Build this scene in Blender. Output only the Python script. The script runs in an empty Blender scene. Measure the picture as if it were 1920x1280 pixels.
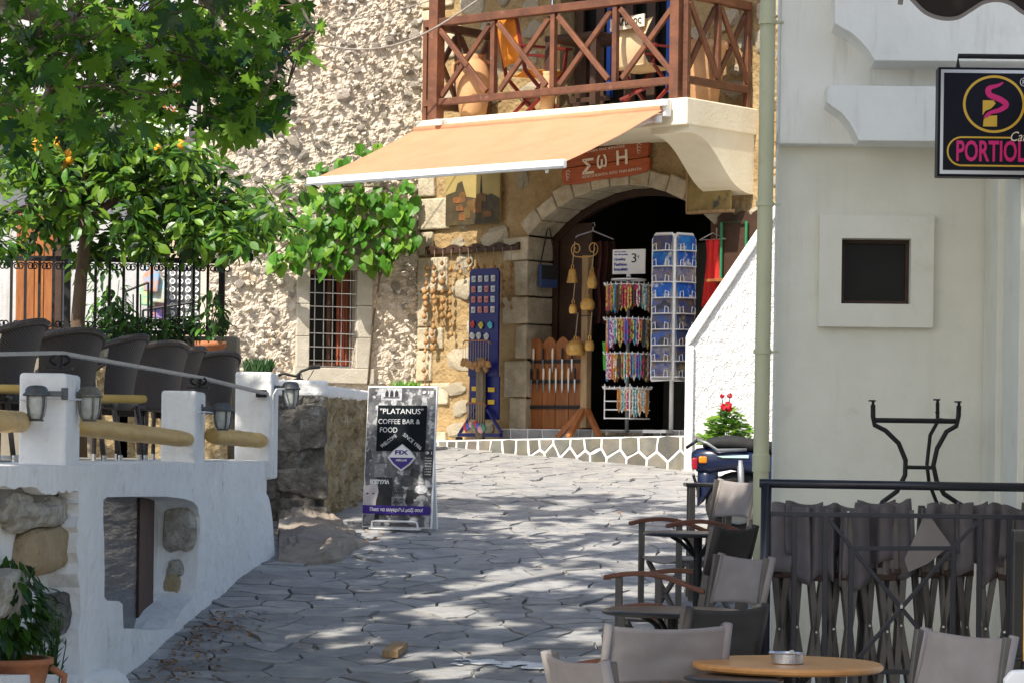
import bpy, bmesh, math, random
import numpy as np
from mathutils import Vector, Matrix, Euler, noise

random.seed(7)
SC = bpy.context.scene
COL = SC.collection
RD = math.radians

# ------------------------------------------------------------------ camera
FPX = 5263.0                 # focal length in pixels of the 1920 px wide photograph
EYE = 2.43                   # eye height above the ground datum (the lane climbs 9 %)
ROLL = RD(0.8)
cam_data = bpy.data.cameras.new('camera')
cam_data.sensor_width = 36.0
cam_data.lens = 36.0 * FPX / 1920.0
cam_data.shift_y = 200.0 / 1920.0
cam_data.clip_start = 0.1
cam_data.clip_end = 400.0
cam = bpy.data.objects.new('camera', cam_data)
COL.objects.link(cam)
cr, sr = math.cos(ROLL), math.sin(ROLL)
cam.matrix_world = Matrix(((cr, -sr, 0, 0), (0, 0, -1, 0), (sr, cr, 0, EYE), (0, 0, 0, 1)))
SC.camera = cam

# ------------------------------------------------------------------ sky, sun, exposure
SUN_DIR = Vector((-0.55, -0.835, 0)).normalized()      # horizontal direction towards the sun
SUN_EL = RD(48)
world = bpy.data.worlds.new('World')
SC.world = world
world.use_nodes = True
wn = world.node_tree.nodes
wl = world.node_tree.links
wn.clear()
w_out = wn.new('ShaderNodeOutputWorld')
w_bg = wn.new('ShaderNodeBackground')
w_sky = wn.new('ShaderNodeTexSky')
w_sky.sky_type = 'NISHITA'
w_sky.sun_disc = False
w_sky.sun_elevation = SUN_EL
w_sky.sun_rotation = math.atan2(SUN_DIR.x, SUN_DIR.y)
w_sky.air_density = 1.0
w_sky.dust_density = 2.2
w_sky.ozone_density = 1.0
w_bg.inputs['Strength'].default_value = 0.15
wl.new(w_sky.outputs[0], w_bg.inputs['Color'])
wl.new(w_bg.outputs[0], w_out.inputs['Surface'])

sun_data = bpy.data.lights.new('sun', 'SUN')
sun_data.energy = 5.0
sun_data.angle = RD(0.5)
sun_data.color = (1.0, 0.93, 0.82)
sun = bpy.data.objects.new('sun', sun_data)
COL.objects.link(sun)
to_sun = Vector((SUN_DIR.x * math.cos(SUN_EL), SUN_DIR.y * math.cos(SUN_EL), math.sin(SUN_EL)))
sun.rotation_euler = to_sun.to_track_quat('Z', 'Y').to_euler()
sun.location = (-8, -10, 14)

SC.view_settings.view_transform = 'Standard'
SC.view_settings.look = 'None'
SC.view_settings.gamma = 1.0
SC.view_settings.use_curve_mapping = False
SC.view_settings.exposure = 0.54
SC.cycles.use_denoising = True
SC.cycles.max_bounces = 8
SC.cycles.transparent_max_bounces = 8

# ------------------------------------------------------------------ survey: reading positions off the view
def ray(px, py):
    xc, yc = (px - 960) / FPX, (840 - py) / FPX
    return Vector((xc * cr - yc * sr, 1.0, xc * sr + yc * cr))

def at(px, py, D):
    """World point seen at pixel (px, py) at depth D."""
    d = ray(px, py)
    return Vector((d.x * D, D, EYE + d.z * D))

def gz(y):
    """Height of the lane at depth y."""
    return 0.09 * y if y < 27.6 else 0.09 * 27.6 + 0.02 * (y - 27.6)

def on_ground(px, py):
    d = ray(px, py)
    D = EYE / (0.09 - d.z)
    return Vector((d.x * D, D, EYE + d.z * D))

class Frame:
    """A vertical plane: u along it (to the right as one faces it), v out of it, z up."""
    def __init__(s, x, y, deg):
        s.o = Vector((x, y, 0)); s.deg = deg; a = RD(deg); s.a = a
        s.t = Vector((math.cos(a), math.sin(a), 0)); s.n = Vector((math.sin(a), -math.cos(a), 0))
    def P(s, u, v, z):
        return s.o + s.t * u + s.n * v + Vector((0, 0, z))
    def hit(s, px, py, v=0.0):
        d = ray(px, py); o = s.o + s.n * v
        D = (o.x * s.n.x + o.y * s.n.y) / (d.x * s.n.x + d.y * s.n.y)
        p = Vector((d.x * D, D, EYE + d.z * D))
        return ((p - s.o).dot(s.t), p.z)

# ------------------------------------------------------------------ objects
def link(name, data, parent=None):
    o = bpy.data.objects.new(name, data)
    COL.objects.link(o)
    if parent is not None:
        o.parent = parent
    return o

def tag(o, label=None, cat=None, group=None, kind=None):
    if label: o['label'] = label
    if cat: o['category'] = cat
    if group: o['group'] = group
    if kind: o['kind'] = kind
    return o

def thing(name, label, cat, loc=(0, 0, 0), rz=0.0, group=None, rot=None):
    o = link(name, None)
    o.empty_display_size = 0.1
    o.location = loc
    o.rotation_euler = rot if rot else (0, 0, rz)
    return tag(o, label, cat, group)

def dup(root, loc=None, rz=None, label=None, group=None):
    r = root.copy(); COL.objects.link(r)
    if loc is not None: r.location = loc
    if rz is not None: r.rotation_euler[2] = rz
    if label: r['label'] = label
    if group: r['group'] = group
    for ch in list(root.children):
        c = ch.copy(); COL.objects.link(c); c.parent = r
        for g in list(ch.children):
            d = g.copy(); COL.objects.link(d); d.parent = c
    return r

_ico = {}
def ico(sub):
    if sub not in _ico:
        bm = bmesh.new(); bmesh.ops.create_icosphere(bm, subdivisions=sub, radius=1.0)
        bm.verts.ensure_lookup_table()
        _ico[sub] = ([v.co.copy() for v in bm.verts], [[v.index for v in f.verts] for f in bm.faces]); bm.free()
    return _ico[sub]

class MB:
    """Collects shapes of one piece and builds them as one mesh object."""
    def __init__(s): s.v, s.f = [], []
    def add(s, vs, fs):
        n = len(s.v); s.v += [tuple(v) for v in vs]; s.f += [tuple(i + n for i in f) for f in fs]; return s
    def box(s, c, d, R=None):
        x, y, z = d[0] / 2, d[1] / 2, d[2] / 2
        vs = [Vector((a * x, b * y, e * z)) for e in (-1, 1) for a, b in ((-1, -1), (1, -1), (1, 1), (-1, 1))]
        if R is not None: vs = [R @ v for v in vs]
        c = Vector(c)
        return s.add([v + c for v in vs], [(3, 2, 1, 0), (4, 5, 6, 7), (0, 1, 5, 4), (1, 2, 6, 5), (2, 3, 7, 6), (3, 0, 4, 7)])
    def bb(s, x0, x1, y0, y1, z0, z1):
        return s.box(((x0 + x1) / 2, (y0 + y1) / 2, (z0 + z1) / 2), (abs(x1 - x0), abs(y1 - y0), abs(z1 - z0)))
    def beam(s, a, b, w, h, up=(0, 0, 1)):
        a, b = Vector(a), Vector(b); d = (b - a); L = d.length; d.normalize(); up = Vector(up)
        if abs(d.dot(up)) > 0.98: up = Vector((0, 1, 0))
        sx = d.cross(up).normalized(); sz = sx.cross(d).normalized()
        R = Matrix((sx, d, sz)).transposed()
        return s.box((a + b) / 2, (w, L, h), R)
    def tube(s, pts, r, n=8, cap=True):
        pts = [Vector(p) for p in pts]; m = len(pts)
        rs = r if isinstance(r, (list, tuple)) else [r] * m
        vs = []; prev = None
        for i, p in enumerate(pts):
            d = (pts[min(i + 1, m - 1)] - pts[max(i - 1, 0)]).normalized()
            if prev is None:
                q = Vector((0, 0, 1)) if abs(d.z) < 0.9 else Vector((1, 0, 0))
                e1 = d.cross(q).normalized()
            else:
                e1 = prev - d * prev.dot(d)
                e1 = e1.normalized() if e1.length > 1e-6 else d.orthogonal().normalized()
            prev = e1; e2 = d.cross(e1)
            for k in range(n):
                a = 2 * math.pi * k / n
                vs.append(p + (e1 * math.cos(a) + e2 * math.sin(a)) * rs[i])
        fs = [(i * n + k, i * n + (k + 1) % n, (i + 1) * n + (k + 1) % n, (i + 1) * n + k) for i in range(m - 1) for k in range(n)]
        if cap: fs += [tuple(range(n - 1, -1, -1)), tuple((m - 1) * n + k for k in range(n))]
        return s.add(vs, fs)
    def lathe(s, prof, c=(0, 0, 0), n=20, sx=1.0, sy=1.0):
        c = Vector(c); m = len(prof)
        vs = [c + Vector((r * math.cos(2 * math.pi * k / n) * sx, r * math.sin(2 * math.pi * k / n) * sy, z)) for r, z in prof for k in range(n)]
        fs = [(i * n + k, i * n + (k + 1) % n, (i + 1) * n + (k + 1) % n, (i + 1) * n + k) for i in range(m - 1) for k in range(n)]
        if prof[0][0] > 1e-4: fs.append(tuple(range(n - 1, -1, -1)))
        if prof[-1][0] > 1e-4: fs.append(tuple((m - 1) * n + k for k in range(n)))
        return s.add(vs, fs)
    def prism(s, poly, y0, y1):
        """polygon in x, z extruded along y"""
        n = len(poly)
        ar = sum(poly[i][0] * poly[(i + 1) % n][1] - poly[(i + 1) % n][0] * poly[i][1] for i in range(n))
        if ar < 0: poly = poly[::-1]
        vs = [(p[0], min(y0, y1), p[1]) for p in poly] + [(p[0], max(y0, y1), p[1]) for p in poly]
        return s.add(vs, [tuple(range(n)), tuple(range(2 * n - 1, n - 1, -1))] + [(i, i + n, (i + 1) % n + n, (i + 1) % n) for i in range(n)])
    def slab(s, poly, z0, z1):
        """polygon in x, y extruded along z"""
        n = len(poly)
        ar = sum(poly[i][0] * poly[(i + 1) % n][1] - poly[(i + 1) % n][0] * poly[i][1] for i in range(n))
        if ar < 0: poly = poly[::-1]
        vs = [(p[0], p[1], z0) for p in poly] + [(p[0], p[1], z1) for p in poly]
        return s.add(vs, [tuple(range(n - 1, -1, -1)), tuple(range(n, 2 * n))] + [(i, (i + 1) % n, (i + 1) % n + n, i + n) for i in range(n)])
    def blob(s, c, d, sub=1, jit=0.15, R=None, rnd=random):
        vs, fs = ico(sub); c = Vector(c); out = []
        for v in vs:
            k = 1 + rnd.uniform(-jit, jit)
            w = Vector((v.x * d[0] * k, v.y * d[1] * k, v.z * d[2] * k))
            out.append((R @ w if R is not None else w) + c)
        return s.add(out, fs)
    def grid(s, fn, nu, nv, skip=None):
        n = len(s.v)
        s.v += [tuple(fn(i / nu, j / nv)) for j in range(nv + 1) for i in range(nu + 1)]
        for j in range(nv):
            for i in range(nu):
                if skip and skip((i + .5) / nu, (j + .5) / nv): continue
                a = n + j * (nu + 1) + i
                s.f.append((a, a + 1, a + nu + 2, a + nu + 1))
        return s
    def mesh(s, name, smooth=False):
        me = bpy.data.meshes.new(name); me.from_pydata(s.v, [], s.f); me.update()
        if smooth: me.polygons.foreach_set('use_smooth', [True] * len(me.polygons))
        return me
    def build(s, name, mat, parent=None, smooth=False, bevel=0.0, seg=2):
        me = s.mesh(name, smooth)
        if mat is not None: me.materials.append(mat)
        o = link(name, me, parent)
        if bevel:
            b = o.modifiers.new('bevel', 'BEVEL'); b.width = bevel; b.segments = seg; b.limit_method = 'ANGLE'; b.angle_limit = RD(40)
        return o

def solid(o, th, off=-1.0):
    m = o.modifiers.new('thick', 'SOLIDIFY'); m.thickness = th; m.offset = off
    return o

def text(body, size, mat, parent, loc, width=None, name='lettering', height=None, depth=0.002, slant=0.0, tilt=0.0, bold=0.0, align='LEFT'):
    """Letters as a thin mesh standing in the x-z plane of the parent and facing its -y side."""
    cu = bpy.data.curves.new(name, 'FONT'); cu.body = body; cu.size = size; cu.extrude = depth; cu.offset = bold; cu.shear = slant; cu.resolution_u = 3
    tmp = bpy.data.objects.new(name, cu)
    COL.objects.link(tmp)
    dg = bpy.context.evaluated_depsgraph_get()
    me = bpy.data.meshes.new_from_object(tmp.evaluated_get(dg))
    bpy.data.objects.remove(tmp); bpy.data.curves.remove(cu)
    n = len(me.vertices); co = np.empty(n * 3); me.vertices.foreach_get('co', co); co = co.reshape(-1, 3)
    x0, x1 = co[:, 0].min(), co[:, 0].max(); y0, y1 = co[:, 1].min(), co[:, 1].max()
    kx = width / (x1 - x0) if width else 1.0
    ky = height / (y1 - y0) if height else (kx if width else 1.0)
    x = (co[:, 0] - (x0 if align == 'LEFT' else (x0 + x1) / 2)) * kx; z = (co[:, 1] - y0) * ky
    c, s_ = math.cos(tilt), math.sin(tilt)
    out = np.stack([x * c - z * s_, -co[:, 2], x * s_ + z * c], 1)
    me.vertices.foreach_set('co', out.astype(np.float32).ravel()); me.update()
    me.name = name
    me.materials.clear(); me.materials.append(mat)
    o = link(name, me, parent); o.location = loc
    return o

def leaf_mass(name, meshes, xf, mats, parent, n_obj, leaf_name='leaf'):
    """Leaves: the first n_obj transforms become leaf objects, the rest one foliage mesh. meshes: list of (verts, faces)."""
    data = []
    for mi, (vs, fs) in enumerate(meshes):
        for mt in mats:
            me = bpy.data.meshes.new(leaf_name); me.from_pydata([tuple(v) for v in vs], [], fs); me.materials.append(mt); me.update(); data.append(me)
    for i, M in enumerate(xf[:n_obj]):
        o = link(leaf_name, data[i % len(data)], parent); o.matrix_basis = M
    rest = xf[n_obj:]
    if not rest: return
    V, F, MI = [], [], []
    n = 0
    arrs = [np.array([tuple(v) for v in vs]) for vs, fs in meshes]
    for i, M in enumerate(rest):
        k = i % len(meshes); A = np.array(M)[:3]
        V.append(arrs[k] @ A[:, :3].T + A[:, 3])
        for f in meshes[k][1]: F.append(tuple(a + n for a in f)); MI.append(i % len(mats))
        n += len(arrs[k])
    me = bpy.data.meshes.new(name); me.from_pydata(np.concatenate(V).tolist(), [], F)
    for mt in mats: me.materials.append(mt)
    me.polygons.foreach_set('material_index', MI); me.update()
    o = link(name, me, parent); o['kind'] = 'stuff'
    return o

def xform(p, d, nrm, s):
    """Leaf placed at p, its tip along d, its face along nrm, scaled s."""
    d = Vector(d).normalized(); z = Vector(nrm); z = z - d * z.dot(d)
    z = z.normalized() if z.length > 1e-4 else d.orthogonal().normalized()
    x = d.cross(z)
    M = Matrix((x, d, z)).transposed().to_4x4()
    return Matrix.Translation(p) @ M @ Matrix.Scale(s, 4)

def rvec(r=random):
    while True:
        v = Vector((r.uniform(-1, 1), r.uniform(-1, 1), r.uniform(-1, 1)))
        if 0.05 < v.length < 1: return v.normalized()

# ------------------------------------------------------------------ procedural materials
def pmat(name, col, col2=None, scale=6.0, rough=0.8, bump=0.0, bscale=40.0, metal=0.0, spec=0.4, stretch=None, rnd=0.0,
         transl=0.0, lo=0.35, hi=0.65, detail=6.0, col3=None, scale3=1.5, lo3=0.5, hi3=0.75, coat=0.0, bdist=0.01, hue=0.0, streak=None, streak_lo=.52, streak_hi=.75):
    m = bpy.data.materials.new(name); m.use_nodes = True
    nt = m.node_tree; N = nt.nodes; L = nt.links
    b = N['Principled BSDF']; out = N['Material Output']
    b.inputs['Roughness'].default_value = rough; b.inputs['Metallic'].default_value = metal
    b.inputs['Specular IOR Level'].default_value = spec
    if coat: b.inputs['Coat Weight'].default_value = coat; b.inputs['Coat Roughness'].default_value = 0.15
    tc = N.new('ShaderNodeTexCoord'); mp = N.new('ShaderNodeMapping'); L.new(tc.outputs['Object'], mp.inputs['Vector'])
    if stretch: mp.inputs['Scale'].default_value = stretch
    oi = None
    if rnd or hue:
        oi = N.new('ShaderNodeObjectInfo')
        cm = N.new('ShaderNodeCombineXYZ'); mu = N.new('ShaderNodeMath'); mu.operation = 'MULTIPLY'; mu.inputs[1].default_value = 37.0
        L.new(oi.outputs['Random'], mu.inputs[0]); L.new(mu.outputs[0], cm.inputs[0]); L.new(mu.outputs[0], cm.inputs[1]); L.new(cm.outputs[0], mp.inputs['Location'])
    def noise_(sc, lo, hi):
        nz = N.new('ShaderNodeTexNoise'); nz.inputs['Scale'].default_value = sc; nz.inputs['Detail'].default_value = detail; nz.inputs['Roughness'].default_value = 0.6
        L.new(mp.outputs[0], nz.inputs['Vector'])
        mr = N.new('ShaderNodeMapRange'); mr.inputs['From Min'].default_value = lo; mr.inputs['From Max'].default_value = hi
        L.new(nz.outputs['Fac'], mr.inputs['Value']); return mr.outputs[0]
    def mix(fac, a, c):
        x = N.new('ShaderNodeMix'); x.data_type = 'RGBA'
        if isinstance(fac, float): x.inputs[0].default_value = fac
        else: L.new(fac, x.inputs[0])
        for sock, val in ((x.inputs[6], a), (x.inputs[7], c)):
            if isinstance(val, (tuple, list)): sock.default_value = (*val[:3], 1)
            else: L.new(val, sock)
        return x.outputs[2]
    c = (*col[:3], 1)
    if col2 is not None: c = mix(noise_(scale, lo, hi), col, col2)
    if col3 is not None: c = mix(noise_(scale3, lo3, hi3), c, col3)
    if streak is not None:
        m2 = N.new('ShaderNodeMapping'); m2.inputs['Scale'].default_value = (5, 5, .55); L.new(tc.outputs['Object'], m2.inputs['Vector'])
        nz = N.new('ShaderNodeTexNoise'); nz.inputs['Scale'].default_value = 2.0; nz.inputs['Detail'].default_value = 7.0; nz.inputs['Roughness'].default_value = .65; L.new(m2.outputs[0], nz.inputs['Vector'])
        mr = N.new('ShaderNodeMapRange'); mr.inputs['From Min'].default_value = streak_lo; mr.inputs['From Max'].default_value = streak_hi; L.new(nz.outputs['Fac'], mr.inputs['Value'])
        c = mix(mr.outputs[0], c, streak)
    if rnd or hue:
        hs = N.new('ShaderNodeHueSaturation')
        mr = N.new('ShaderNodeMapRange'); mr.inputs['To Min'].default_value = 1 - rnd; mr.inputs['To Max'].default_value = 1 + rnd
        L.new(oi.outputs['Random'], mr.inputs['Value']); L.new(mr.outputs[0], hs.inputs['Value'])
        if hue:
            m2 = N.new('ShaderNodeMath'); m2.operation = 'MULTIPLY'; m2.inputs[1].default_value = 7.31; L.new(oi.outputs['Random'], m2.inputs[0])
            m3 = N.new('ShaderNodeMath'); m3.operation = 'FRACT'; L.new(m2.outputs[0], m3.inputs[0])
            m4 = N.new('ShaderNodeMapRange'); m4.inputs['To Min'].default_value = 0.5 - hue; m4.inputs['To Max'].default_value = 0.5 + hue
            L.new(m3.outputs[0], m4.inputs['Value']); L.new(m4.outputs[0], hs.inputs['Hue'])
        if isinstance(c, tuple): hs.inputs['Color'].default_value = c
        else: L.new(c, hs.inputs['Color'])
        c = hs.outputs[0]
    if isinstance(c, tuple): b.inputs['Base Color'].default_value = c
    else: L.new(c, b.inputs['Base Color'])
    if bump:
        nz = N.new('ShaderNodeTexNoise'); nz.inputs['Scale'].default_value = bscale; nz.inputs['Detail'].default_value = 8.0; L.new(mp.outputs[0], nz.inputs['Vector'])
        bp = N.new('ShaderNodeBump'); bp.inputs['Strength'].default_value = bump; bp.inputs['Distance'].default_value = bdist
        L.new(nz.outputs['Fac'], bp.inputs['Height']); L.new(bp.outputs[0], b.inputs['Normal'])
    if transl:
        tr = N.new('ShaderNodeBsdfTranslucent'); ms = N.new('ShaderNodeMixShader'); ms.inputs[0].default_value = transl
        if isinstance(c, tuple): tr.inputs['Color'].default_value = c
        else: L.new(c, tr.inputs['Color'])
        L.new(b.outputs[0], ms.inputs[1]); L.new(tr.outputs[0], ms.inputs[2]); L.new(ms.outputs[0], out.inputs['Surface'])
    return m

M = {}
M['ground'] = pmat('ground', (0.23, 0.22, 0.20), (0.31, 0.30, 0.27), 9, 0.95, 0.5, 60)
M['slate'] = pmat('slate', (0.22, 0.225, 0.23), (0.34, 0.33, 0.315), 6, 0.68, 0.8, 16, spec=.3, rnd=0.22, hue=0.02, col3=(0.38, 0.36, 0.32), scale3=4, lo3=0.5, hi3=0.75, bdist=0.02)
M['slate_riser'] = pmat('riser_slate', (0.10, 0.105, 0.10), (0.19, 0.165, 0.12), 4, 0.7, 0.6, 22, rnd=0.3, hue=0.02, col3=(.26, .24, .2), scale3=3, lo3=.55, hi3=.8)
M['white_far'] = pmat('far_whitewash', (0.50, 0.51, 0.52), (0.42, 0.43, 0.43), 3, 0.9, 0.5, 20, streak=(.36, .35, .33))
M['window_wood'] = pmat('window_wood', (.085, .035, .022), (.055, .024, .016), 8, .6, .4, 30, stretch=(3, 3, .6))
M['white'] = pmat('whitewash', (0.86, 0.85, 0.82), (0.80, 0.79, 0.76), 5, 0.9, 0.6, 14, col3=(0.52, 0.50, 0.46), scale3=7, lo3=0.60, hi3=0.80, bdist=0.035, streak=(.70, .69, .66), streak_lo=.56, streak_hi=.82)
M['rough_white'] = pmat('roughcast', (0.80, 0.80, 0.79), (0.70, 0.70, 0.69), 20, 0.9, 1.0, 60, bdist=0.03)
M['joint_white'] = pmat('joint', (0.80, 0.80, 0.78), (0.68, 0.68, 0.66), 10, 0.9, 0.4, 50)
M['cream'] = pmat('cream_wall', (0.86, 0.86, 0.83), (0.80, 0.80, 0.77), 3, 0.9, 0.5, 20, col3=(0.60, 0.58, 0.53), scale3=2.3, lo3=0.58, hi3=0.85, streak=(.58, .57, .52), streak_lo=.56, streak_hi=.82)
M['slab_cream'] = pmat('slab_cream', (0.78, 0.72, 0.55), (0.70, 0.63, 0.46), 2.5, 0.85, 0.3, 30)
M['mortar'] = pmat('mortar', (0.65, 0.575, 0.475), (0.57, 0.495, 0.40), 9, 0.95, 0.9, 45, col3=(0.62, 0.48, 0.32), scale3=2.4, lo3=.55, hi3=.75, bdist=0.02)
M['rubble'] = pmat('rubble_stone', (0.66, 0.60, 0.52), (0.54, 0.475, 0.395), 14, 0.9, 1.0, 40, rnd=0.2, hue=0.015, col3=(0.60, 0.42, 0.24), scale3=4, lo3=0.55, hi3=0.75, bdist=0.025)
M['dressed'] = pmat('dressed_stone', (0.56, 0.52, 0.43), (0.46, 0.42, 0.34), 8, 0.85, 0.5, 50, rnd=0.06)
M['ochre'] = pmat('ochre_plaster', (0.38, 0.265, 0.125), (0.27, 0.18, 0.08), 4, 0.95, 0.9, 25, col3=(0.44, 0.34, 0.19), scale3=2.2, bdist=0.03)
M['quoin'] = pmat('quoin_stone', (0.54, 0.47, 0.34), (0.36, 0.31, 0.22), 9, 0.9, 0.9, 35, rnd=0.12, col3=(0.40, 0.30, 0.16), scale3=4, lo3=0.55, hi3=0.8, bdist=0.015)
M['dark_stone'] = pmat('dark_stone', (0.24, 0.215, 0.18), (0.085, 0.08, 0.07), 9, 0.95, 1.0, 30, rnd=0.2, col3=(0.34, 0.33, 0.30), scale3=7, lo3=0.55, hi3=0.7, bdist=0.03)
M['tan_render'] = pmat('tan_render', (0.42, 0.32, 0.17), (0.20, 0.145, 0.075), 9, 0.95, 1.0, 22, col3=(0.48, 0.42, 0.30), scale3=6, bdist=0.04)
M['rock'] = pmat('rock', (0.34, 0.28, 0.22), (0.24, 0.20, 0.16), 4, 0.9, 0.8, 14, col3=(0.42, 0.38, 0.32), scale3=2.5, bdist=0.03)
M['pitted'] = pmat('pitted_stone', (0.50, 0.47, 0.41), (0.28, 0.25, 0.20), 14, 0.95, 1.0, 30, rnd=0.1, bdist=0.04)
M['tan_stone'] = pmat('tan_stone', (0.44, 0.34, 0.20), (0.34, 0.25, 0.14), 7, 0.95, 1.0, 30, bdist=0.03)
M['wood'] = pmat('stained_wood', (0.16, 0.062, 0.030), (0.095, 0.038, 0.020), 7, 0.55, 0.4, 30, stretch=(1, 1, 1), rnd=0.18, col3=(0.24, 0.13, 0.08), scale3=10, lo3=0.62, hi3=0.8)
M['wood_dark'] = pmat('dark_wood', (0.055, 0.026, 0.014), (0.035, 0.016, 0.009), 8, 0.6, 0.3, 40)
M['wood_orange'] = pmat('orange_wood', (0.33, 0.12, 0.032), (0.22, 0.072, 0.018), 5, 0.5, 0.4, 20, stretch=(5, 5, 0.7), rnd=0.1)
M['wood_sign'] = pmat('sign_wood', (0.46, 0.105, 0.028), (0.32, 0.066, 0.017), 6, 0.5, 0.4, 20, stretch=(0.7, 4, 5), rnd=0.12)
M['wood_raw'] = pmat('raw_wood', (0.36, 0.24, 0.12), (0.24, 0.15, 0.07), 6, 0.7, 0.5, 20, stretch=(4, 4, 0.6))
M['wood_grey'] = pmat('weathered_wood', (0.20, 0.16, 0.10), (0.12, 0.09, 0.055), 6, 0.8, 0.5, 20, stretch=(4, 4, 0.6))
M['log'] = pmat('log_wood', (0.64, 0.42, 0.13), (0.50, 0.30, 0.085), 6, 0.5, 0.3, 14, stretch=(4, 0.5, 4), col3=(0.26, 0.13, 0.04), scale3=8, lo3=0.66, hi3=0.74)
M['table_wood'] = pmat('table_wood', (0.55, 0.27, 0.085), (0.46, 0.21, 0.06), 4, 0.35, 0.1, 30, stretch=(1, 8, 1), spec=0.5)
M['arm_wood'] = pmat('arm_wood', (0.17, 0.06, 0.03), (0.11, 0.04, 0.02), 8, 0.4, 0.2, 40, stretch=(0.6, 5, 5))
M['canvas'] = pmat('awning_canvas', (0.62, 0.315, 0.175), (0.57, 0.28, 0.15), 3, 0.85, 0.15, 200, transl=0.2, streak=(.56, .33, .20), streak_lo=.5, streak_hi=.8)
M['fabric'] = pmat('taupe_fabric', (0.265, 0.238, 0.225), (0.23, 0.206, 0.195), 8, 0.75, 0.3, 320, rnd=0.08)
M['fabric_dark'] = pmat('dark_fabric', (0.155, 0.138, 0.142), (0.115, 0.103, 0.106), 8, 0.75, 0.3, 300, rnd=0.12)
M['fabric_cream'] = pmat('cream_fabric', (0.62, 0.47, 0.28), (0.55, 0.40, 0.23), 5, 0.85, 0.2, 200)
M['fabric_orange'] = pmat('orange_fabric', (0.72, 0.27, 0.02), (0.6, 0.2, 0.015), 5, 0.85, 0.2, 200)
M['cushion'] = pmat('cushion', (0.55, 0.38, 0.12), (0.46, 0.31, 0.09), 6, 0.9, 0.3, 90)
M['wicker'] = pmat('wicker', (0.12, 0.098, 0.085), (0.06, 0.048, 0.042), 40, 0.4, 0.0, 80, rnd=0.1, spec=0.5)
M['iron'] = pmat('black_iron', (0.009, 0.009, 0.010), (0.015, 0.015, 0.016), 20, 0.5, 0.2, 80, spec=0.3)
M['rail_navy'] = pmat('rail_paint', (0.008, 0.009, 0.016), (0.013, 0.014, 0.022), 20, 0.3, 0.1, 80, spec=0.5)
M['alu_brown'] = pmat('brown_metal', (0.13, 0.115, 0.10), (0.10, 0.09, 0.08), 12, 0.4, 0.0, 50, metal=0.3)
M['steel'] = pmat('steel', (0.62, 0.63, 0.64), (0.5, 0.5, 0.52), 25, 0.28, 0.1, 60, metal=0.9)
M['grey_metal'] = pmat('grey_metal', (0.30, 0.31, 0.32), (0.24, 0.25, 0.26), 10, 0.45, 0.1, 60, metal=0.5)
M['white_metal'] = pmat('white_metal', (0.80, 0.80, 0.79), (0.72, 0.72, 0.71), 12, 0.4, 0.05, 60)
M['lamp_metal'] = pmat('lamp_metal', (0.07, 0.075, 0.08), (0.13, 0.13, 0.13), 14, 0.5, 0.2, 60, metal=0.4)
M['lamp_bronze'] = pmat('lamp_bronze', (0.24, 0.22, 0.17), (0.15, 0.14, 0.11), 14, 0.5, 0.2, 60, metal=0.4)
M['glass_lamp'] = pmat('frosted_glass', (0.48, 0.49, 0.45), (0.36, 0.37, 0.34), 30, 0.25, 0.4, 60, spec=0.6)
M['pipe'] = pmat('pipe_paint', (0.56, 0.56, 0.37), (0.50, 0.50, 0.33), 3, 0.5, 0.1, 60, col3=(0.42, 0.40, 0.27), scale3=6, lo3=0.6, hi3=0.8)
M['terracotta'] = pmat('terracotta', (0.44, 0.17, 0.075), (0.34, 0.12, 0.05), 7, 0.85, 0.4, 40, col3=(0.52, 0.32, 0.2), scale3=3)
M['terracotta_pale'] = pmat('pale_terracotta', (0.62, 0.36, 0.18), (0.52, 0.28, 0.13), 4, 0.85, 0.3, 40)
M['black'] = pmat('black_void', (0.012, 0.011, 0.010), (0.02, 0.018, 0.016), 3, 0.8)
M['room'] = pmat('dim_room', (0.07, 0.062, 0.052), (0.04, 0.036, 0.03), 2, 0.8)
M['glass'] = pmat('dark_glass', (0.012, 0.013, 0.013), (0.018, 0.018, 0.017), 2, 0.2, 0.0, spec=0.1)
M['cream_low'] = pmat('cream_lower', (0.80, 0.785, 0.69), (0.74, 0.725, 0.63), 3, 0.9, 0.6, 16, col3=(0.62, 0.59, 0.49), scale3=6, lo3=0.62, hi3=0.85, streak=(.68, .65, .55), streak_lo=.56, streak_hi=.85)
M['wavy_glass'] = pmat('wavy_glass', (0.03, 0.03, 0.035), (0.05, 0.045, 0.045), 2, 0.04, 0.5, 5, spec=1.0, stretch=(0.25, 0.25, 2.2), bdist=0.06)
M['blue_paint'] = pmat('blue_paint', (0.006, 0.010, 0.12), (0.005, 0.008, 0.095), 5, 0.35, 0.1, 50)
M['blue_door'] = pmat('blue_door', (0.008, 0.07, 0.38), (0.006, 0.055, 0.3), 5, 0.5, 0.1, 50)
M['brass'] = pmat('brass', (0.66, 0.40, 0.11), (0.42, 0.23, 0.06), 12, 0.4, 0.3, 60, metal=0.45, rnd=0.12)
M['gourd'] = pmat('gourd', (0.36, 0.20, 0.07), (0.24, 0.12, 0.04), 14, 0.6, 0.3, 60, rnd=0.25)
M['cord'] = pmat('cord', (0.40, 0.30, 0.18), (0.3, 0.22, 0.13), 30, 0.9)
M['strap'] = pmat('black_strap', (0.012, 0.011, 0.012), (0.02, 0.02, 0.02), 20, 0.7)
M['ink'] = pmat('ink', (0.008, 0.008, 0.009), None, rough=0.5)
M['paper'] = pmat('paper', (0.80, 0.80, 0.78), (0.76, 0.76, 0.74), 10, 0.7)
M['purple'] = pmat('purple_print', (0.045, 0.018, 0.20), None, rough=0.4)
M['chalk'] = pmat('chalk', (0.80, 0.80, 0.80), (0.5, 0.5, 0.5), 60, 0.9)
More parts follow.
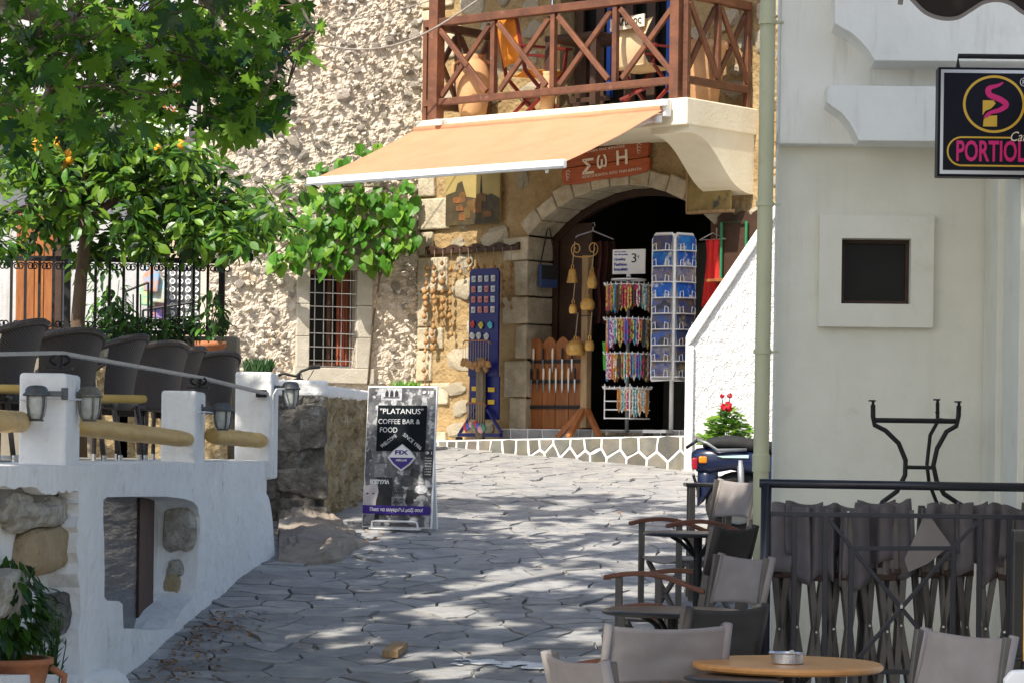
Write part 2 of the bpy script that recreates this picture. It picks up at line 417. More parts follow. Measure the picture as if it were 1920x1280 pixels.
M['slatebd'] = pmat('chalkboard', (0.006, 0.009, 0.012), (0.010, 0.014, 0.017), 6, 0.8, spec=.1)
M['sign_white'] = pmat('sign_cream_paint', (0.80, 0.70, 0.55), None, rough=0.6)
M['magenta'] = pmat('magenta_print', (0.62, 0.006, 0.16), None, rough=0.35)
M['gold'] = pmat('gold_print', (0.62, 0.36, 0.02), (0.66, 0.42, 0.05), 3, 0.35)
M['sign_black'] = pmat('sign_black', (0.005, 0.005, 0.010), (0.008, 0.008, 0.018), 2, 0.45, spec=0.15)
M['sign_silver'] = pmat('sign_silver', (0.55, 0.55, 0.57), None, rough=0.3, metal=0.5)
M['bark'] = pmat('bark', (0.16, 0.11, 0.07), (0.09, 0.06, 0.04), 9, 0.95, 1.0, 25, stretch=(1, 1, 0.35), bdist=0.02)
M['plane_bark'] = pmat('plane_bark', (0.36, 0.31, 0.23), (0.20, 0.18, 0.12), 5, 0.9, 0.6, 18, bdist=0.02)
M['plane_leaf'] = pmat('plane_leaf', (0.062, 0.15, 0.015), (0.042, 0.11, 0.012), 6, 0.5, 0.2, 30, spec=.2, transl=0.40, rnd=0.25)
M['plane_leaf2'] = pmat('plane_leaf_pale', (0.16, 0.30, 0.024), (0.12, 0.235, 0.02), 6, 0.5, 0.2, 30, spec=.2, transl=0.35, rnd=0.25)
M['lemon_leaf'] = pmat('lemon_leaf', (0.085, 0.215, 0.022), (0.06, 0.16, 0.018), 8, 0.38, 0.1, 30, transl=0.28, rnd=0.2)
M['lemon_leaf2'] = pmat('lemon_leaf_young', (0.19, 0.34, 0.03), (0.15, 0.28, 0.025), 8, 0.38, 0.1, 30, transl=0.35, rnd=0.2)
M['lemon_leaf3'] = pmat('lemon_leaf_dark', (0.022, 0.070, 0.012), (0.016, 0.05, 0.010), 8, 0.35, 0.1, 30, transl=0.2, rnd=0.2)
M['vine_leaf'] = pmat('vine_leaf', (0.085, 0.25, 0.02), (0.06, 0.19, 0.016), 8, 0.40, 0.15, 30, transl=0.35, rnd=0.25)
M['vine_leaf2'] = pmat('vine_leaf_young', (0.20, 0.38, 0.035), (0.15, 0.31, 0.028), 8, 0.42, 0.15, 30, transl=0.4, rnd=0.2)
M['lemon'] = pmat('lemon_fruit', (0.80, 0.40, 0.02), (0.70, 0.30, 0.015), 12, 0.5, 0.3, 80)
M['herb'] = pmat('herb_leaf', (0.05, 0.12, 0.03), (0.035, 0.085, 0.022), 8, 0.6, transl=0.25, rnd=0.2)
M['flower'] = pmat('red_petal', (0.72, 0.012, 0.05), (0.6, 0.008, 0.035), 10, 0.6, transl=0.3)
M['dry_leaf'] = pmat('dry_leaf', (0.34, 0.15, 0.04), (0.24, 0.10, 0.03), 10, 0.8, rnd=0.3)
M['red'] = pmat('red_cloth', (0.62, 0.025, 0.02), (0.5, 0.018, 0.015), 6, 0.85, 0.2, 90)
M['red_frame'] = pmat('red_frame', (0.20, 0.022, 0.018), (0.15, 0.017, 0.013), 8, 0.5)
M['green_frame'] = pmat('green_frame', (0.02, 0.17, 0.07), None, rough=0.5)
M['scooter_blue'] = pmat('scooter_paint', (0.004, 0.010, 0.040), (0.005, 0.012, 0.048), 9, 0.32, spec=0.5, coat=0.2)
M['rubber'] = pmat('rubber', (0.016, 0.016, 0.016), (0.024, 0.024, 0.024), 20, 0.8)
M['red_lens'] = pmat('red_lens', (0.32, 0.008, 0.02), None, rough=0.15, spec=0.7)
M['amber_lens'] = pmat('amber_lens', (0.75, 0.22, 0.01), None, rough=0.15, spec=0.7)
M['cable'] = pmat('cable', (0.30, 0.27, 0.23), (0.2, 0.18, 0.16), 20, 0.7)
M['grey_print'] = pmat('grey_print', (0.16, 0.16, 0.165), (0.05, 0.05, 0.055), 9, 0.45, col3=(0.42, 0.42, 0.42), scale3=16, lo3=0.52, hi3=0.6)
M['skin_print'] = pmat('pale_print', (0.52, 0.48, 0.48), (0.46, 0.42, 0.42), 6, 0.45)
M['olive'] = pmat('olive_board', (0.30, 0.22, 0.08), (0.20, 0.14, 0.05), 8, 0.85, 0.4, 30, col3=(0.06, 0.06, 0.045), scale3=5, lo3=0.58, hi3=0.68)

# ------------------------------------------------------------------ plan of the place
CORNER = at(785, 500, 28.3)
FA = Frame(CORNER.x, CORNER.y, -40.7)          # shop front
FL = Frame(CORNER.x, CORNER.y, 22.0)           # old stone house, left
FB = Frame(1.40, 15.0, -3.0)                   # cafe house front wall, right
def wall_x(y): return -1.92 + 0.0636 * (y - 14.2)      # street face of the terrace wall
TERR = 2.31                                    # terrace floor

def clip(poly, nx, ny, c):
    out = []
    for i in range(len(poly)):
        a, b = poly[i], poly[(i + 1) % len(poly)]
        da, db = a[0] * nx + a[1] * ny - c, b[0] * nx + b[1] * ny - c
        if da <= 0: out.append(a)
        if (da < 0 < db) or (db < 0 < da):
            t = da / (da - db); out.append((a[0] + (b[0] - a[0]) * t, a[1] + (b[1] - a[1]) * t))
    return out

def cells(pts, bound, gap, reach):
    """Voronoi cells of pts inside the convex polygon bound, shrunk by half the joint."""
    res = []
    for i, p in enumerate(pts):
        poly = bound[:]
        for j, q in enumerate(pts):
            if i == j: continue
            dx, dy = q[0] - p[0], q[1] - p[1]; d = math.hypot(dx, dy)
            if d > reach or d < 1e-6: continue
            nx, ny = dx / d, dy / d
            poly = clip(poly, nx, ny, (p[0] + q[0]) / 2 * nx + (p[1] + q[1]) / 2 * ny - gap / 2)
            if len(poly) < 3: break
        if len(poly) >= 3: res.append((p, poly))
    return res

def rough_poly(poly, k, r):
    """Break straight edges a little."""
    out = []
    for i in range(len(poly)):
        a, b = poly[i], poly[(i + 1) % len(poly)]
        out.append(a)
        L = math.hypot(b[0] - a[0], b[1] - a[1])
        if L > 0.12:
            t = r.uniform(.35, .65); o = r.uniform(-k, k) * L
            out.append((a[0] + (b[0] - a[0]) * t - (b[1] - a[1]) / L * o, a[1] + (b[1] - a[1]) * t + (b[0] - a[0]) / L * o))
    return out

# ------------------------------------------------------------------ ground and paved lane
g = MB()
ys = [-30, 0, 8, 13, 20, 27.6, 34, 70]
def gv(x, y): return (x, y, (gz(y) if y > 0 else 0.0) - 0.02)
vs = []; fs = []
for i, y in enumerate(ys):
    vs += [gv(-60, y), gv(60, y)]
    if i: fs.append((2 * i - 2, 2 * i - 1, 2 * i + 1, 2 * i))
g.add(vs, fs)
tag(g.build('ground', M['ground']), kind='structure')

rs = random.Random(3)
road = link('road', None); tag(road, kind='structure')
pts = []
pitch = 0.26
y = 12.9; row = 0
while y < 27.8:
    x = -2.5 + (row % 2) * pitch / 2
    while x < 2.0:
        pts.append((x + rs.uniform(-.11, .11), y + rs.uniform(-.12, .12)))
        x += pitch * rs.choice((0.7, .9, 1.1, 1.5))
    y += pitch * 1.0; row += 1
keep = []
for p, poly in cells(pts, [(-2.6, 12.7), (2.1, 12.7), (2.1, 28.0), (-2.6, 28.0)], 0.015, 1.0):
    x, y = p
    if y < 20.4 and x < wall_x(y) - 0.25: continue
    if y >= 20.4 and x < -1.9: continue
    w = Vector((x, y, 0)) - FA.o
    if w.dot(FA.n) < 0.70: continue
    if y < 14 and x > 1.2: continue
    if x > 1.75: continue
    keep.append((p, poly))
keep.sort(key=lambda k: k[0][1])
far = MB(); n_st = 0
for p, poly in keep:
    poly = rough_poly(poly, 0.09, rs)
    cz = gz(p[1]); th = rs.uniform(-.004, .005); tx, ty = rs.uniform(-.016, .016), rs.uniform(-.016, .016)
    n = len(poly)
    top = [(q[0], q[1], gz(q[1]) + th + (q[0] - p[0]) * tx + (q[1] - p[1]) * ty) for q in poly]
    if n_st < 298:
        mb = MB(); base = [(a - p[0], b - p[1], c - cz) for a, b, c in top]
        mb.add(base + [(a, b, c - 0.03) for a, b, c in base], [tuple(range(n))] + [(i, i + n, (i + 1) % n + n, (i + 1) % n) for i in range(n)])
        o = mb.build('paving_stone', M['slate'], road); o.location = (p[0], p[1], cz); n_st += 1
    else:
        far.add(top + [(a, b, c - 0.03) for a, b, c in top], [tuple(range(n))] + [(i, i + n, (i + 1) % n + n, (i + 1) % n) for i in range(n)])
o = far.build('far_paving', M['slate'], road); o['kind'] = 'stuff'

# whitewash splashed along a joint of the paving
ws = MB(); r2 = random.Random(5)
a, b = on_ground(850, 1243), on_ground(1110, 1256)
for i in range(46):
    t = i / 45 + r2.uniform(-.02, .02); c = a.lerp(b, t)
    w = 0.045 * r2.uniform(.4, 1.3) * (0.6 + 0.9 * math.sin(min(1, max(0, t)) * 3.1)); h = w * r2.uniform(.5, .9)
    cx, cy = c.x + r2.uniform(-.02, .02), c.y + r2.uniform(-.10, .10)
    poly = [(cx + math.cos(k * .785) * w * r2.uniform(.6, 1.2), cy + math.sin(k * .785) * h * r2.uniform(.6, 1.2)) for k in range(8)]
    ws.add([(q[0], q[1], gz(q[1]) + 0.0125 + i * 2e-5) for q in poly], [tuple(range(8))])
o = ws.build('whitewash_streak', M['joint_white'], road); o['kind'] = 'stuff'

# ------------------------------------------------------------------ old stone house on the left
def chips(u, z, sc, amp, seed):
    d, pp = noise.voronoi(Vector((u * sc, z * sc, seed)))
    h = noise.cell(pp[0] * 7.3) * 0.5 + 0.5
    return amp * h * min(1.0, (d[1] - d[0]) * 2.6)

def knob(u, z, sc, amp, seed):
    q = Vector((u * sc, z * sc * 1.25, seed)); q += noise.noise_vector(q * 1.3) * .45
    d, pp = noise.voronoi(q)
    h = noise.cell(pp[0] * 5.7); h = h - math.floor(h)
    return amp * (.25 + .75 * h) * max(0.0, 1 - d[0] * 1.5) ** .6 if h > .25 else 0.0

house = thing('stone_house', 'old rubble stone house with a grilled window behind the vine', 'house', (CORNER.x, CORNER.y, 2.2), FL.a)
Z0 = 2.2
wa_, wb_ = FL.hit(577, 684), FL.hit(667, 515)
win = (wa_[0], wb_[0], wa_[1] - .02, wb_[1] + .04)
wb = MB()
U0, U1, ZT = FL.hit(394, 500)[0], 0.0, 7.4
def lw(s, t):
    u = U0 + (U1 - U0) * s; z = 2.15 + (ZT - 2.15) * t
    h = knob(u, z, 12, .030, 1.7) + knob(u + 9, z, 24, .018, 5.1) + 0.020 * noise.fractal(Vector((u * 3, z * 3, 2.2)), 1, 2, 4) + 0.007 * noise.noise(Vector((u * 40, z * 40, 0)))
    if win[0] - .13 < u < win[1] + .15 and win[2] - .16 < z < win[3] + .16: h = 0.0
    return (u, -h, z - Z0)
wb.grid(lw, 136, 310, lambda s, t: win[0] < U0 + (U1 - U0) * s < win[1] and win[2] < 2.15 + (ZT - 2.15) * t < win[3])
wb.build('wall', M['mortar'], house)
bk = MB().bb(U0, U1 + 0.4, 0.06, 0.4, -.1, win[2] - Z0).bb(U0, win[0], 0.06, 0.4, win[2] - Z0, win[3] - Z0).bb(win[1], U1 + .4, 0.06, 0.4, win[2] - Z0, win[3] - Z0).bb(U0, U1 + .4, 0.06, 0.4, win[3] - Z0, ZT - Z0)
bk.build('wall_core', M['mortar'], house)
# rubble stones standing proud of the mortar
r3 = random.Random(11)
variants = []
for k in range(14):
    m = MB().blob((0, 0, 0), (1, 0.6, 0.72), 2, 0.07, rnd=r3)
    sd = r3.uniform(0, 50); out = []
    for v in m.v:
        q = Vector(v); n1 = noise.fractal(q * 1.4 + Vector((sd, 0, 0)), 1, 2, 3)
        q = q * (1 + 0.6 * n1); q.y = max(-0.42, min(0.5, q.y)); q.x = max(-.85, min(.85, q.x)); out.append(tuple(q))
    m.v = out
    me = m.mesh('stone', False); me.materials.append(M['rubble']); variants.append(me)
placed = []
tries = 0
while len(placed) < 298 and tries < 20000:
    tries += 1
    s_ = r3.choice((.03, .035, .035, .04, .045, .05, .055)) if len(placed) > 14 else r3.uniform(.06, .10)
    u, z = r3.uniform(U0 + .05, U1 - .06), r3.uniform(2.55, 6.95)
    if win[0] - .16 - s_ < u < win[1] + .19 + s_ and win[2] - .17 - s_ < z < win[3] + .17 + s_: continue
    if any((u - a) ** 2 + ((z - b) * 1.25) ** 2 < (0.92 * (s_ + c)) ** 2 for a, b, c in placed): continue
    placed.append((u, z, s_))
for u, z, s_ in placed:
    o = link('stone', r3.choice(variants), house)
    o.location = (u, -0.022 - s_ * .12, z - Z0); o.scale = (s_, s_ * r3.uniform(.6, 1.0), s_ * r3.uniform(.75, 1.1)); o.rotation_euler = (r3.uniform(-.3, .3), r3.uniform(-.7, .7), r3.uniform(-.3, .3))
# small chips, past counting
sm = MB()
for i in range(700):
    u, z = r3.uniform(U0, U1), r3.uniform(2.5, 7.0); s_ = r3.uniform(.010, .030)
    if win[0] - .17 < u < win[1] + .2 and win[2] - .18 < z < win[3] + .18: continue
    R = Euler((r3.uniform(-1, 1), r3.uniform(-1, 1), r3.uniform(-1, 1))).to_matrix()
    sm.blob((u, -0.035 - r3.uniform(0, .012), z - Z0), (s_ * 1.4, s_ * .9, s_ * .8), 1, 0.25, R, r3)
o = sm.build('stone_chips', M['rubble'], house); o['kind'] = 'stuff'
# dressed window surround, grille, casement
zb = win[2] - Z0; zt = win[3] - Z0; a, b = win[0], win[1]
for z0_, z1_ in ((zb, zb + .30), (zb + .304, zb + .62), (zb + .624, zt)):
    MB().bb(a - .135, a - .002, -.052, .2, z0_, z1_).build('jamb_stone', M['dressed'], house, bevel=.006)
    MB().bb(b + .002, b + .165, -.052, .2, z0_, z1_).build('jamb_stone', M['dressed'], house, bevel=.006)
MB().bb(a - .15, b + .18, -.056, .2, zt + .003, zt + .15).build('lintel_stone', M['dressed'], house, bevel=.006)
MB().bb(a - .16, b + .19, -.062, .2, zb - .155, zb - .003).build('sill_stone', M['dressed'], house, bevel=.008)
w = MB().bb(a, a + .05, .10, .15, zb, zt).bb(b - .05, b, .10, .15, zb, zt).bb(a + .05, b - .05, .10, .15, zb, zb + .05).bb(a + .05, b - .05, .10, .15, zt - .05, zt).bb((a + b) / 2 - .02, (a + b) / 2 + .02, .10, .15, zb + .05, zt - .05)
wf = w.build('window_frame', M['wood'], house, bevel=.004)
MB().bb(a + .05, b - .05, .122, .128, zb + .05, zt - .05).build('pane', M['glass'], wf)
cu = MB().grid(lambda s, t: (b - .17 + .12 * s, .09 + .012 * math.sin(s * 26), zb + .03 + (zt - zb - .06) * t), 24, 6)
cu.build('curtain', pmat('red_curtain', (.34, .10, .05), (.26, .07, .035), 8, .9), house)
gr = MB()
gr.bb(a + .005, b - .005, -.02, -.008, zb + .006, zb + .014)
gri = gr.build('window_grille', M['steel'], house)
for i in range(5):
    x = a + .012 + (b - a - .024) * (i + .5) / 5
    MB().tube([(x, -.02, zb + .01), (x, -.02, zt - .005)], .0055, 6).build('grille_bar', M['steel'], gri)
for j in range(7):
    z = zb + .07 + (zt - zb - .12) * j / 6.4
    MB().tube([(a + .002, -.03, z), (b - .002, -.03, z)], .0055, 6).build('grille_bar', M['steel'], gri)
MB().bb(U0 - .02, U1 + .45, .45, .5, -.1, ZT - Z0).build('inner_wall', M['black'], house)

# ------------------------------------------------------------------ shop house
SB = 2.3
shop = thing('shop_house', 'ochre stone shop house with arched doorway and balcony slab', 'house', (CORNER.x, CORNER.y, SB), FA.a)
DU0, DU1, DZ0, DSP, DCR = 1.47, 3.74, 2.62, 4.50, 4.93
DC = (DU0 + DU1) / 2; HC = (DU1 - DU0) / 2; RISE = DCR - DSP; AR = (HC * HC + RISE * RISE) / (2 * RISE); AZ = DCR - AR
def arch_z(u, R=AR): return AZ + math.sqrt(max(0, R * R - (u - DC) ** 2))
def in_door(u, z, e=0.0): return DU0 - e < u < DU1 + e and z < arch_z(u) + e and z > DZ0 - .5
fw = MB(); UA, UB, ZB_, ZT2 = 0.0, 6.2, 2.3, 9.2
def shopw(s, t):
    u = UA + (UB - UA) * s; z = ZB_ + (ZT2 - ZB_) * t
    h = 0.02 * noise.fractal(Vector((u * 2.3, z * 2.3, 7)), 1, 2, 4) + chips(u, z, 5, .02, 3.3) * .6 + .006 * noise.noise(Vector((u * 30, z * 30, 3)))
    if u > 4.2: h += chips(u, z, 10, .04, 3.1)
    return (u, -h, z - SB)
fw.grid(shopw, 170, 190, lambda s, t: in_door(UA + (UB - UA) * s, ZB_ + (ZT2 - ZB_) * t, 0.01) or (1.72 < UA + (UB - UA) * s < 3.35 and 5.6 < ZB_ + (ZT2 - ZB_) * t < 7.7))
fw.build('wall', M['ochre'], shop)
# quoins on the corner, jamb blocks, voussoirs, rubble
r4 = random.Random(21)
def block(u0, u1, z0, z1, d=0.03, name='quoin', mt='quoin', back=.1):
    m = MB(); j = lambda: r4.uniform(-.008, .008)
    x0, x1, y0, y1, w0, w1 = u0, u1, -d, back, z0 - SB, z1 - SB
    m.add([(x0 + j(), y0 + j(), w0 + j()), (x1 + j(), y0 + j(), w0 + j()), (x1, y1, w0), (x0, y1, w0), (x0 + j(), y0 + j(), w1 + j()), (x1 + j(), y0 + j(), w1 + j()), (x1, y1, w1), (x0, y1, w1)],
          [(3, 2, 1, 0), (4, 5, 6, 7), (0, 1, 5, 4), (1, 2, 6, 5), (2, 3, 7, 6), (3, 0, 4, 7)])
    return m.build(name, M[mt], shop, bevel=.014)
z = 2.36; k = 0
while z < 7.0:
    h = r4.uniform(.22, .36)
    if not (5.25 < z + h and z < 5.3): block(0.02, (.40 if k % 2 == 0 else .2) + r4.uniform(-.04, .06), z, z + h - .02, r4.uniform(.025, .05))
    z += h; k += 1
z = 2.52; k = 0
while z < DSP - .15:
    h = min(r4.uniform(.26, .42), DSP - z)
    w_ = (.30 if k % 2 else .17) + r4.uniform(-.03, .03)
    block(DU0 - w_, DU0 - .002, z, z + h - .015, .035, 'jamb_block', back=.36)
    block(DU1 + .002, DU1 + w_, z, z + h - .015, .035, 'jamb_block', back=.36)
    z += h; k += 1
nv = 11
a0 = math.atan2(DSP - AZ, DU0 - DC); a1 = math.atan2(DSP - AZ, DU1 - DC)
for i in range(nv):
    t0 = a0 + (a1 - a0) * i / nv; t1 = a0 + (a1 - a0) * (i + 1) / nv - (-.006)
    ro = AR + r4.uniform(.14, .20)
    pl = [(DC + AR * math.cos(t0), AZ + AR * math.sin(t0) - SB), (DC + ro * math.cos(t0), AZ + ro * math.sin(t0) - SB), (DC + ro * math.cos(t1), AZ + ro * math.sin(t1) - SB), (DC + AR * math.cos(t1), AZ + AR * math.sin(t1) - SB)]
    MB().prism(pl, -.035 - r4.uniform(0, .01), .345).build('voussoir', M['quoin'], shop, bevel=.012)
cnt = []
tr = 0
while len(cnt) < 95 and tr < 9000:
    tr += 1
    w_, h_ = r4.uniform(.07, .24), r4.uniform(.06, .15)
    u, z = r4.uniform(.25, 5.4), r4.uniform(2.5, 7.0)
    if in_door(u, z, .46) or (u < .5 + w_ and u < .5): continue
    if 5.1 < z < 5.75: continue
    if 1.5 < u < 3.5 and z > 5.4: continue
    if any(abs(u - a) < (w_ + c) * .95 and abs(z - b) < (h_ + d) * .95 for a, b, c, d in cnt): continue
    cnt.append((u, z, w_, h_))
    o = link('stone', r4.choice(variants).copy(), shop); o.data.materials[0] = M['quoin']
    o.location = (u, 0.0, z - SB); o.scale = (w_, .09, h_ * 1.2); o.rotation_euler = (0, r4.uniform(-.12, .12), 0)
# dim interior behind the arch
it = MB()
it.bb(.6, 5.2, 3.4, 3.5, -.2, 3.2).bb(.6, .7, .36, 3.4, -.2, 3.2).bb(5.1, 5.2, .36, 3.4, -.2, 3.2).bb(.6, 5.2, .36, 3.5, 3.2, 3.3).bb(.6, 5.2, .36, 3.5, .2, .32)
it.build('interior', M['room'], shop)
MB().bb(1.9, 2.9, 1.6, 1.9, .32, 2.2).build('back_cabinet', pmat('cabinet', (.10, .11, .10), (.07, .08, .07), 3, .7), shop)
for k in range(3): MB().bb(3.0, 4.6, 1.2, 1.5, .9 + .45 * k, .93 + .45 * k).build('shelf', M['wood_orange'], shop)
# timber door frame
fr = MB(); n = 22; pin = []; pout = []
for i in range(n + 1):
    t = a0 + (a1 - a0) * i / n
    pout.append((DC + (AR - .004) * math.cos(t), AZ + (AR - .004) * math.sin(t) - SB)); pin.append((DC + (AR - .07) * math.cos(t), AZ + (AR - .07) * math.sin(t) - SB))
fr.prism(pout + pin[::-1], .345, .42)
dfr = fr.build('door_frame', M['wood_dark'], shop)
MB().bb(DU0 + .003, DU0 + .07, .345, .42, DZ0 - SB, DSP - SB - .03).build('frame_post', M['wood_dark'], dfr)
MB().bb(3.40, 3.47, .345, .42, DZ0 - SB, DSP + .2 - SB).build('frame_post', M['wood'], dfr)
MB().bb(DU0 + .08, 1.95, .36, .40, DZ0 - SB, DSP + .13 - SB).build('door_leaf', M['wood_dark'], dfr, bevel=.005)
MB().bb(3.49, 3.73, .352, .372, DZ0 - SB, DSP - SB).build('side_shutter', M['wood_orange'], dfr)
# door sill with its own small riser, and the raised paved step
STEP_V = 0.72
sill = MB().bb(1.3, 4.1, -.22, .36, .10, DZ0 - SB)
sl = sill.build('door_sill', M['joint_white'], shop, bevel=.01)
for i, (p, poly) in enumerate(cells([(1.36 + .2 * q + r4.uniform(-.05, .05), .265 + r4.uniform(-.02, .02)) for q in range(13)], [(1.31, .215), (4.09, .215), (4.09, .313), (1.31, .313)], .016, .6)):
    MB().prism(poly, -.226, -.21).build('sill_stone', M['slate'], sl)
def step_z(u): return 2.502 + (2.572 - 2.502) * (u - .94) / 3.03 - .004      # top of the step
st = MB()
st.add([(.02, 0.0, -.6), (4.2, 0, -.6), (4.2, -STEP_V, -.6), (.02, -STEP_V, -.6), (.02, 0, step_z(.02) - SB), (4.2, 0, step_z(4.2) - SB), (4.2, -STEP_V, step_z(4.2) - SB), (.02, -STEP_V, step_z(.02) - SB)],
       [(3, 2, 1, 0), (4, 7, 6, 5), (0, 4, 5, 1), (1, 5, 6, 2), (2, 6, 7, 3), (3, 7, 4, 0)])
step = st.build('step', M['joint_white'], shop, bevel=.012)
pts = []
u = .5
while u < 4.1:
    big = (u - .5) / 3.6
    wd = .10 + .16 * big
    hh = .08 + .26 * big
    if hh > .2: pts += [(u + r4.uniform(-.03, .03), step_z(u) - hh * .30 + r4.uniform(-.02, .02)), (u + wd * r4.uniform(.2, .6), step_z(u) - hh * .82 + r4.uniform(-.02, .02))]
    else: pts.append((u, step_z(u) - hh * .5 + r4.uniform(-.02, .02)))
    u += wd * r4.uniform(.8, 1.15)
bound = [(.45, 2.41), (4.0, 2.235), (4.16, 2.235), (4.16, step_z(4.16) - .012), (.45, step_z(.45) - .012)]
for p, poly in cells(pts, bound, .026, .9):
    poly = rough_poly(poly, .06, r4)
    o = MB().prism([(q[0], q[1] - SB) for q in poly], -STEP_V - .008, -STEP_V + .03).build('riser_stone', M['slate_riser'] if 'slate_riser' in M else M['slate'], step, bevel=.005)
# balcony slab and the curved corbels that carry it
BV, BU0, BU1, BZ = 1.05, .90, 4.16, 5.55
MB().bb(BU0, BU1, -BV, .05, BZ - .24 - SB, BZ - SB).build('balcony_slab', M['slab_cream'], shop, bevel=.012)
def ogee(n=12):
    p = []
    for i in range(n + 1):
        t = i / n
        p.append((BV - .10 - (BV - .16) * t, -.30 - .48 * (t - math.sin(2 * math.pi * t) / (2 * math.pi) * .75)))
    return p
og = ogee()
for u0, u1 in ((3.72, 4.14),):
    prof = [(0, -.24), (BV - .06, -.24), (BV - .06, -.30)] + og + [(0, og[-1][1])]
    m = MB(); n = len(prof)
    vs = [(u0, -q[0], q[1] + BZ - SB) for q in prof] + [(u1, -q[0], q[1] + BZ - SB) for q in prof]
    m.add(vs, [tuple(range(n)), tuple(range(2 * n - 1, n - 1, -1))] + [(i, i + n, (i + 1) % n + n, (i + 1) % n) for i in range(n)])
    m.build('corbel', M['slab_cream'], shop)
# balcony room: blue shutters and dark glazing upstairs
bz = BZ - SB
MB().bb(1.72, 3.35, .30, .34, bz, bz + 2.2).build('balcony_glazing', M['glass'], shop)
MB().bb(1.70, 1.80, .02, .30, bz, bz + 2.2).build('balcony_jamb', M['ochre'], shop)
MB().bb(3.27, 3.37, .02, .30, bz, bz + 2.2).build('balcony_jamb', M['ochre'], shop)
for u in (2.28, 3.0): MB().bb(u, u + (.05 if u < 2.5 else .24), .14, .18, bz + .25, bz + 2.15).build('blue_shutter', M['blue_door'], shop)
for u in (1.84, 2.1, 2.45, 2.72): MB().bb(u, u + .1, .2, .23, bz, bz + 2.1).build('curtain', M['wood_dark'], shop)

MB().bb(.7, 4.4, -1.75, .05, bz + 2.52, bz + 2.62).build('balcony_roof', M['wood_dark'], shop)

# ------------------------------------------------------------------ white stair wall beside the shop
sw = thing('stair_wall', 'white roughcast stair wall with a smooth sloping coping beside the shop door', 'wall', (1.57, 25.1, 2.2), RD(-4))
pts = []
prof = [(0, -.25), (0, 1.20), (1.05, 2.78), (1.05, -.25)]
m = MB()
def swf(s, t):
    x = 1.3 * s; top = 1.22 + x * 1.52; z = -.25 + (top + .25) * t
    h = .012 * noise.fractal(Vector((x * 14, z * 14, 1)), 1, 2, 3) + .006 * noise.noise(Vector((x * 45, z * 45, 4)))
    return (x, -h, z)
m.grid(swf, 70, 130)
m.build('roughcast_face', M['rough_white'], sw)
MB().prism([(0, -.25), (0, 1.20), (1.3, 3.17), (1.3, -.25)], .035, .26).build('wall_body', M['white'], sw)
cp = MB().prism([(-.03, 1.14), (-.03, 1.24), (0, 1.31), (1.3, 3.29), (1.3, 3.17), (.04, 1.22)], -.05, .28)
cp.build('coping', M['white'], sw, bevel=.018)
MB().bb(-.03, .045, -.045, .27, -.25, 1.17).build('end_pier', M['white'], sw, bevel=.015)

# ------------------------------------------------------------------ terrace on the left
ter = thing('terrace_wall', 'low whitewashed terrace wall with square pillars, a sunken window and exposed stones', 'wall', (wall_x(13), 13, gz(13)))
TB = Vector((wall_x(13), 13, gz(13)))
FT = Frame(wall_x(13), 13, math.degrees(math.atan2(1, 0.0636)))     # u runs up the lane, v out into it
def tl(u, v, z):
    p = FT.P(u, v, z); return (p.x - TB.x, p.y - TB.y, z - TB.z)
# niche (stones) u -1.35..-.05 ; window u .42..3.0
NI = (-1.35, -.08, 1.05, 2.13); WI = (.36, 3.02, None, None)
WU0, WU1, WZ1 = .36, 3.06, 2.06
def wz0(u): return 1.36 if u < 1.15 else 1.17
def top_z(u): return 2.325 if u < 6.2 else 2.325 - .10 * (u - 6.2) ** 2
def wall_v(u, z):
    v = .012 * noise.noise(Vector((u * 1.7, z * 1.7, 9))) + .006 * noise.noise(Vector((u * 7, z * 7, 2)))
    v += .05 * max(0, 1.6 - z)                      # battered foot
    if u > 5.6: v -= .55 * ((u - 5.6) / 1.15) ** 2.2 if u < 6.75 else .55
    if u > 5.2: v += .10 * math.sin(min(1, (u - 5.2) / 1.3) * math.pi) * max(0, (2.1 - z)) ** .5 if z < 2.1 else 0
    return v
UT0, UT1 = -2.6, 6.75
NU, NV = 230, 44
def base_z(u): return gz(13 + u * .998) - .12
m = MB(); nf = (NU + 1) * (NV + 1)
def tw(s, t, back=False):
    u = UT0 + (UT1 - UT0) * s; zb_ = base_z(u); zt_ = top_z(u); z = zb_ + (zt_ - zb_) * t
    return tl(u, wall_v(u, z) if not back else -.62, z)
m.grid(tw, NU, NV)
m.grid(lambda s, t: tw(s, t, True), NU, NV)
m.f = m.f[:NU * NV] + [f[::-1] for f in m.f[NU * NV:]]
def idx(i, j, k): return k * nf + j * (NU + 1) + i
for i in range(NU):
    m.f.append((idx(i + 1, 0, 0), idx(i, 0, 0), idx(i, 0, 1), idx(i + 1, 0, 1))); m.f.append((idx(i, NV, 0), idx(i + 1, NV, 0), idx(i + 1, NV, 1), idx(i, NV, 1)))
for j in range(NV):
    m.f.append((idx(0, j, 0), idx(0, j + 1, 0), idx(0, j + 1, 1), idx(0, j, 1))); m.f.append((idx(NU, j + 1, 0), idx(NU, j, 0), idx(NU, j, 1), idx(NU, j + 1, 1)))
wf_ = m.build('wall_face', M['white'], ter, smooth=True)
def cutter(poly, v0, v1, jit=0.0, seed=1):
    rr_ = random.Random(seed); n = len(poly); c = MB()
    f0 = [tl(u, v0, z) for u, z in poly]; f1 = [tl(u + (rr_.uniform(-jit, jit)), v1, z + rr_.uniform(-jit, jit) * .4) for u, z in poly]
    c.add(f0 + f1, [tuple(range(n)), tuple(range(2 * n - 1, n - 1, -1))] + [(i, i + n, (i + 1) % n + n, (i + 1) % n) for i in range(n)])
    o = c.build('cut', None, ter); bm = bmesh.new(); bm.from_mesh(o.data); bmesh.ops.recalc_face_normals(bm, faces=bm.faces); bm.to_mesh(o.data); bm.free()
    return o
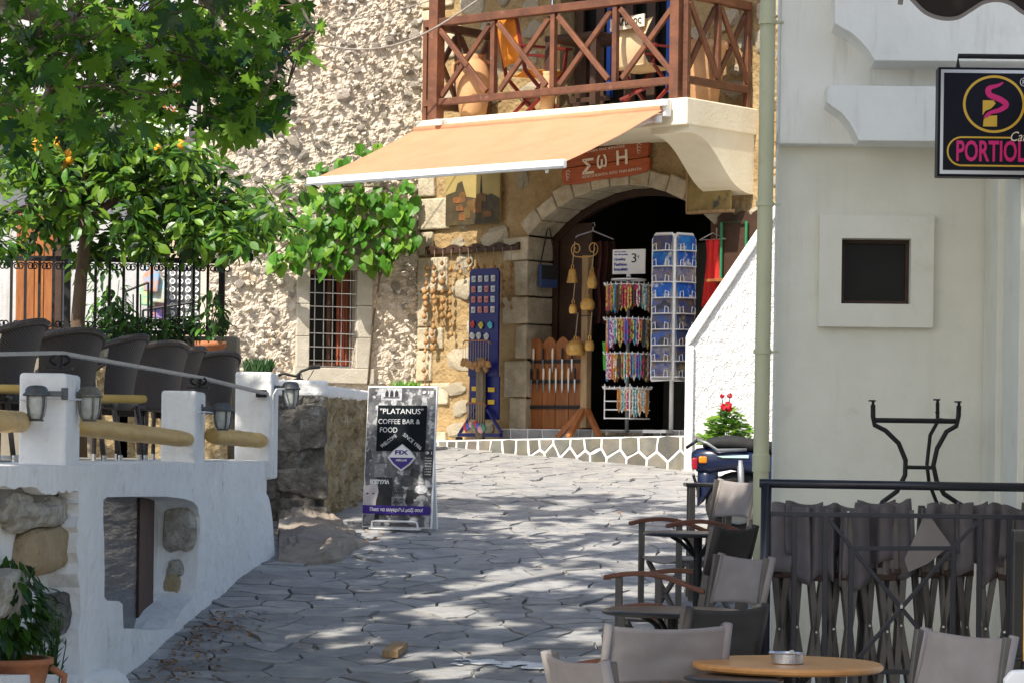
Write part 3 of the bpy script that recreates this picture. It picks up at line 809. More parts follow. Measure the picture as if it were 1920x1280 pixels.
def pxpoly(pl, v=0.0): return [FT.hit(px, py, v) for px, py in pl]
wpoly = pxpoly([(195, 1118), (203, 1125), (226, 1126), (232, 1132), (232, 1177), (275, 1180), (324, 1178), (328, 1160), (338, 1144), (358, 1126), (365, 1112), (370, 1070), (373, 1010), (373, 968), (369, 950), (361, 940), (345, 934), (311, 930), (250, 930), (202, 931), (195, 936)])
rn = random.Random(6)
npoly = []
base_ = pxpoly([(-60, 1265), (146, 1265), (150, 1122), (145, 1010), (149, 955), (146, 921), (120, 918), (95, 928), (60, 915), (20, 912), (-60, 912)])
for i in range(len(base_)):
    a_, b_ = base_[i], base_[(i + 1) % len(base_)]
    for k in range(5):
        t = k / 5; npoly.append((a_[0] + (b_[0] - a_[0]) * t + rn.uniform(-.025, .025), a_[1] + (b_[1] - a_[1]) * t + rn.uniform(-.010, .010)))
WU1 = FT.hit(373, 1000)[0]
bpy.context.view_layer.update()
for poly, v1, jit in ((wpoly, -.24, 0), (npoly, -.15, .006)):
    cut = cutter(poly, .35, v1, jit)
    md = wf_.modifiers.new('cut', 'BOOLEAN'); md.object = cut; md.operation = 'DIFFERENCE'; md.solver = 'EXACT'
    bpy.context.view_layer.update()
    me = bpy.data.meshes.new_from_object(wf_.evaluated_get(bpy.context.evaluated_depsgraph_get()))
    wf_.modifiers.clear(); wf_.data = me; bpy.data.objects.remove(cut)
me.materials.clear(); me.materials.append(M['white'])
me.set_sharp_from_angle(angle=RD(35))
# glazing of the sunken window
wd = MB()
def tbox(mb, u0, u1, v0, v1, z0, z1):
    vs = [tl(u, v, z) for z in (z0, z1) for u, v in ((u0, v0), (u1, v0), (u1, v1), (u0, v1))]
    return mb.add(vs, [(3, 2, 1, 0), (4, 5, 6, 7), (0, 1, 5, 4), (1, 2, 6, 5), (2, 3, 7, 6), (3, 0, 4, 7)])
gu0, gu1 = FT.hit(263, 1050, -.2)[0], FT.hit(290, 1050, -.2)[0]
wzb = FT.hit(280, 1174, -.2)[1]
wfr = tbox(tbox(MB(), gu0, gu1, -.238, -.205, wzb - .06, 2.21), .1, gu0, -.238, -.205, 2.15, 2.21).build('window_frame', M['window_wood'], ter)
tbox(MB(), .0, gu0, -.235, -.215, wzb - .08, 2.15).build('pane', M['wavy_glass'], wfr)
# exposed stones in niche and on the far jamb
def tstone(u, v, z, su, sv, sz, mt, seed=0, rough=.5):
    m = MB().blob((0, 0, 0), (1, 1, 1), 3, 0.0); out = []
    for q in m.v:
        q = Vector(q); q = Vector([math.copysign(abs(c) ** .6, c) for c in q])
        k = 1 + rough * (.5 * noise.fractal(q * .9 + Vector((seed, 0, 0)), 1, 2, 4) + .18 * noise.noise(q * 5 + Vector((seed, 0, 0)))); q = q * k
        out.append(tl(u + q.x * su, v + q.y * sv, z + q.z * sz))
    m.v = out
    return m.build('stone', M[mt], ter, smooth=False)
def tpx(px, py, wpx, hpx, mt, seed, rough, v=-.10, sv=.08):
    u, z = FT.hit(px, py, v); u0, _ = FT.hit(px - wpx / 2, py, v); u1, _ = FT.hit(px + wpx / 2, py, v); _, z1 = FT.hit(px, py - hpx / 2, v)
    return tstone(u, v - .02, z, (u1 - u0) / 2, sv, z1 - z, mt, seed, rough)
tpx(75, 962, 95, 56, 'pitted', 3, .7); tpx(20, 950, 60, 50, 'pitted', 23, .7); tpx(128, 945, 28, 40, 'pitted', 4, .7)
tpx(85, 1030, 78, 92, 'tan_stone', 5, .3)
tpx(138, 1000, 14, 30, 'dark_stone', 8, .6); tpx(140, 1060, 12, 22, 'dark_stone', 28, .6); tpx(108, 1150, 46, 80, 'dark_stone', 18, .6); tpx(20, 1110, 60, 90, 'pitted', 9, .5)
for i, (py, hpx, sv, mt) in enumerate(((988, 112, .10, 'pitted'), (1075, 40, .05, 'pitted'), (1110, 62, .062, 'tan_stone'))):
    _, z = FT.hit(340, py, 0); _, z1 = FT.hit(340, py - hpx / 2, 0)
    tstone(WU1 + .02 - .03 * (i == 2), -.115 - .012 * i, z, .10, sv, z1 - z, mt, 12 + i, .4)
# pillars
def pillar(px, py_top, D, w, dpt, name='pillar'):
    p = at(px, py_top, D); y0, y1 = D, D + dpt
    x1 = p.x; m = MB()
    b = MB().bb(x1 - w - TB.x, x1 - TB.x, y0 - TB.y, y1 - TB.y, 2.20 - TB.z, p.z - TB.z)
    return b.build(name, M['white'], ter, bevel=.018, seg=3), p
PIL = [pillar(125, 699, 12.7, .215, .42), pillar(368, 732, 16.0, .20, .5), pillar(510, 697, 18.75, .245, .55)]
# log rails between the pillars
def log(a, b, r, nm='log_rail'):
    a = Vector(a) - TB; b = Vector(b) - TB; pp = []; n = 14; rr = []
    for i in range(n + 1):
        pp.append(a.lerp(b, i / n) + Vector((random.uniform(-.001, .001), 0, random.uniform(-.0015, .0015)))); rr.append(r * random.uniform(.985, 1.015))
    rr[0] *= .8; rr[-1] *= .82
    MB().tube(pp, rr, 14).build(nm, M['log'], ter, smooth=True)
log((PIL[0][1].x - .04, 13.05, at(160, 797, 13.1).z), at(352, 823, 15.98), .046)
log(at(395, 815, 16.45), at(492, 826, 18.73), .05)
log(at(-30, 788, 11.2), at(42, 790, 12.72), .048)
# terrace floor slab and the fill behind the street face
fl = MB().slab([(wall_x(11) - .05 - TB.x, 10.4 - TB.y), (wall_x(19.3) - .3 - TB.x, 19.3 - TB.y), (-2.0 - TB.x, 21.0 - TB.y), (-1.75 - TB.x, 25.5 - TB.y), (-9 - TB.x, 25.5 - TB.y), (-9 - TB.x, 10.4 - TB.y)], 2.16 - TB.z, TERR - TB.z)
fl.build('terrace_floor', pmat('terrace_tiles', (.20, .19, .17), (.15, .14, .125), 6, .8, .2, 40), ter)
cap = MB(); n = 60
def capf(s, t):
    u = UT0 + (UT1 - UT0) * s; z = top_z(u)
    return tl(u, wall_v(u, z) + .0 - .34 * t, z + .006 * math.sin(t * math.pi))
cap.grid(capf, 120, 3).build('wall_top', M['white'], ter, smooth=True)
# rounded white foot stone at the corner
MB().blob((0, 0, 0), (.16, .22, .11), 2, .10, rnd=random.Random(4)).build('foot_stone', M['white'], ter, smooth=True).location = Vector((-1.95, 13.3, gz(13.3) + .06)) - TB

# ------------------------------------------------------------------ weathered stone wall beyond the terrace
ow = thing('garden_wall', 'weathered lichen-dark stone wall with a whitewashed top behind the sign board', 'wall', (-1.39, 20.84, 1.85))
OB = Vector((-1.39, 20.84, 1.85))
m = MB()
A0, A1, A2 = Vector((-1.95, 20.75, 0)), Vector((-1.39, 20.84, 0)), Vector((-1.10, 23.2, 0))
def face(p, q, n, mt, nm, z0=1.75, z1=2.80, am=.03, sd=1.0):
    nn = Vector(((q - p).y, -(q - p).x, 0)).normalized()
    def f(s, t):
        w = p.lerp(q, s); z = z0 + (z1 - z0) * t
        e = min(1, min(s, 1 - s) * 9)
        h = am * noise.fractal(Vector((w.x * 6 + sd, w.y * 6, z * 6)), 1, 2, 4) + chips(w.x + w.y, z, 12, am, sd)
        r_ = w + nn * h * e; return (r_.x - OB.x, r_.y - OB.y, z - OB.z)
    return MB().grid(f, n, 40).build(nm, M[mt], ow)
face(A0, A1, 30, 'dark_stone', 'front_face')
face(A1, A2, 80, 'tan_render', 'lane_face', am=.055, sd=4.0)
for i, (px, py, w_, h_) in enumerate(((546, 805, .125, .17), (584, 800, .125, .185), (548, 900, .14, .10), (588, 905, .12, .13), (556, 948, .15, .07), (590, 962, .10, .06))):
    q = at(px, py, 20.80); m = MB().blob((0, 0, 0), (1, 1, 1), 3, 0); out = []
    for v in m.v:
        v = Vector(v); v = Vector([math.copysign(abs(c) ** .38, c) for c in v]); v *= 1 + .16 * noise.fractal(v * 1.5 + Vector((i * 9, 0, 0)), 1, 2, 4) + .06 * noise.noise(v * 7)
        out.append((v.x * w_ * .9, v.y * .05, v.z * h_ * .9))
    m.v = out; o = m.build('stone', M['dark_stone'], ow); o.location = q - OB
cpm = MB()
def capb(p, q, z0, z1, wd):
    nn = Vector(((q - p).y, -(q - p).x, 0)).normalized()
    a_, b_ = p + nn * .02, q + nn * .02; c_, d_ = q - nn * wd, p - nn * wd
    cpm.slab([(v.x - OB.x, v.y - OB.y) for v in (a_, b_, c_, d_)], z0 - OB.z, z1 - OB.z)
capb(A0, A1 + Vector((.02, 0, 0)), 2.79, 2.915, .5)
cpm.build('whitewashed_top', M['white'], ow, bevel=.03, seg=3)
cpm = MB(); capb(A1 + Vector((.005, .03, 0)), A2, 2.785, 2.88, .40); cpm.build('whitewashed_top', M['white'], ow, bevel=.03, seg=3)
MB().slab([(v.x - OB.x, v.y - OB.y) for v in (A0 + Vector((0, .06, 0)), A1 + Vector((-.06, .06, 0)), A2 + Vector((-.06, 0, 0)), Vector((-1.6, 23.2, 0)), Vector((-1.95, 21.5, 0)))], -.1, .93).build('wall_core', M['tan_render'], ow)

# ------------------------------------------------------------------ rock outcrop at the foot of the wall
rk = MB(); rr = random.Random(2)
c = on_ground(600, 1035)
poly = [on_ground(*p) for p in ((520, 1052), (585, 1058), (640, 1052), (668, 1028), (702, 1018), (640, 985), (560, 940), (520, 960))]
tops = [.06, .065, .12, .10, .03, .07, .13, .15]
ctr = sum(poly, Vector()) / len(poly)
n = len(poly); vs = []
rings = ((1.0, 0.0), (1.0, .55), (.96, .95), (.80, 1.02), (.45, 1.06))
for sc_, hh in rings:
    for i in range(n):
        for e in (0, .5):
            p = poly[i].lerp(poly[(i + 1) % n], e); h = tops[i] * (1 - e) + tops[(i + 1) % n] * e
            q = ctr.lerp(p, sc_); hc = h * sc_ + .10 * (1 - sc_)
            j = .012 if hh > 0 else 0
            vs.append((q.x - c.x + rr.uniform(-j, j), q.y - c.y + rr.uniform(-j, j) * 2, q.z - c.z - .03 + hc * hh + rr.uniform(-j, j)))
k = 2 * n; fs = [(a * k + i, a * k + (i + 1) % k, (a + 1) * k + (i + 1) % k, (a + 1) * k + i) for a in range(len(rings) - 1) for i in range(k)]
fs.append(tuple((len(rings) - 1) * k + i for i in range(k)))
rk.add(vs, fs)
rkb = bmesh.new(); tmp = rk.mesh('rock'); rkb.from_mesh(tmp); bmesh.ops.triangulate(rkb, faces=rkb.faces); bmesh.ops.subdivide_edges(rkb, edges=rkb.edges, cuts=4, use_grid_fill=True)
for v in rkb.verts:
    q = v.co + c; v.co += Vector((.02 * noise.noise(q * 9), .03 * noise.noise(q * 8 + Vector((9, 0, 0))), .022 * noise.fractal(q * 5, 1, 2, 4) - .02 * (noise.noise(Vector((q.x * 3, q.y * 3, q.z * 16))) > .15)))
rkb.to_mesh(tmp); rkb.free(); tmp.materials.append(M['rock']); o = link('rock', tmp); o.location = c; tag(o, 'flat brown rock slab jutting out at the end of the white terrace wall', 'rock')

# ------------------------------------------------------------------ cafe house on the right
cafe = thing('cafe_house', 'shaded cream cafe house wall with a small framed window and moulded upper storey', 'house', (1.40, 15.0, 1.2), FB.a)
CB = 1.2
def L2(px, py, v=0.0):
    u, z = FB.hit(px, py, v); return u, z - CB
ow0, ow1 = L2(1576, 570), L2(1706, 450)
wl_ = MB()
UE = 1.13
def rect_hole(mb, u0, u1, z0, z1, h, y0, y1):
    mb.bb(u0, h[0], y0, y1, z0, z1).bb(h[1], u1, y0, y1, z0, z1).bb(h[0], h[1], y0, y1, z0, h[2]).bb(h[0], h[1], y0, y1, h[3], z1)
rect_hole(wl_, 0, UE, -.3, 2.95, (ow0[0], ow1[0], ow0[1], ow1[1]), 0, .3)
wl_.build('front_wall', M['cream_low'], cafe)
p0, p1 = L2(1533, 613), L2(1750, 407)
fr = MB(); rect_hole(fr, p0[0], p1[0], p0[1], p1[1], (ow0[0] - .001, ow1[0] + .001, ow0[1] - .001, ow1[1] + .001), -.065, .002)
wfr = fr.build('window_surround', M['cream_low'], cafe)
MB().bb(ow0[0], ow1[0], .06, .09, ow0[1], ow1[1]).build('pane', M['glass'], wfr)
m = MB(); rect_hole(m, ow0[0], ow1[0], ow0[1], ow1[1], (ow0[0] + .02, ow1[0] - .02, ow0[1] + .02, ow1[1] - .02), .03, .058)
m.build('window_frame', M['wood_dark'], wfr)
# upper storey, proud of the wall, with two moulded brackets
zu = L2(1600, 271, .14)[1]
MB().bb(0, 3.2, -.14, .3, zu, 4.6).build('upper_storey', M['cream'], cafe, bevel=.008)
def bracket(pxs, v0, v1, u_end, z_top):
    pr = [L2(px, py, v1) for px, py in pxs]
    pl = [(pr[0][0], z_top)] + pr + [(u_end, pr[-1][1]), (u_end, z_top)]
    MB().prism(pl, -v1, -v0).build('moulded_bracket', M['cream'], cafe, bevel=.004)
bracket([(1550, 192), (1560, 200), (1578, 212), (1592, 229), (1602, 246), (1610, 264)], .135, .42, 3.0, L2(1600, 161, .42)[1])
bracket([(1565, 44), (1578, 52), (1596, 62), (1612, 76), (1628, 94), (1640, 114)], .135, .46, 3.0, 4.55)
# return wall with pilasters and a door recess, coming towards the lane
rw = MB().bb(UE, UE + .3, -3.0, .3, -.4, 2.95)
rw.build('side_wall', M['cream_low'], cafe)
for y0, y1 in ((-.60, -.02), (-1.5, -.95), (-2.6, -1.9)):
    MB().bb(UE - .03, UE + .01, y0, y1, -.4, 2.7).build('pilaster', M['cream_low'], cafe, bevel=.006)
MB().bb(UE - .08, UE - .001, -.16, -.03, .92, .95).build('wall_bracket', M['cream'], cafe)
dp = MB().tube([at(1441, -60, 14.85), at(1437, 250, 14.85), at(1431, 600, 14.85), at(1427, 860, 14.85), at(1424, 1225, 14.85)], .041, 20)
DP = Vector((1.31, 14.85, gz(14.85)))
pipe = thing('drainpipe', 'pale green drainpipe running down the corner of the cafe house', 'pipe', DP)
m = MB(); m.add([Vector(v) - DP for v in dp.v], dp.f); m.build('pipe_run', M['pipe'], pipe, smooth=True)
for py in (42, 383, 659):
    q = at(1440 - py * .0155, py, 14.85) - DP
    cl = MB().lathe([(.0415, -.012), (.048, -.012), (.048, .012), (.0415, .012)], q, 20).bb(q.x + .04, q.x + .085, q.y - .004, q.y + .02, q.z - .006, q.z + .006)
    cl.build('clamp', M['pipe'], pipe)
q = at(1427, 862, 14.85) - DP
MB().lathe([(.0415, -.06), (.047, -.06), (.047, .03), (.0415, .035)], q, 20).build('socket', M['pipe'], pipe)

# ------------------------------------------------------------------ pale house behind the terrace fence
bgp = Vector((-4.6, 28.6, 2.3))
bg = thing('white_house', 'white plastered house half hidden behind the lemon tree and iron fence', 'house', bgp)
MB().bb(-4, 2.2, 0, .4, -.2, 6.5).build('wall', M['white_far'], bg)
MB().bb(1.05, 2.2, -.06, -.005, -.2, 3.0).build('plaster_panel', pmat('cream_plaster', (.58, .47, .32), (.5, .4, .27), 3, .9, .2, 30), bg)
def bgx(px, py, D=28.5): return at(px, py, D) - bgp
a, b = bgx(28, 640), bgx(102, 395)
dr = MB().bb(a.x, b.x, -.08, -.01, a.z, b.z).build('door', M['wood_orange'], bg)
for k in range(4):
    x = a.x + (b.x - a.x) * (k + .5) / 4
    MB().bb(x - .045, x + .045, -.11, -.08, a.z + .02, b.z - .02).build('door_plank', M['wood_orange'], dr, bevel=.006)
MB().bb(b.x + .01, b.x + .08, -.12, 0, a.z, b.z + .05).build('door_jamb', M['wood_dark'], bg)
a, b = bgx(287, 228), bgx(347, 172)
lt = MB().bb(a.x, b.x, -.5, -.46, b.z - .02, b.z + .03).build('lattice_panel', M['wood_orange'], bg)
for k in range(7):
    for s_ in (-1, 1):
        x = a.x + (b.x - a.x) * (k - 1) / 5
        x2 = x + s_ * .3; x0c, x1c = max(a.x, min(b.x, x)), max(a.x, min(b.x, x2))
        if abs(x1c - x0c) < .03: continue
        z0c = a.z + (b.z - a.z) * abs(x0c - x) / .3; z1c = a.z + (b.z - a.z) * abs(x1c - x) / .3
        MB().beam((x0c, -.48 - .01 * s_, z0c), (x1c, -.48 - .01 * s_, z1c), .022, .018, (0, 1, 0)).build('lattice_slat', M['wood_orange'], lt)
MB().bb(b.x, b.x + .05, -.52, -.44, a.z - .1, b.z + .12).build('balcony_post', M['wood_orange'], bg)
MB().bb(-3.2, b.x + .1, -.6, 0, a.z - .2, a.z - .05).build('balcony_slab', M['white'], bg)
a, b = bgx(262, 120), bgx(300, -20)
MB().bb(a.x, b.x, -.04, -.005, a.z, b.z).build('shutter', pmat('lilac_shutter', (.30, .33, .55), (.25, .28, .48), 4, .6), bg)

# ================================================================== balcony railing
def fap(u, v, z): return FA.P(u, v, z)
RZ0 = BZ
rail = thing('balcony_railing', 'brown timber balcony railing with crossed braces above the awning', 'railing', fap(BU0, BV, RZ0), FA.a)
def rl(u, v, z): return (u - BU0, -(v - BV), z - RZ0)
RH = .93; RB = .17
RV = BV - .07
def rail_run(a, b, n, skip_first=False):
    """a, b = (u, v) ends of one run; n panels"""
    a, b = Vector((a[0], a[1], 0)), Vector((b[0], b[1], 0))
    up = (0, 0, 1)
    P = lambda t, z: rl(a.x + (b.x - a.x) * t, a.y + (b.y - a.y) * t, RZ0 + z)
    MB().beam(P(0, RH), P(1, RH), .085, .075, up).build('top_rail', M['wood'], rail, bevel=.006)
    MB().beam(P(0, RB), P(1, RB), .06, .065, up).build('bottom_rail', M['wood'], rail, bevel=.006)
    for i in range(n + 1):
        t = min(max(i / n, .012), .988)
        MB().beam(P(t, 0.0 if i in (0, n) else RB + .032), P(t, RH - .037), .052, .052, (1, 0, 0)).build('post', M['wood'], rail, bevel=.005)
    d = (b - a).normalized(); nn = Vector((-d.y, d.x, 0))
    for i in range(n):
        t0, t1 = i / n + .022, (i + 1) / n - .022
        for s_ in (0, 1):
            za, zb_ = (RB + .06, RH - .07) if s_ == 0 else (RH - .07, RB + .06)
            off = .017 if s_ else -.017
            A_, B_ = Vector(P(t0, za)), Vector(P(t1, zb_))
            o3 = Vector((nn.x, -nn.y, 0)) * off
            MB().beam(A_ + o3, B_ + o3, .034, .050, up).build('brace', M['wood'], rail, bevel=.005)
rail_run((1.09, RV), (4.02, RV), 4)
rail_run((4.09, RV), (4.09, .05), 2)
rail_run((.955, RV), (.955, .05), 2)
MB().beam(rl(.955, RV, RZ0 + RH), rl(1.09, RV, RZ0 + RH), .075, .07).build('top_rail', M['wood'], rail)
MB().beam(rl(.955, RV, RZ0 + RB), rl(1.09, RV, RZ0 + RB), .055, .06).build('bottom_rail', M['wood'], rail)
MB().beam(rl(1.10, RV + .005, RZ0 - .0), rl(1.10, RV + .005, RZ0 + 2.6), .115, .115, (1, 0, 0)).build('roof_post', M['wood'], rail, bevel=.008)
MB().beam(rl(3.99, RV + .005, RZ0 - .0), rl(3.99, RV + .005, RZ0 + 2.6), .10, .10, (1, 0, 0)).build('roof_post', M['wood'], rail, bevel=.008)

# ------------------------------------------------------------------ awning
AU0, AU1 = .93, 3.99
AV0, AV1, AZ0, AZ1 = BV + .07, 2.50, 5.45, 4.86
aw = thing('awning', 'faded orange shop awning stretched out under the balcony', 'awning', fap(AU0, BV, AZ1), FA.a)
def al(u, v, z): return (u - AU0, -(v - BV), z - AZ1)
m = MB()
def cv(s, t):
    sag = -.045 * math.sin(math.pi * t) * (1 - .5 * abs(2 * s - 1)) + .012 * math.sin(s * 38 + 2 * t) * t * (1 - t) + .010 * noise.noise(Vector((s * 9, t * 3, 1)))
    return al(AU0 + .02 + (AU1 - AU0 - .04) * s, AV0 + (AV1 - AV0) * t, AZ0 + (AZ1 - AZ0) * t + sag)
m.grid(cv, 90, 20)
solid(m.build('canvas', M['canvas'], aw, smooth=True), .004)
for k in range(1, 5):
    sm_ = MB().grid(lambda s, t: tuple(Vector(cv(k / 5 + (s - .5) * .005, t)) + Vector((0, 0, .004))), 1, 16)
    sm_.build('seam', pmat('canvas_seam', (.50, .28, .15), None, rough=.9), aw)
m = MB().beam(al(AU0, AV1 + .02, AZ1 - .015), al(AU1, AV1 + .02, AZ1 - .015), .06, .075)
m.build('front_bar', M['white_metal'], aw, bevel=.012)
MB().beam(al(AU0, AV1 + .055, AZ1 - .045), al(AU1, AV1 + .055, AZ1 - .045), .014, .02).build('bar_lip', M['grey_metal'], aw)
m = MB().tube([al(AU0 + .03, BV + .07, AZ0 + .0), al(AU1 - .03, BV + .07, AZ0 + .0)], .035, 12)
m.build('roller', M['canvas'], aw, smooth=True)
for u in (AU0 + .35, AU1 - .02):
    b = MB().box(al(u, BV + .05, AZ0 + .01), (.05, .09, .15)).lathe([(.045, -.03), (.045, .03)], al(u + .01, BV + .1, AZ0 + .05), 12).lathe([(.04, -.03), (.04, .03)], al(u - .05, BV + .11, AZ0 - .09), 12)
    b.build('wall_bracket', M['white_metal'], aw, bevel=.006)
for u, s_ in ((AU1 - .12, -1), (AU0 + .45, 1)):
    k0, k1, k2 = al(u, BV + .09, AZ0 - .08), al(u + s_ * .62, BV + .72, AZ0 - .36), al(u + s_ * .1, AV1 - .02, AZ1 - .02)
    MB().beam(k0, k1, .035, .05).build('folding_arm', M['white_metal'], aw, bevel=.006)
    MB().beam(k1, k2, .03, .04).build('folding_arm', M['white_metal'], aw, bevel=.006)
q = al(AU1 - .2, AV1 + .02, AZ1 - .055)
MB().lathe([(.012, -.03), (.016, 0)], q, 10).build('crank_eye', M['white_metal'], aw)

# ------------------------------------------------------------------ balcony furniture
def jar(name, label, cat, loc, prof, mt, n=28):
    t = thing(name, label, cat, loc)
    MB().lathe(prof, (0, 0, 0), n).build('jar_body', M[mt], t, smooth=True)
    return t
def apx(px, py, v):
    u, z = FA.hit(px, py, v); return fap(u, v, z)
t = jar('clay_jar', 'tall terracotta jar at the left end of the balcony', 'jar', fap(1.34, .72, BZ), [(.09, 0), (.13, .08), (.165, .3), (.17, .42), (.13, .56), (.10, .60), (.12, .63), (.10, .635), (.085, .58)], 'terracotta_pale')
for s_ in (-1, 1): MB().tube([(.11 * s_, 0, .58), (.19 * s_, 0, .55), (.2 * s_, 0, .47), (.165 * s_, 0, .40)], .016, 8).build('handle', M['terracotta_pale'], t, smooth=True)
jar('clay_pot', 'large pale terracotta pot at the right corner of the balcony', 'pot', fap(3.88, .42, BZ), [(.10, 0), (.12, .02), (.19, .42), (.20, .50), (.215, .51), (.215, .58), (.19, .58), (.17, .45)], 'terracotta_pale')

def folding_chair(name, label, loc, rz, fabric, frame, sign=None):
    """canvas cafe chair, facing +x"""
    t = thing(name, label, 'chair', loc, rz)
    for y in (-.27, .27):
        MB().beam((.20, y, 0), (-.20, y, .42), .028, .03).build('leg', M[frame], t)
        MB().beam((-.20, y * .9, 0), (.20, y * .9, .42), .028, .03).build('leg', M[frame], t)
        MB().beam((-.20, y, .42), (-.30, y, .93), .03, .03).build('back_post', M[frame], t)
        MB().beam((.19, y, .42), (.21, y, .63), .03, .03).build('arm_post', M[frame], t)
        MB().beam((-.26, y, .65), (.26, y, .64), .05, .022).build('armrest', M[frame], t)
    MB().beam((.0, -.27, .21), (.0, .27, .21), .025, .025).build('stretcher', M[frame], t)
    s_ = MB().grid(lambda a, b: (-.2 + .4 * a, -.26 + .52 * b, .435 - .03 * math.sin(math.pi * b)), 4, 8)
    solid(s_.build('seat', M[fabric], t, smooth=True), .008)
    bk_ = MB().grid(lambda a, b: (-.215 - .095 * b - .05 * math.sin(math.pi * a), -.27 + .54 * a, .50 + .45 * b), 8, 6)
    solid(bk_.build('backrest', M[fabric], t, smooth=True), .008)
    return t
folding_chair('canvas_chair', 'orange canvas chair with dark red frame on the balcony', fap(1.95, .52, BZ), FA.a + RD(60), 'fabric_orange', 'red_frame')
bc = thing('canvas_chair', 'cream canvas chair with black lettering on its back, by the blue balcony shutter', 'chair', fap(3.42, .60, BZ), FA.a + RD(-12))
bc.scale = (.92, .92, .80)
for y in (-.27, .27):
    MB().beam((y, -.20, 0), (y, .20, .45), .028, .03).build('leg', M['red_frame'], bc)
    MB().beam((y * .92, .20, 0), (y * .92, -.20, .45), .028, .03).build('leg', M['red_frame'], bc)
    MB().beam((y, .20, .45), (y, .26, .80), .03, .03).build('arm_post', M['red_frame'], bc)
    MB().beam((y, -.22, .66), (y, .28, .66), .05, .022).build('armrest', M['red_frame'], bc)
MB().beam((-.27, -.19, .10), (.27, .19, .42), .028, .03).build('stretcher', M['red_frame'], bc)
m = MB().grid(lambda a, b: ((a - .5) * (.42 + .14 * abs(2 * b - .7)), -.26 - .06 * math.sin(math.pi * b) + .04 * math.sin(math.pi * a), .42 + .55 * b), 10, 12)
solid(m.build('backrest', M['fabric_cream'], bc, smooth=True), .008)
m = MB().grid(lambda a, b: ((a - .5) * .52, -.25 + .45 * b, .46 - .04 * math.sin(math.pi * b)), 6, 6)
solid(m.build('seat', M['fabric_cream'], bc, smooth=True), .008)
MB().bb(-.26, .26, -.34, -.326, .86, 1.0).build('back_band', pmat('band_cloth', (.75, .68, .52), None, rough=.85), bc)
text('Μύλος', .12, M['ink'], bc, (-.13, -.345, .885), width=.36)
def plain_table(name, label, loc, rz, w, d, h, mt):
    t = thing(name, label, 'table', loc, rz)
    MB().bb(-w / 2, w / 2, -d / 2, d / 2, h - .05, h).build('tabletop', M[mt], t, bevel=.005)
    for x in (-1, 1):
        for y in (-1, 1): MB().bb(x * w / 2 - x * .04 - .035, x * w / 2 - x * .04 + .035, y * d / 2 - y * .04 - .035, y * d / 2 - y * .04 + .035, 0, h - .05).build('leg', M[mt], t)
    MB().bb(-w / 2 + .08, w / 2 - .08, -.02, .02, .12, .16).build('stretcher', M[mt], t)
    return t
plain_table('wooden_table', 'dark brown wooden table in the middle of the balcony', fap(2.62, .52, BZ), FA.a, .62, .6, .72, 'wood_dark')
jar('clay_jar', 'slim terracotta jar under the balcony table', 'jar', fap(2.38, .85, BZ), [(.05, 0), (.06, .05), (.075, .2), (.05, .33), (.04, .36), (.05, .38), (.035, .37)], 'terracotta_pale', 20)

# ------------------------------------------------------------------ shop signs and boards on the front
q = apx(1137, 333, .05)
t = thing('shop_sign', 'red-brown plank sign with cream Greek letters over the arched door', 'sign', q, FA.a)
pts = [(-.52, -.02), (-.35, -.03), (-.1, -.012), (.2, -.02), (.48, .0), (.52, .02), (.535, .12), (.515, .2), (.53, .29), (.5, .31), (.2, .295), (-.1, .285), (-.4, .27), (-.53, .25), (-.52, .15), (-.545, .08)]
R6 = RD(3)
def rot2(p): return (p[0] * math.cos(R6) - p[1] * math.sin(R6), p[0] * math.sin(R6) + p[1] * math.cos(R6))
lo_ = [p for p in pts if p[1] <= .13]; 
MB().prism([rot2(p) for p in ((-.52, -.02), (-.35, -.03), (-.1, -.012), (.2, -.02), (.48, .0), (.53, .03), (.535, .12), (.515, .135), (-.53, .135), (-.545, .08))], -.02, .02).build('sign_plank', M['wood_sign'], t, bevel=.008)
MB().prism([rot2(p) for p in ((-.52, .141), (.515, .141), (.53, .2), (.545, .29), (.5, .31), (.2, .295), (-.1, .285), (-.4, .27), (-.53, .25))], -.022, .02).build('sign_plank', M['wood_sign'], t, bevel=.008)
for body, x, z, h in (('Σ', -.27, .05, .15), ('ω', -.09, .085, .13), ('Η', .15, .095, .14)):
    p = rot2((x, z)); text(body, .2, M['sign_white'], t, (p[0], -.027, p[1]), height=h, width=h * .95, tilt=R6, bold=.004)
text('ΧΕΙΡΟΠΟΙΗΤΑ ΑΠΟ ΤΗΝ ΚΡΗΤΗ', .03, M['sign_white'], t, (-.28, -.025, -.0), width=.72, height=.026, tilt=R6 + .01)
text('ΤΕΧΝΗ ΤΗΣ ΚΡΗΤΗΣ', .03, M['sign_white'], t, (-.26, -.025, .245), width=.5, height=.022, tilt=R6)
for x, z in ((-.45, .05), (.42, .215)):
    p = rot2((x, z))
    for k in range(3): MB().tube([(p[0] + .016 * math.cos(a) * (1 + .3 * k) , -.026, p[1] + .03 * (k - .6) + .016 * math.sin(a)) for a in [i * .7 for i in range(8)]], .0035, 5).build('sign_flourish', M['sign_white'], t)
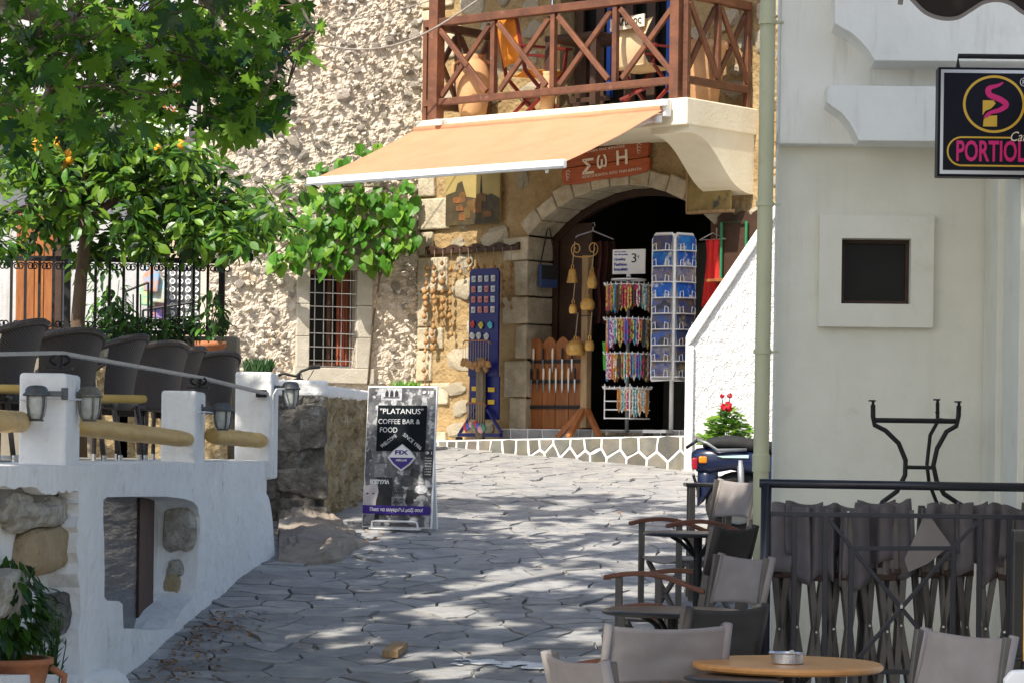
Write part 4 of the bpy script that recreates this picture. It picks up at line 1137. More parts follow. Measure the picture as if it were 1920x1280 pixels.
# picture of a village
ua, za = FA.hit(839, 424, .03); ub, zb2 = FA.hit(941, 322, .03)
t = thing('village_picture', 'dark painted picture of a hill village on the shop wall', 'picture', fap(ua, .045, za), FA.a)
W_, H_ = ub - ua, zb2 - za
MB().bb(0, W_, -.012, .012, 0, H_).build('panel', pmat('picture_sky', (.34, .26, .09), (.28, .21, .07), 4, .6), t)
MB().prism([(0, .0), (W_, 0), (W_, H_ * .48), (W_ * .85, H_ * .58), (W_ * .6, H_ * .5), (W_ * .38, H_ * .55), (W_ * .3, H_ * .86), (W_ * .22, H_ * .82), (W_ * .18, H_ * .66), (0, H_ * .6)], -.016, -.012).build('painted_hill', pmat('picture_dark', (.035, .026, .012), (.07, .05, .02), 12, .6), t)
MB().prism([(W_ * .62, .3 * H_), (W_ * .66, H_ * .95), (W_ * .70, .3 * H_)], -.018, -.016).build('painted_cypress', pmat('picture_tree', (.02, .018, .01), None, rough=.6), t)
rp = random.Random(8)
for k in range(12):
    x, z = rp.uniform(.1, .78) * W_, rp.uniform(.08, .45) * H_; w_ = rp.uniform(.08, .2) * W_; h_ = rp.uniform(.08, .2) * H_
    MB().prism([(x, z), (x + w_, z), (x + w_, z + h_), (x + w_ / 2, z + h_ * 1.25), (x, z + h_)], -.018 - k * .0004, -.016).build('painted_house', pmat('picture_house', (.17 + rp.uniform(-.06, .06), .08, .022), (.10, .045, .012), 20, .6), t)
# wooden menu box to the right of the arch
ua, za = FA.hit(1291, 397, .2); ub, zb2 = FA.hit(1372, 290, .2)
t = thing('notice_board', 'stained olive wooden board hanging below the balcony corbel', 'board', fap(ua, .2, za), FA.a)
W_, H_ = ub - ua, zb2 - za
MB().bb(0, W_, -.01, .01, .0, H_).build('panel', M['olive'], t)
MB().bb(-.01, W_ + .01, -.03, .05, -.025, .0).build('bottom_rail', M['wood_raw'], t)
MB().bb(-.02, 0, -.02, .03, 0, H_).build('side_rail', M['wood_raw'], t)

# peg rail with strings of gourds and shells
ua, za = FA.hit(801, 476, .03); ub, zb2 = FA.hit(976, 462, .03)
W_ = ub - ua
t = thing('peg_rail', 'wavy dark wooden peg rail on the shop wall', 'rail', fap(ua, .045, (za + zb2) / 2), FA.a)
up_ = [(W_ * i / 40, .035 + .018 * math.sin(i / 40 * 26)) for i in range(41)]
MB().prism([(0, -.03), (W_, -.02)] + [(x, z + .01) for x, z in up_[::-1]], -.02, .02).build('plank', M['wood_dark'], t, bevel=.006)
rg = random.Random(14)
NS = 11
for i in range(NS):
    x = W_ * (i + .45) / NS
    MB().tube([(x, -.02, .02), (x, -.05, .025)], .006, 6).build('peg', M['wood_dark'], t)
for i in range(NS):
    x = W_ * (i + .45) / NS
    if 4 <= i <= 6: Ln = .25
    else: Ln = rg.uniform(.75, 1.25) if i < 4 else rg.uniform(.6, .8)
    if i == 0: Ln = 1.5
    s_ = thing('bead_string', ('%s string of gourds and shells hanging from the peg rail' % ['first', 'second', 'third', 'fourth', 'fifth', 'sixth', 'seventh', 'eighth', 'ninth', 'tenth', 'last'][i]) + ', counted from the corner', 'string', fap(ua + x, .045 + .055, (za + zb2) / 2 + .01), FA.a, 'strings on the peg rail')
    MB().tube([(0, 0, 0), (.004, .006, -Ln * .5), (0, .004, -Ln)], .003, 5).build('cord', M['cord'], s_)
    z = -.12 - rg.uniform(0, .08)
    while z > -Ln:
        r_ = rg.uniform(.016, .034)
        MB().lathe([(.002, -r_ * 1.3), (r_ * .8, -r_ * .7), (r_, -r_ * .2), (r_ * .75, r_ * .4), (r_ * .35, r_ * .9), (r_ * .2, r_ * 1.4)], (rg.uniform(-.018, .018), .0, z), 8).build('gourd', M['gourd'], s_, smooth=True)
        z -= rg.uniform(.05, .11)

# hanging blue bag in the door reveal
q = fap(DU0 + .10, -.16, FA.hit(1024, 540, -.16)[1])
t = thing('shoulder_bag', 'small blue shoulder bag hung on the door jamb', 'bag', q, FA.a + RD(70))
MB().bb(-.10, .10, -.03, .03, 0, .22).build('pouch', pmat('blue_leather', (.03, .06, .16), (.02, .045, .12), 8, .6), t, bevel=.015)
MB().bb(-.09, .09, -.037, -.03, .08, .21).build('flap', M['strap'], t)
MB().tube([(-.09, 0, .21), (-.03, .0, .5), (0, 0, .62), (.03, 0, .5), (.09, 0, .21)], .007, 6).build('strap', M['strap'], t)

# ------------------------------------------------------------------ blue magnet stand
def step_p(px, v):          # point on the step under a pixel column
    u, _ = FA.hit(px, 815, v); return fap(u, v, step_z(u) + .002), u
q, u_ = step_p(905, .36)
ms = thing('magnet_stand', 'tall royal blue magnet stand beside the shop door', 'display stand', q, FA.a)
MB().prism([(-.19, .62), (.19, .62), (.19, 1.62), (.165, 1.66), (-.165, 1.66), (-.19, 1.62)], -.012, .012).build('upper_board', M['blue_paint'], ms, bevel=.004)
MB().prism([(-.19, .2), (.19, .2), (.19, .62), (-.19, .62)], .012, .03).build('lower_board', M['blue_paint'], ms)
MB().bb(-.045, .045, -.06, -.015, .0, .80).build('post', M['wood_grey'], ms, bevel=.004)
for s_ in (-1, 1):
    MB().beam((s_ * .27, -.03, .07), (s_ * .08, -.03, .30), .022, .022).build('brace', M['blue_paint'], ms)
MB().beam((-.28, -.03, .05), (.26, -.03, .05), .05, .035).build('foot', M['blue_paint'], ms)
MB().beam((0, -.03, .05), (0, -.03, .62), .03, .03).build('stem', M['blue_paint'], ms)
MB().lathe([(.035, 0), (.035, .03)], (-.28, -.03, .0), 10).build('castor', M['rubber'], ms)
rm = random.Random(31)
mags = [pmat('magnet_%d' % i, c, tuple(x * .4 for x in c), 30, .4) for i, c in enumerate(((.55, .6, .66), (.6, .22, .2), (.3, .45, .62), (.62, .62, .6)))]
rowz = [1.56, 1.46, 1.36, 1.26]
ords = ['top', 'second', 'third', 'fourth']
for j, z in enumerate(rowz):
    for i in range(4):
        x = -.125 + .083 * i
        loc = ms.location + Matrix.Rotation(FA.a, 3, 'Z') @ Vector((x, -.014, z))
        o = MB().bb(-.026, .026, -.012, 0, -.03, .03).lathe([(.013, -.014), (.018, 0)], (0, -.013, -.002), 8).build('magnet', mags[rm.randrange(4)], bevel=.003)
        o.location = loc; o.rotation_euler = (0, 0, FA.a)
        tag(o, '%s square magnet in the %s row of the blue stand' % (['leftmost', 'inner left', 'inner right', 'rightmost'][i], ords[j]), 'magnet', 'magnets on the blue stand')
cols = [(.6, .05, .03), (.6, .5, .05), (.1, .5, .6), (.7, .7, .68), (.6, .6, .55), (.65, .62, .6)]
for k, (x, z) in enumerate(((-.13, 1.12), (-.02, 1.11), (.10, 1.11), (-.13, 1.01), (-.05, 1.01), (.05, 1.0))):
    o = MB().blob((0, 0, 0), (.03, .014, .034), 2, .2, rnd=rm).build('magnet', pmat('figure_magnet', cols[k], tuple(c * .5 for c in cols[k]), 30, .4))
    o.location = ms.location + Matrix.Rotation(FA.a, 3, 'Z') @ Vector((x, -.026, z)); o.rotation_euler = (0, 0, FA.a)
    tag(o, ['red figure magnet below the square magnets', 'yellow figure magnet below the square magnets', 'turquoise figure magnet below the square magnets', 'left pale figure magnet of the lowest row', 'middle pale figure magnet of the lowest row', 'right pale figure magnet of the lowest row'][k], 'magnet', 'magnets on the blue stand')
for k, (x, z) in enumerate(((-.11, .50), (.10, .49), (-.11, .39), (.10, .37))):
    o = MB().bb(-.04, .04, -.015, 0, -.022, .022).build('magnet', pmat('yellow_magnet', (.62, .45, .03), (.5, .3, .02), 20, .5), bevel=.003)
    o.location = ms.location + Matrix.Rotation(FA.a, 3, 'Z') @ Vector((x, .012, z)); o.rotation_euler = (0, 0, FA.a)
    tag(o, 'yellow magnet on the blue stand, %s of the four' % ['upper left', 'upper right', 'lower left', 'lower right'][k], 'magnet', 'yellow magnets on the blue stand')
hoops = [('upper', .93, .18), ('lower', .33, .13)]
for nm, z, w_ in hoops:
    MB().tube([(-w_, -.10, z), (-w_ * .8, -.12, z + .03), (w_ * .8, -.12, z + .03), (w_, -.10, z)], .007, 6).build('hanger_bar', M['wood_orange'], ms)
    for k in range(11 if nm == 'upper' else 8):
        x = -w_ + 2 * w_ * (k + .5) / (11 if nm == 'upper' else 8); Ln = rm.uniform(.16, .24)
        loc = ms.location + Matrix.Rotation(FA.a, 3, 'Z') @ Vector((x, -.12, z + .025))
        t = thing('key_fob', '%s trinket on a cord of the %s hanger of the blue stand' % (['leftmost', 'second', 'third', 'fourth', 'fifth', 'sixth', 'seventh', 'eighth', 'ninth', 'tenth', 'rightmost'][k], nm), 'trinket', loc, FA.a, 'trinkets on the blue stand')
        MB().tube([(0, 0, 0), (0, 0, -Ln)], .003, 4).build('cord', M['cord'], t)
        mt = M['gourd'] if nm == 'upper' else pmat('bead', [(.45, .03, .05), (.05, .12, .35), (.5, .25, .3), (.05, .2, .12)][k % 4], None, rough=.5)
        MB().blob((0, 0, -Ln - .025), (.034, .026, .045), 1, .25, rnd=rm).build('trinket_body', mt, t, smooth=True)

# ------------------------------------------------------------------ knife board in the doorway
ua, za = FA.hit(991, 800, -.05); ub, zb2 = FA.hit(1085, 633, -.05)
W_, H_ = ub - ua + .05, zb2 - za
kb = thing('knife_board', 'orange plank board with knives held in black straps inside the doorway', 'display board', fap(ua, -.05, DZ0 + .005), FA.a)
H_ = zb2 - DZ0
for k in range(4):
    x0 = W_ * k / 4
    MB().prism([(x0 + .003, 0), (x0 + W_ / 4 - .003, 0), (x0 + W_ / 4 - .003, H_ - .05), (x0 + W_ / 4 * .75, H_ - .01 + .01 * (k % 2)), (x0 + W_ / 8, H_ + .01), (x0 + W_ / 4 * .25, H_ - .01), (x0 + .003, H_ - .05)], 0, .022).build('plank', M['wood_orange'], kb, bevel=.004)
for z in (.24, .52, .74): MB().bb(0, W_, -.018, -.002, H_ * z - .016, H_ * z + .016).build('strap', M['strap'], kb)
rk_ = random.Random(6)
nn_ = 0
for rowi, (z, n) in enumerate(((.52, 8), (.74, 5))):
    for k in range(n):
        x = W_ * (k + .6) / (n + .5)
        loc = kb.location + Matrix.Rotation(FA.a, 3, 'Z') @ Vector((x, -.026, H_ * z + .0)); nn_ += 1
        t = thing('knife', '%s knife with pale handle in the %s strap of the knife board' % (['first', 'second', 'third', 'fourth', 'fifth', 'sixth', 'seventh', 'eighth'][k], ['middle', 'upper'][rowi]), 'knife', loc, FA.a, 'knives on the board')
        MB().prism([(-.009, .02), (.009, .02), (.012, .10), (.006, .13), (-.006, .13), (-.011, .09)], -.006, .006).build('handle', M['sign_white'] if rk_.random() < .7 else M['strap'], t, bevel=.003)
        MB().prism([(-.010, .02), (.010, .02), (.008, -.07), (0, -.11), (-.008, -.06)], -.002, .002).build('blade', M['steel'], t)

# ------------------------------------------------------------------ bell stand
q, u_ = step_p(1097, .30)
bs = thing('bell_stand', 'rough wooden post on splayed legs hung with brass bells', 'stand', q, FA.a)
MB().beam((0, 0, .10), (0, 0, 1.72), .075, .075, (1, 0, 0)).build('post', M['wood_raw'], bs, bevel=.006)
for a in (200, 275, 340, 100):
    c_, s_ = math.cos(RD(a)), math.sin(RD(a))
    MB().beam((c_ * .28, s_ * .28, .0), (c_ * .03, s_ * .03, .27), .045, .05).build('leg', M['wood_orange'], bs, bevel=.004)
def scroll(cx, cz, r0, turns, sgn, y):
    pts = []
    for i in range(26):
        t = i / 25; a = t * turns * 2 * math.pi; r_ = r0 * (1 - .75 * t)
        pts.append((cx + sgn * r_ * math.sin(a) , y, cz - r_ * math.cos(a)))
    return pts
for s_ in (-1, 1):
    MB().tube([(0, -.045, 1.70)] + scroll(s_ * .10, 1.78, .07, 1.4, s_, -.045), .005, 6).build('iron_scroll', M['brass'], bs)
    MB().tube([(0, -.045, 1.15)] + scroll(s_ * .10, 1.20, .05, 1.4, s_, -.045), .004, 6).build('iron_scroll', M['iron'], bs)
bells = [(-.10, 1.46, .055, .13, 0, 'conical brass bell, upper left of the bell stand'), (.14, 1.40, .05, .16, 1, 'long brass bell with tag, upper right of the bell stand'), (.09, 1.20, .068, .11, 2, 'round brass bell in front of the post of the bell stand'),
         (-.085, 1.17, .04, .09, 2, 'small brass bell on the left of the bell stand'), (-.05, .78, .088, .14, 2, 'largest brass bell low on the bell stand'), (.12, .82, .045, .10, 2, 'pale brass bell low on the right of the bell stand')]
for x, z, r_, h_, kd, lb in bells:
    loc = bs.location + Matrix.Rotation(FA.a, 3, 'Z') @ Vector((x, -.10, z))
    t = thing('bell', lb, 'bell', loc, FA.a, 'bells on the stand')
    pf = {0: [(r_, 0), (r_ * .96, .01), (r_ * .62, h_ * .85), (r_ * .5, h_), (.004, h_)], 1: [(r_ * .8, 0), (r_, h_ * .3), (r_ * .8, h_ * .6), (r_ * .35, h_), (.004, h_)], 2: [(r_ * .82, 0), (r_, h_ * .25), (r_ * .98, h_ * .6), (r_ * .7, h_ * .92), (.004, h_)]}[kd]
    MB().lathe(pf, (0, 0, 0), 18).build('bell_body', M['brass'], t, smooth=True)
    MB().tube([(-.012, 0, h_), (-.014, 0, h_ + .03), (0, 0, h_ + .045), (.014, 0, h_ + .03), (.012, 0, h_)], .005, 6).build('crown_loop', M['brass'], t)
    MB().tube([(0, 0, h_ + .04), (0, .03, h_ + .26)], .005, 5).build('cord', M['cord'], t)
t = thing('cloth_ribbon', 'green and orange ribbon hanging beside the bell stand', 'ribbon', bs.location + Matrix.Rotation(FA.a, 3, 'Z') @ Vector((.24, -.08, .66)), FA.a)
for k, c in enumerate(((.05, .4, .04), (.7, .1, .01))):
    m = MB().grid(lambda s, w_: (.02 + .035 * k + .03 * s + .02 * w_, .004 * math.sin(6 * w_) - .004 * k, .24 - .26 * w_), 2, 6)
    solid(m.build('ribbon_tail', pmat('ribbon', c, None, rough=.7), t), .003)
# coat hanger and dim clothes at the left of the doorway
q = at(1112, 437, FA.P(1.9, -.3, 0).y)
t = thing('coat_hanger', 'lilac plastic coat hanger hung in the doorway', 'hanger', q)
MB().tube([(-.17, 0, -.05), (-.15, 0, -.03), (0, 0, .02), (.20, .0, -.06)], .008, 6).build('shoulder_bar', pmat('lilac', (.42, .40, .52), None, rough=.4), t)
MB().tube([(0, 0, .02), (0, 0, .05), (.02, 0, .07), (.01, 0, .10), (-.012, 0, .095)], .005, 6).build('hook', M['steel'], t)
rc = random.Random(9)
for k, (px, c) in enumerate(((1128, (.07, .018, .015)), (1142, (.10, .045, .02)), (1116, (.02, .045, .025)))):
    q = at(px, 520, FA.P(2.1, -.45, 0).y)
    t = MB().grid(lambda s, w_: ((s - .5) * .12 + .01 * math.sin(9 * w_), .03 * math.sin(s * 12 + k), -.45 + .8 * w_), 10, 8).build('scarf', pmat('scarf', c, tuple(x * .5 for x in c), 9, .9))
    solid(t, .004); t.location = q + Vector((0, .05 * k, 0)); tag(t, ['dark maroon scarf', 'brown patterned scarf', 'dark green scarf'][k] + ' hanging in the doorway behind the bells', 'scarf', 'scarves in the doorway')

# ------------------------------------------------------------------ bracelet spinner
q, u_ = step_p(1175, .24)
sp = thing('bracelet_spinner', 'white wire spinner rack loaded with bracelets in front of the door', 'display rack', q, FA.a)
MB().tube([(0, 0, .04), (0, 0, 1.50)], .018, 10).build('pole', M['grey_metal'], sp, smooth=True)
for a in (0, 90): MB().beam((-.30 * math.cos(RD(a)), -.30 * math.sin(RD(a)), .035), (.30 * math.cos(RD(a)), .30 * math.sin(RD(a)), .035), .03, .025).build('foot', M['wood_grey'], sp)
def ring(r_, z, rad=.006, n=32): return MB().tube([(r_ * math.cos(2 * math.pi * k / n), r_ * math.sin(2 * math.pi * k / n), z) for k in range(n + 1)], rad, 6, False)
tier_z = [1.42, 1.10, .78, .46]
ring(.16, 1.47, .008).build('top_ring', M['white_metal'], sp)
for z in tier_z:
    o = ring(.18, z, .010).build('tier_ring', M['white_metal'], sp)
    hk = MB()
    for k in range(26):
        a = 2 * math.pi * k / 26; c_, s_ = math.cos(a), math.sin(a)
        hk.tube([(c_ * .18, s_ * .18, z), (c_ * .225, s_ * .225, z - .006), (c_ * .235, s_ * .235, z + .02)], .0045, 5)
    h_ = hk.build('hooks', M['white_metal'], o); h_['kind'] = 'stuff'
rb = random.Random(12)
bcols = [(.55, .05, .10), (.5, .03, .18), (.75, .70, .62), (.6, .5, .1), (.08, .2, .5), (.1, .4, .4), (.12, .05, .03), (.65, .25, .04), (.4, .2, .08), (.05, .05, .05), (.75, .72, .7), (.3, .06, .35)]
bm_ = [pmat('bracelet_%d' % i, c, bcols[(i * 5 + 3) % 12], 34, .6, lo=.46, hi=.54, detail=2) for i, c in enumerate(bcols)]
for ti, z in enumerate(tier_z):
    for k in range(44):
        a = 2 * math.pi * k / 44; c_, s_ = math.cos(a), math.sin(a)
        if ti == 3 and c_ < .25: continue
        if s_ > .45: continue
        Ln = rb.uniform(.20, .27); r_ = .185 + rb.uniform(0, .02)
        m = MB().tube([(c_ * r_ - s_ * .010, s_ * r_ + c_ * .010, z), (c_ * r_ - s_ * .013, s_ * r_ + c_ * .013, z - Ln * .8), (c_ * r_, s_ * r_, z - Ln), (c_ * r_ + s_ * .013, s_ * r_ - c_ * .013, z - Ln * .8), (c_ * r_ + s_ * .010, s_ * r_ - c_ * .010, z)], .0095, 5)
        o = m.build('bracelet', bm_[rb.choice((2, 10, 7, 8)) if (ti == 3) else rb.randrange(12)], sp)
for z in (.34, .26, .18):
    MB().tube([(-.15, -.15, z), (.15, -.15, z), (.15, .15, z), (-.15, .15, z), (-.15, -.15, z)], .006, 6).build('wire_basket', M['white_metal'], sp)
for x in (-.15, .15):
    MB().tube([(x, -.15, .17), (x, -.15, .5)], .006, 6).build('wire_upright', M['white_metal'], sp)
pc = thing('price_sign', 'white card above the spinner reading quality fashion bracelets', 'sign', sp.location + Vector((0, 0, 1.51)), FA.a + RD(12))
MB().bb(-.17, .17, -.006, .006, .015, .245).build('card', M['paper'], pc)
MB().bb(-.02, .02, -.01, .01, -.02, .015).build('card_holder', M['steel'], pc)
bi = pmat('blue_ink', (.03, .05, .25), None, rough=.5)
for body, z, w_, h_ in (('same price', .215, .12, .014), ('for all models', .190, .14, .014), ('Quality', .135, .12, .030), ('Fashion', .090, .13, .030), ('bracelets', .045, .14, .030)):
    text(body, .03, bi, pc, (-.15, -.009, z), width=w_, height=h_, depth=.001, bold=.001)
text('3', .1, M['ink'], pc, (.03, -.009, .12), height=.085, width=.05, depth=.001)
text('€', .03, M['ink'], pc, (.09, -.009, .16), height=.025, width=.02, depth=.001)

# ------------------------------------------------------------------ postcard rack
q, u_ = step_p(1258, .20)
pr = thing('postcard_rack', 'tall white revolving postcard rack by the white stair wall', 'display rack', q, FA.a + RD(22))
MB().tube([(0, 0, .03), (0, 0, 1.75)], .02, 10).build('pole', M['white_metal'], pr, smooth=True)
for a in (0, 90): MB().beam((-.26 * math.cos(RD(a)), -.26 * math.sin(RD(a)), .05), (.26 * math.cos(RD(a)), .26 * math.sin(RD(a)), .05), .045, .03).build('foot', M['white_metal'], pr)
for x, y in ((-.24, 0), (.24, 0), (0, -.24), (0, .24)): MB().lathe([(.02, 0), (.026, .018), (.02, .036)], (x, y, 0), 10).build('castor', M['rubber'], pr)
rcd = random.Random(77)
cardm = []
for c1, c2, c3 in (((.006, .06, .34), (.012, .12, .42), (.5, .5, .48)), ((.01, .10, .40), (.16, .10, .05), (.03, .03, .03)), ((.006, .04, .24), (.3, .26, .2), (.16, .10, .05)), ((.015, .15, .42), (.008, .05, .26), (.4, .4, .33)), ((.12, .09, .05), (.01, .05, .2), (.3, .24, .14))):
    cardm.append(pmat('postcard', c1, c2, 14, .35, rnd=.25, col3=c3, scale3=9, lo3=.55, hi3=.62))
SIDE = [(-1, 'left', RD(-14)), (1, 'right', RD(51))]
for sgn, nm, ang in SIDE:
    Rm = Matrix.Rotation(ang, 3, 'Z')
    base = Rm @ Vector((0, -.175, 0))
    def pl(x, y, z): return tuple(base + Rm @ Vector((x, y, z)))
    rows = 9; z0, z1 = .52, 1.86
    m = MB(); wv = .115
    outline = [(-wv, z0), (wv, z0), (wv, z1 - .05), (wv - .03, z1), (-wv + .03, z1), (-wv, z1 - .05), (-wv, z0)]
    m.tube([pl(x, 0, z) for x, z in outline], .013, 8, False)
    frm = m.build('rack_frame', M['white_metal'], pr)
    MB().add([pl(-wv, .012, z0), pl(wv, .012, z0), pl(wv, .012, z1), pl(-wv, .012, z1)], [(0, 1, 2, 3)]).build('back_sheet', M['white_metal'], frm)
    for r_ in range(rows):
        z = z0 + .01 + (z1 - z0 - .04) * r_ / rows; hh = (z1 - z0 - .04) / rows
        MB().tube([pl(-wv, -.0, z + .02), pl(-wv * .8, -.06, z + .02), pl(wv * .8, -.06, z + .02), pl(wv, 0, z + .02)], .005, 5).build('pocket_wire', M['white_metal'], frm)
        MB().tube([pl(-wv * .75, -.06, z + .02), pl(-wv * .75, -.06, z + .07), pl(-wv * .45, -.06, z + .085), pl(-wv * .4, -.06, z + .02)], .004, 5).build('pocket_wire', M['white_metal'], frm)
        MB().tube([pl(wv * .75, -.06, z + .02), pl(wv * .75, -.06, z + .07), pl(wv * .45, -.06, z + .085), pl(wv * .4, -.06, z + .02)], .004, 5).build('pocket_wire', M['white_metal'], frm)
        c = MB().add([pl(-wv * .86, -.048, z + .022), pl(wv * .86, -.048, z + .022), pl(wv * .86, -.022, z + .022 + hh * .92), pl(-wv * .86, -.022, z + .022 + hh * .92)], [(0, 1, 2, 3)])
        Rw = Matrix.Rotation(FA.a + RD(22), 3, 'Z')
        c.v = [tuple(Rw @ Vector(v)) for v in c.v]
        o = c.build('postcard', cardm[rcd.randrange(5)]); o.location = pr.location; solid(o, .004, 1)
        tag(o, 'blue postcard in the %s pocket of the %s face of the white rack' % (['bottom', 'eighth', 'seventh', 'sixth', 'fifth', 'fourth', 'third', 'second', 'top'][r_], nm), 'postcard', 'postcards in the rack')

# clothes rail beside the stair wall
q = fap(3.93, .12, step_z(3.93))
t = thing('clothes_rail', 'green clothes rail behind the white stair wall', 'rail', q, FA.a)
MB().tube([(-.06, 0, 0), (-.06, 0, 1.95), (.22, 0, 1.95), (.22, 0, 0)], .014, 8).build('rail_frame', M['green_frame'], t)
t2 = thing('red_dress', 'small red dress on a wire hanger beside the green rail', 'dress', q + FA.t * -.16 + Vector((0, 0, 1.86)), FA.a)
MB().tube([(-.15, 0, -.06), (0, 0, 0), (.15, 0, -.06), (-.15, 0, -.06)], .005, 6).build('hanger', M['steel'], t2)
m = MB().grid(lambda s, w_: ((s - .5) * (.12 + .16 * abs(w_ - .25)), .02 * math.sin(s * 14), -.06 - .62 * w_), 12, 10)
solid(m.build('dress_body', M['red'], t2, smooth=True), .006)
sh = thing('display_shelf', 'dark brown scalloped shelf unit at the right end of the shop front', 'shelf', fap(4.0, .06, step_z(4.1)), FA.a)
MB().prism([(-.2, 0), (.35, 0), (.35, 2.0)] + [(.35 - .55 * i / 24, 2.0 + .05 * abs(math.sin(i / 24 * 3 * math.pi))) for i in range(25)] + [(-.2, 1.9)], -.03, 0).build('back_board', M['wood_dark'], sh)
for z in (.5, .95, 1.4): MB().bb(-.2, .35, -.2, -.03, z, z + .025).build('shelf_plank', M['wood_orange'], sh)

# ================================================================== leaves
def fold_leaf(outline, mid, fold=.12, curl=.12):
    """flat outline (x, y) with a midrib fold; tip towards +y; returns verts, faces"""
    n = len(outline); vs = [(0, 0, 0)] + [(0, mid[i], -curl * mid[i] ** 2) for i in range(1, len(mid))]
    k = len(vs); left = []; right = []
    for x, y in outline: right.append((x, y, abs(x) * fold - curl * y * y)); left.append((-x, y, abs(x) * fold - curl * y * y))
    V = vs + right + left; F = []
    R0 = k; L0 = k + len(right)
    for base, sg in ((R0, 1), (L0, -1)):
        seq = [0] + list(range(base, base + len(outline))) + [k - 1]
        mids = list(range(k))
        poly = seq + mids[-2:0:-1]
        F.append(tuple(poly if sg < 0 else poly[::-1]))
    return V, F
# plane tree leaf: five pointed lobes, built as a fan
def plane_leaf():
    pts = [(0, 0), (.14, -.04), (.34, -.10), (.27, .07), (.60, .16), (.44, .27), (.27, .30), (.38, .42), (.50, .70), (.30, .62), (.13, .50), (.16, .74), (0, 1.05)]
    R = pts[1:]; Lf = [(-x, y) for x, y in R[:-1]][::-1]
    ring_ = [pts[0]] + R + Lf
    V = [(0, .34, 0)] + [(x, y, .10 * abs(x) - .14 * (y - .3) ** 2) for x, y in ring_]
    n = len(ring_)
    return V, [(0, i + 1, (i + 1) % n + 1) for i in range(n)]
def lance_leaf(w=.24, curl=.25, fold=.3):
    ys_ = (0, .25, .55, .82, 1.0); ws_ = (0.02, w * .8, w, w * .55, .0)
    V = []; F = []
    for y, x in zip(ys_, ws_): V += [(-x, y, fold * x - curl * y * y), (0, y, -curl * y * y), (x, y, fold * x - curl * y * y)]
    for i in range(4):
        a = 3 * i; F += [(a, a + 1, a + 4, a + 3), (a + 1, a + 2, a + 5, a + 4)]
    return V, F
def heart_leaf():
    half = [(.0, 0), (.22, -.10), (.42, .0), (.50, .22), (.40, .50), (.20, .78), (0, 1.0)]
    V = [(0, .35, 0)]; R = half; Lf = [(-x, y) for x, y in half[1:-1]][::-1]
    ring_ = R + Lf; n = len(ring_)
    V += [(x, y, .18 * abs(x) - .20 * (y - .35) ** 2) for x, y in ring_]
    return V, [(0, i + 1, (i + 1) % n + 1) for i in range(n)]
PL, LL, HL = plane_leaf(), lance_leaf(), heart_leaf()
LL2 = lance_leaf(.30, .1, .2)

# ------------------------------------------------------------------ plane tree whose crown shades the lane
rt = random.Random(42)
PT = Vector((-5.6, 9.0, gz(9.0)))
pt = thing('plane_tree', 'large plane tree whose dark lobed leaves hang over the terrace', 'tree', PT)
trunk = [PT + Vector(v) for v in ((0, 0, -.3), (.05, .05, .8), (.15, .1, 2.4), (.25, .3, 4.0), (.4, .5, 5.2))]
MB().tube([p - PT for p in trunk], [.62, .48, .42, .40, .36], 16).build('trunk', M['plane_bark'], pt, smooth=True)
fork = trunk[-1]
limbs = []
ends = [(-3.6, 15.5, 6.9), (-2.6, 13.6, 7.6), (-1.2, 12.4, 7.9), (.4, 12.2, 7.8), (-4.6, 16.6, 7.4), (-1.6, 9.0, 8.2), (.2, 9.4, 8.1), (-6.5, 14.0, 7.4), (-3.2, 7.4, 8.2), (-7.6, 11.0, 7.8), (-2.2, 15.8, 7.7)]
for e in ends:
    e = Vector(e); a = fork; mid = a.lerp(e, .5) + Vector((rt.uniform(-.3, .3), rt.uniform(-.3, .3), .7))
    pp = []
    for i in range(9):
        t = i / 8; pp.append((a * (1 - t) ** 2 + mid * 2 * t * (1 - t) + e * t * t))
    MB().tube([p - PT for p in pp], [.2 - .017 * i for i in range(9)], 8).build('limb', M['plane_bark'], pt, smooth=True)
    limbs.append(pp)
# boughs that dip into the view, upper left
def visible(p): 
    w = p.y; xc = p.x * cr + (p.z - EYE) * sr; yc = -p.x * sr + (p.z - EYE) * cr
    return (960 + FPX * xc / w, 840 - FPX * yc / w)
twigs = []
def bough(pts, r0, r1):
    pts = [Vector(p) for p in pts]
    MB().tube([p - PT for p in pts], [r0 + (r1 - r0) * i / (len(pts) - 1) for i in range(len(pts))], 8).build('branch', M['plane_bark'], pt, smooth=True)
    return pts
B = []
B.append(bough([limbs[0][6], at(0, 10, 15.6), at(140, 42, 15.8), at(205, 75, 16.0), at(228, 130, 16.1), at(236, 195, 16.2)], .075, .030))
B.append(bough([limbs[4][6], at(150, -140, 16.8), at(330, -60, 16.8), at(430, 40, 16.9), at(500, 90, 17.0), at(560, 75, 17.1)], .05, .012))
B.append(bough([at(205, 75, 16.0), at(290, 95, 16.4), at(380, 130, 16.8), at(440, 175, 17.0), at(455, 200, 17.0)], .03, .012))
B.append(bough([at(330, -60, 16.8), at(400, 20, 17.2), at(405, 100, 17.3), at(480, 120, 17.4), at(540, 160, 17.4)], .03, .008))
B.append(bough([at(0, 10, 15.6), at(60, 90, 15.2), at(90, 170, 15.0), at(60, 230, 14.9)], .03, .010))
B.append(bough([at(330, -60, 16.8), at(470, -40, 16.6), at(560, 10, 16.5), at(590, 60, 16.5)], .03, .008))
vis = []
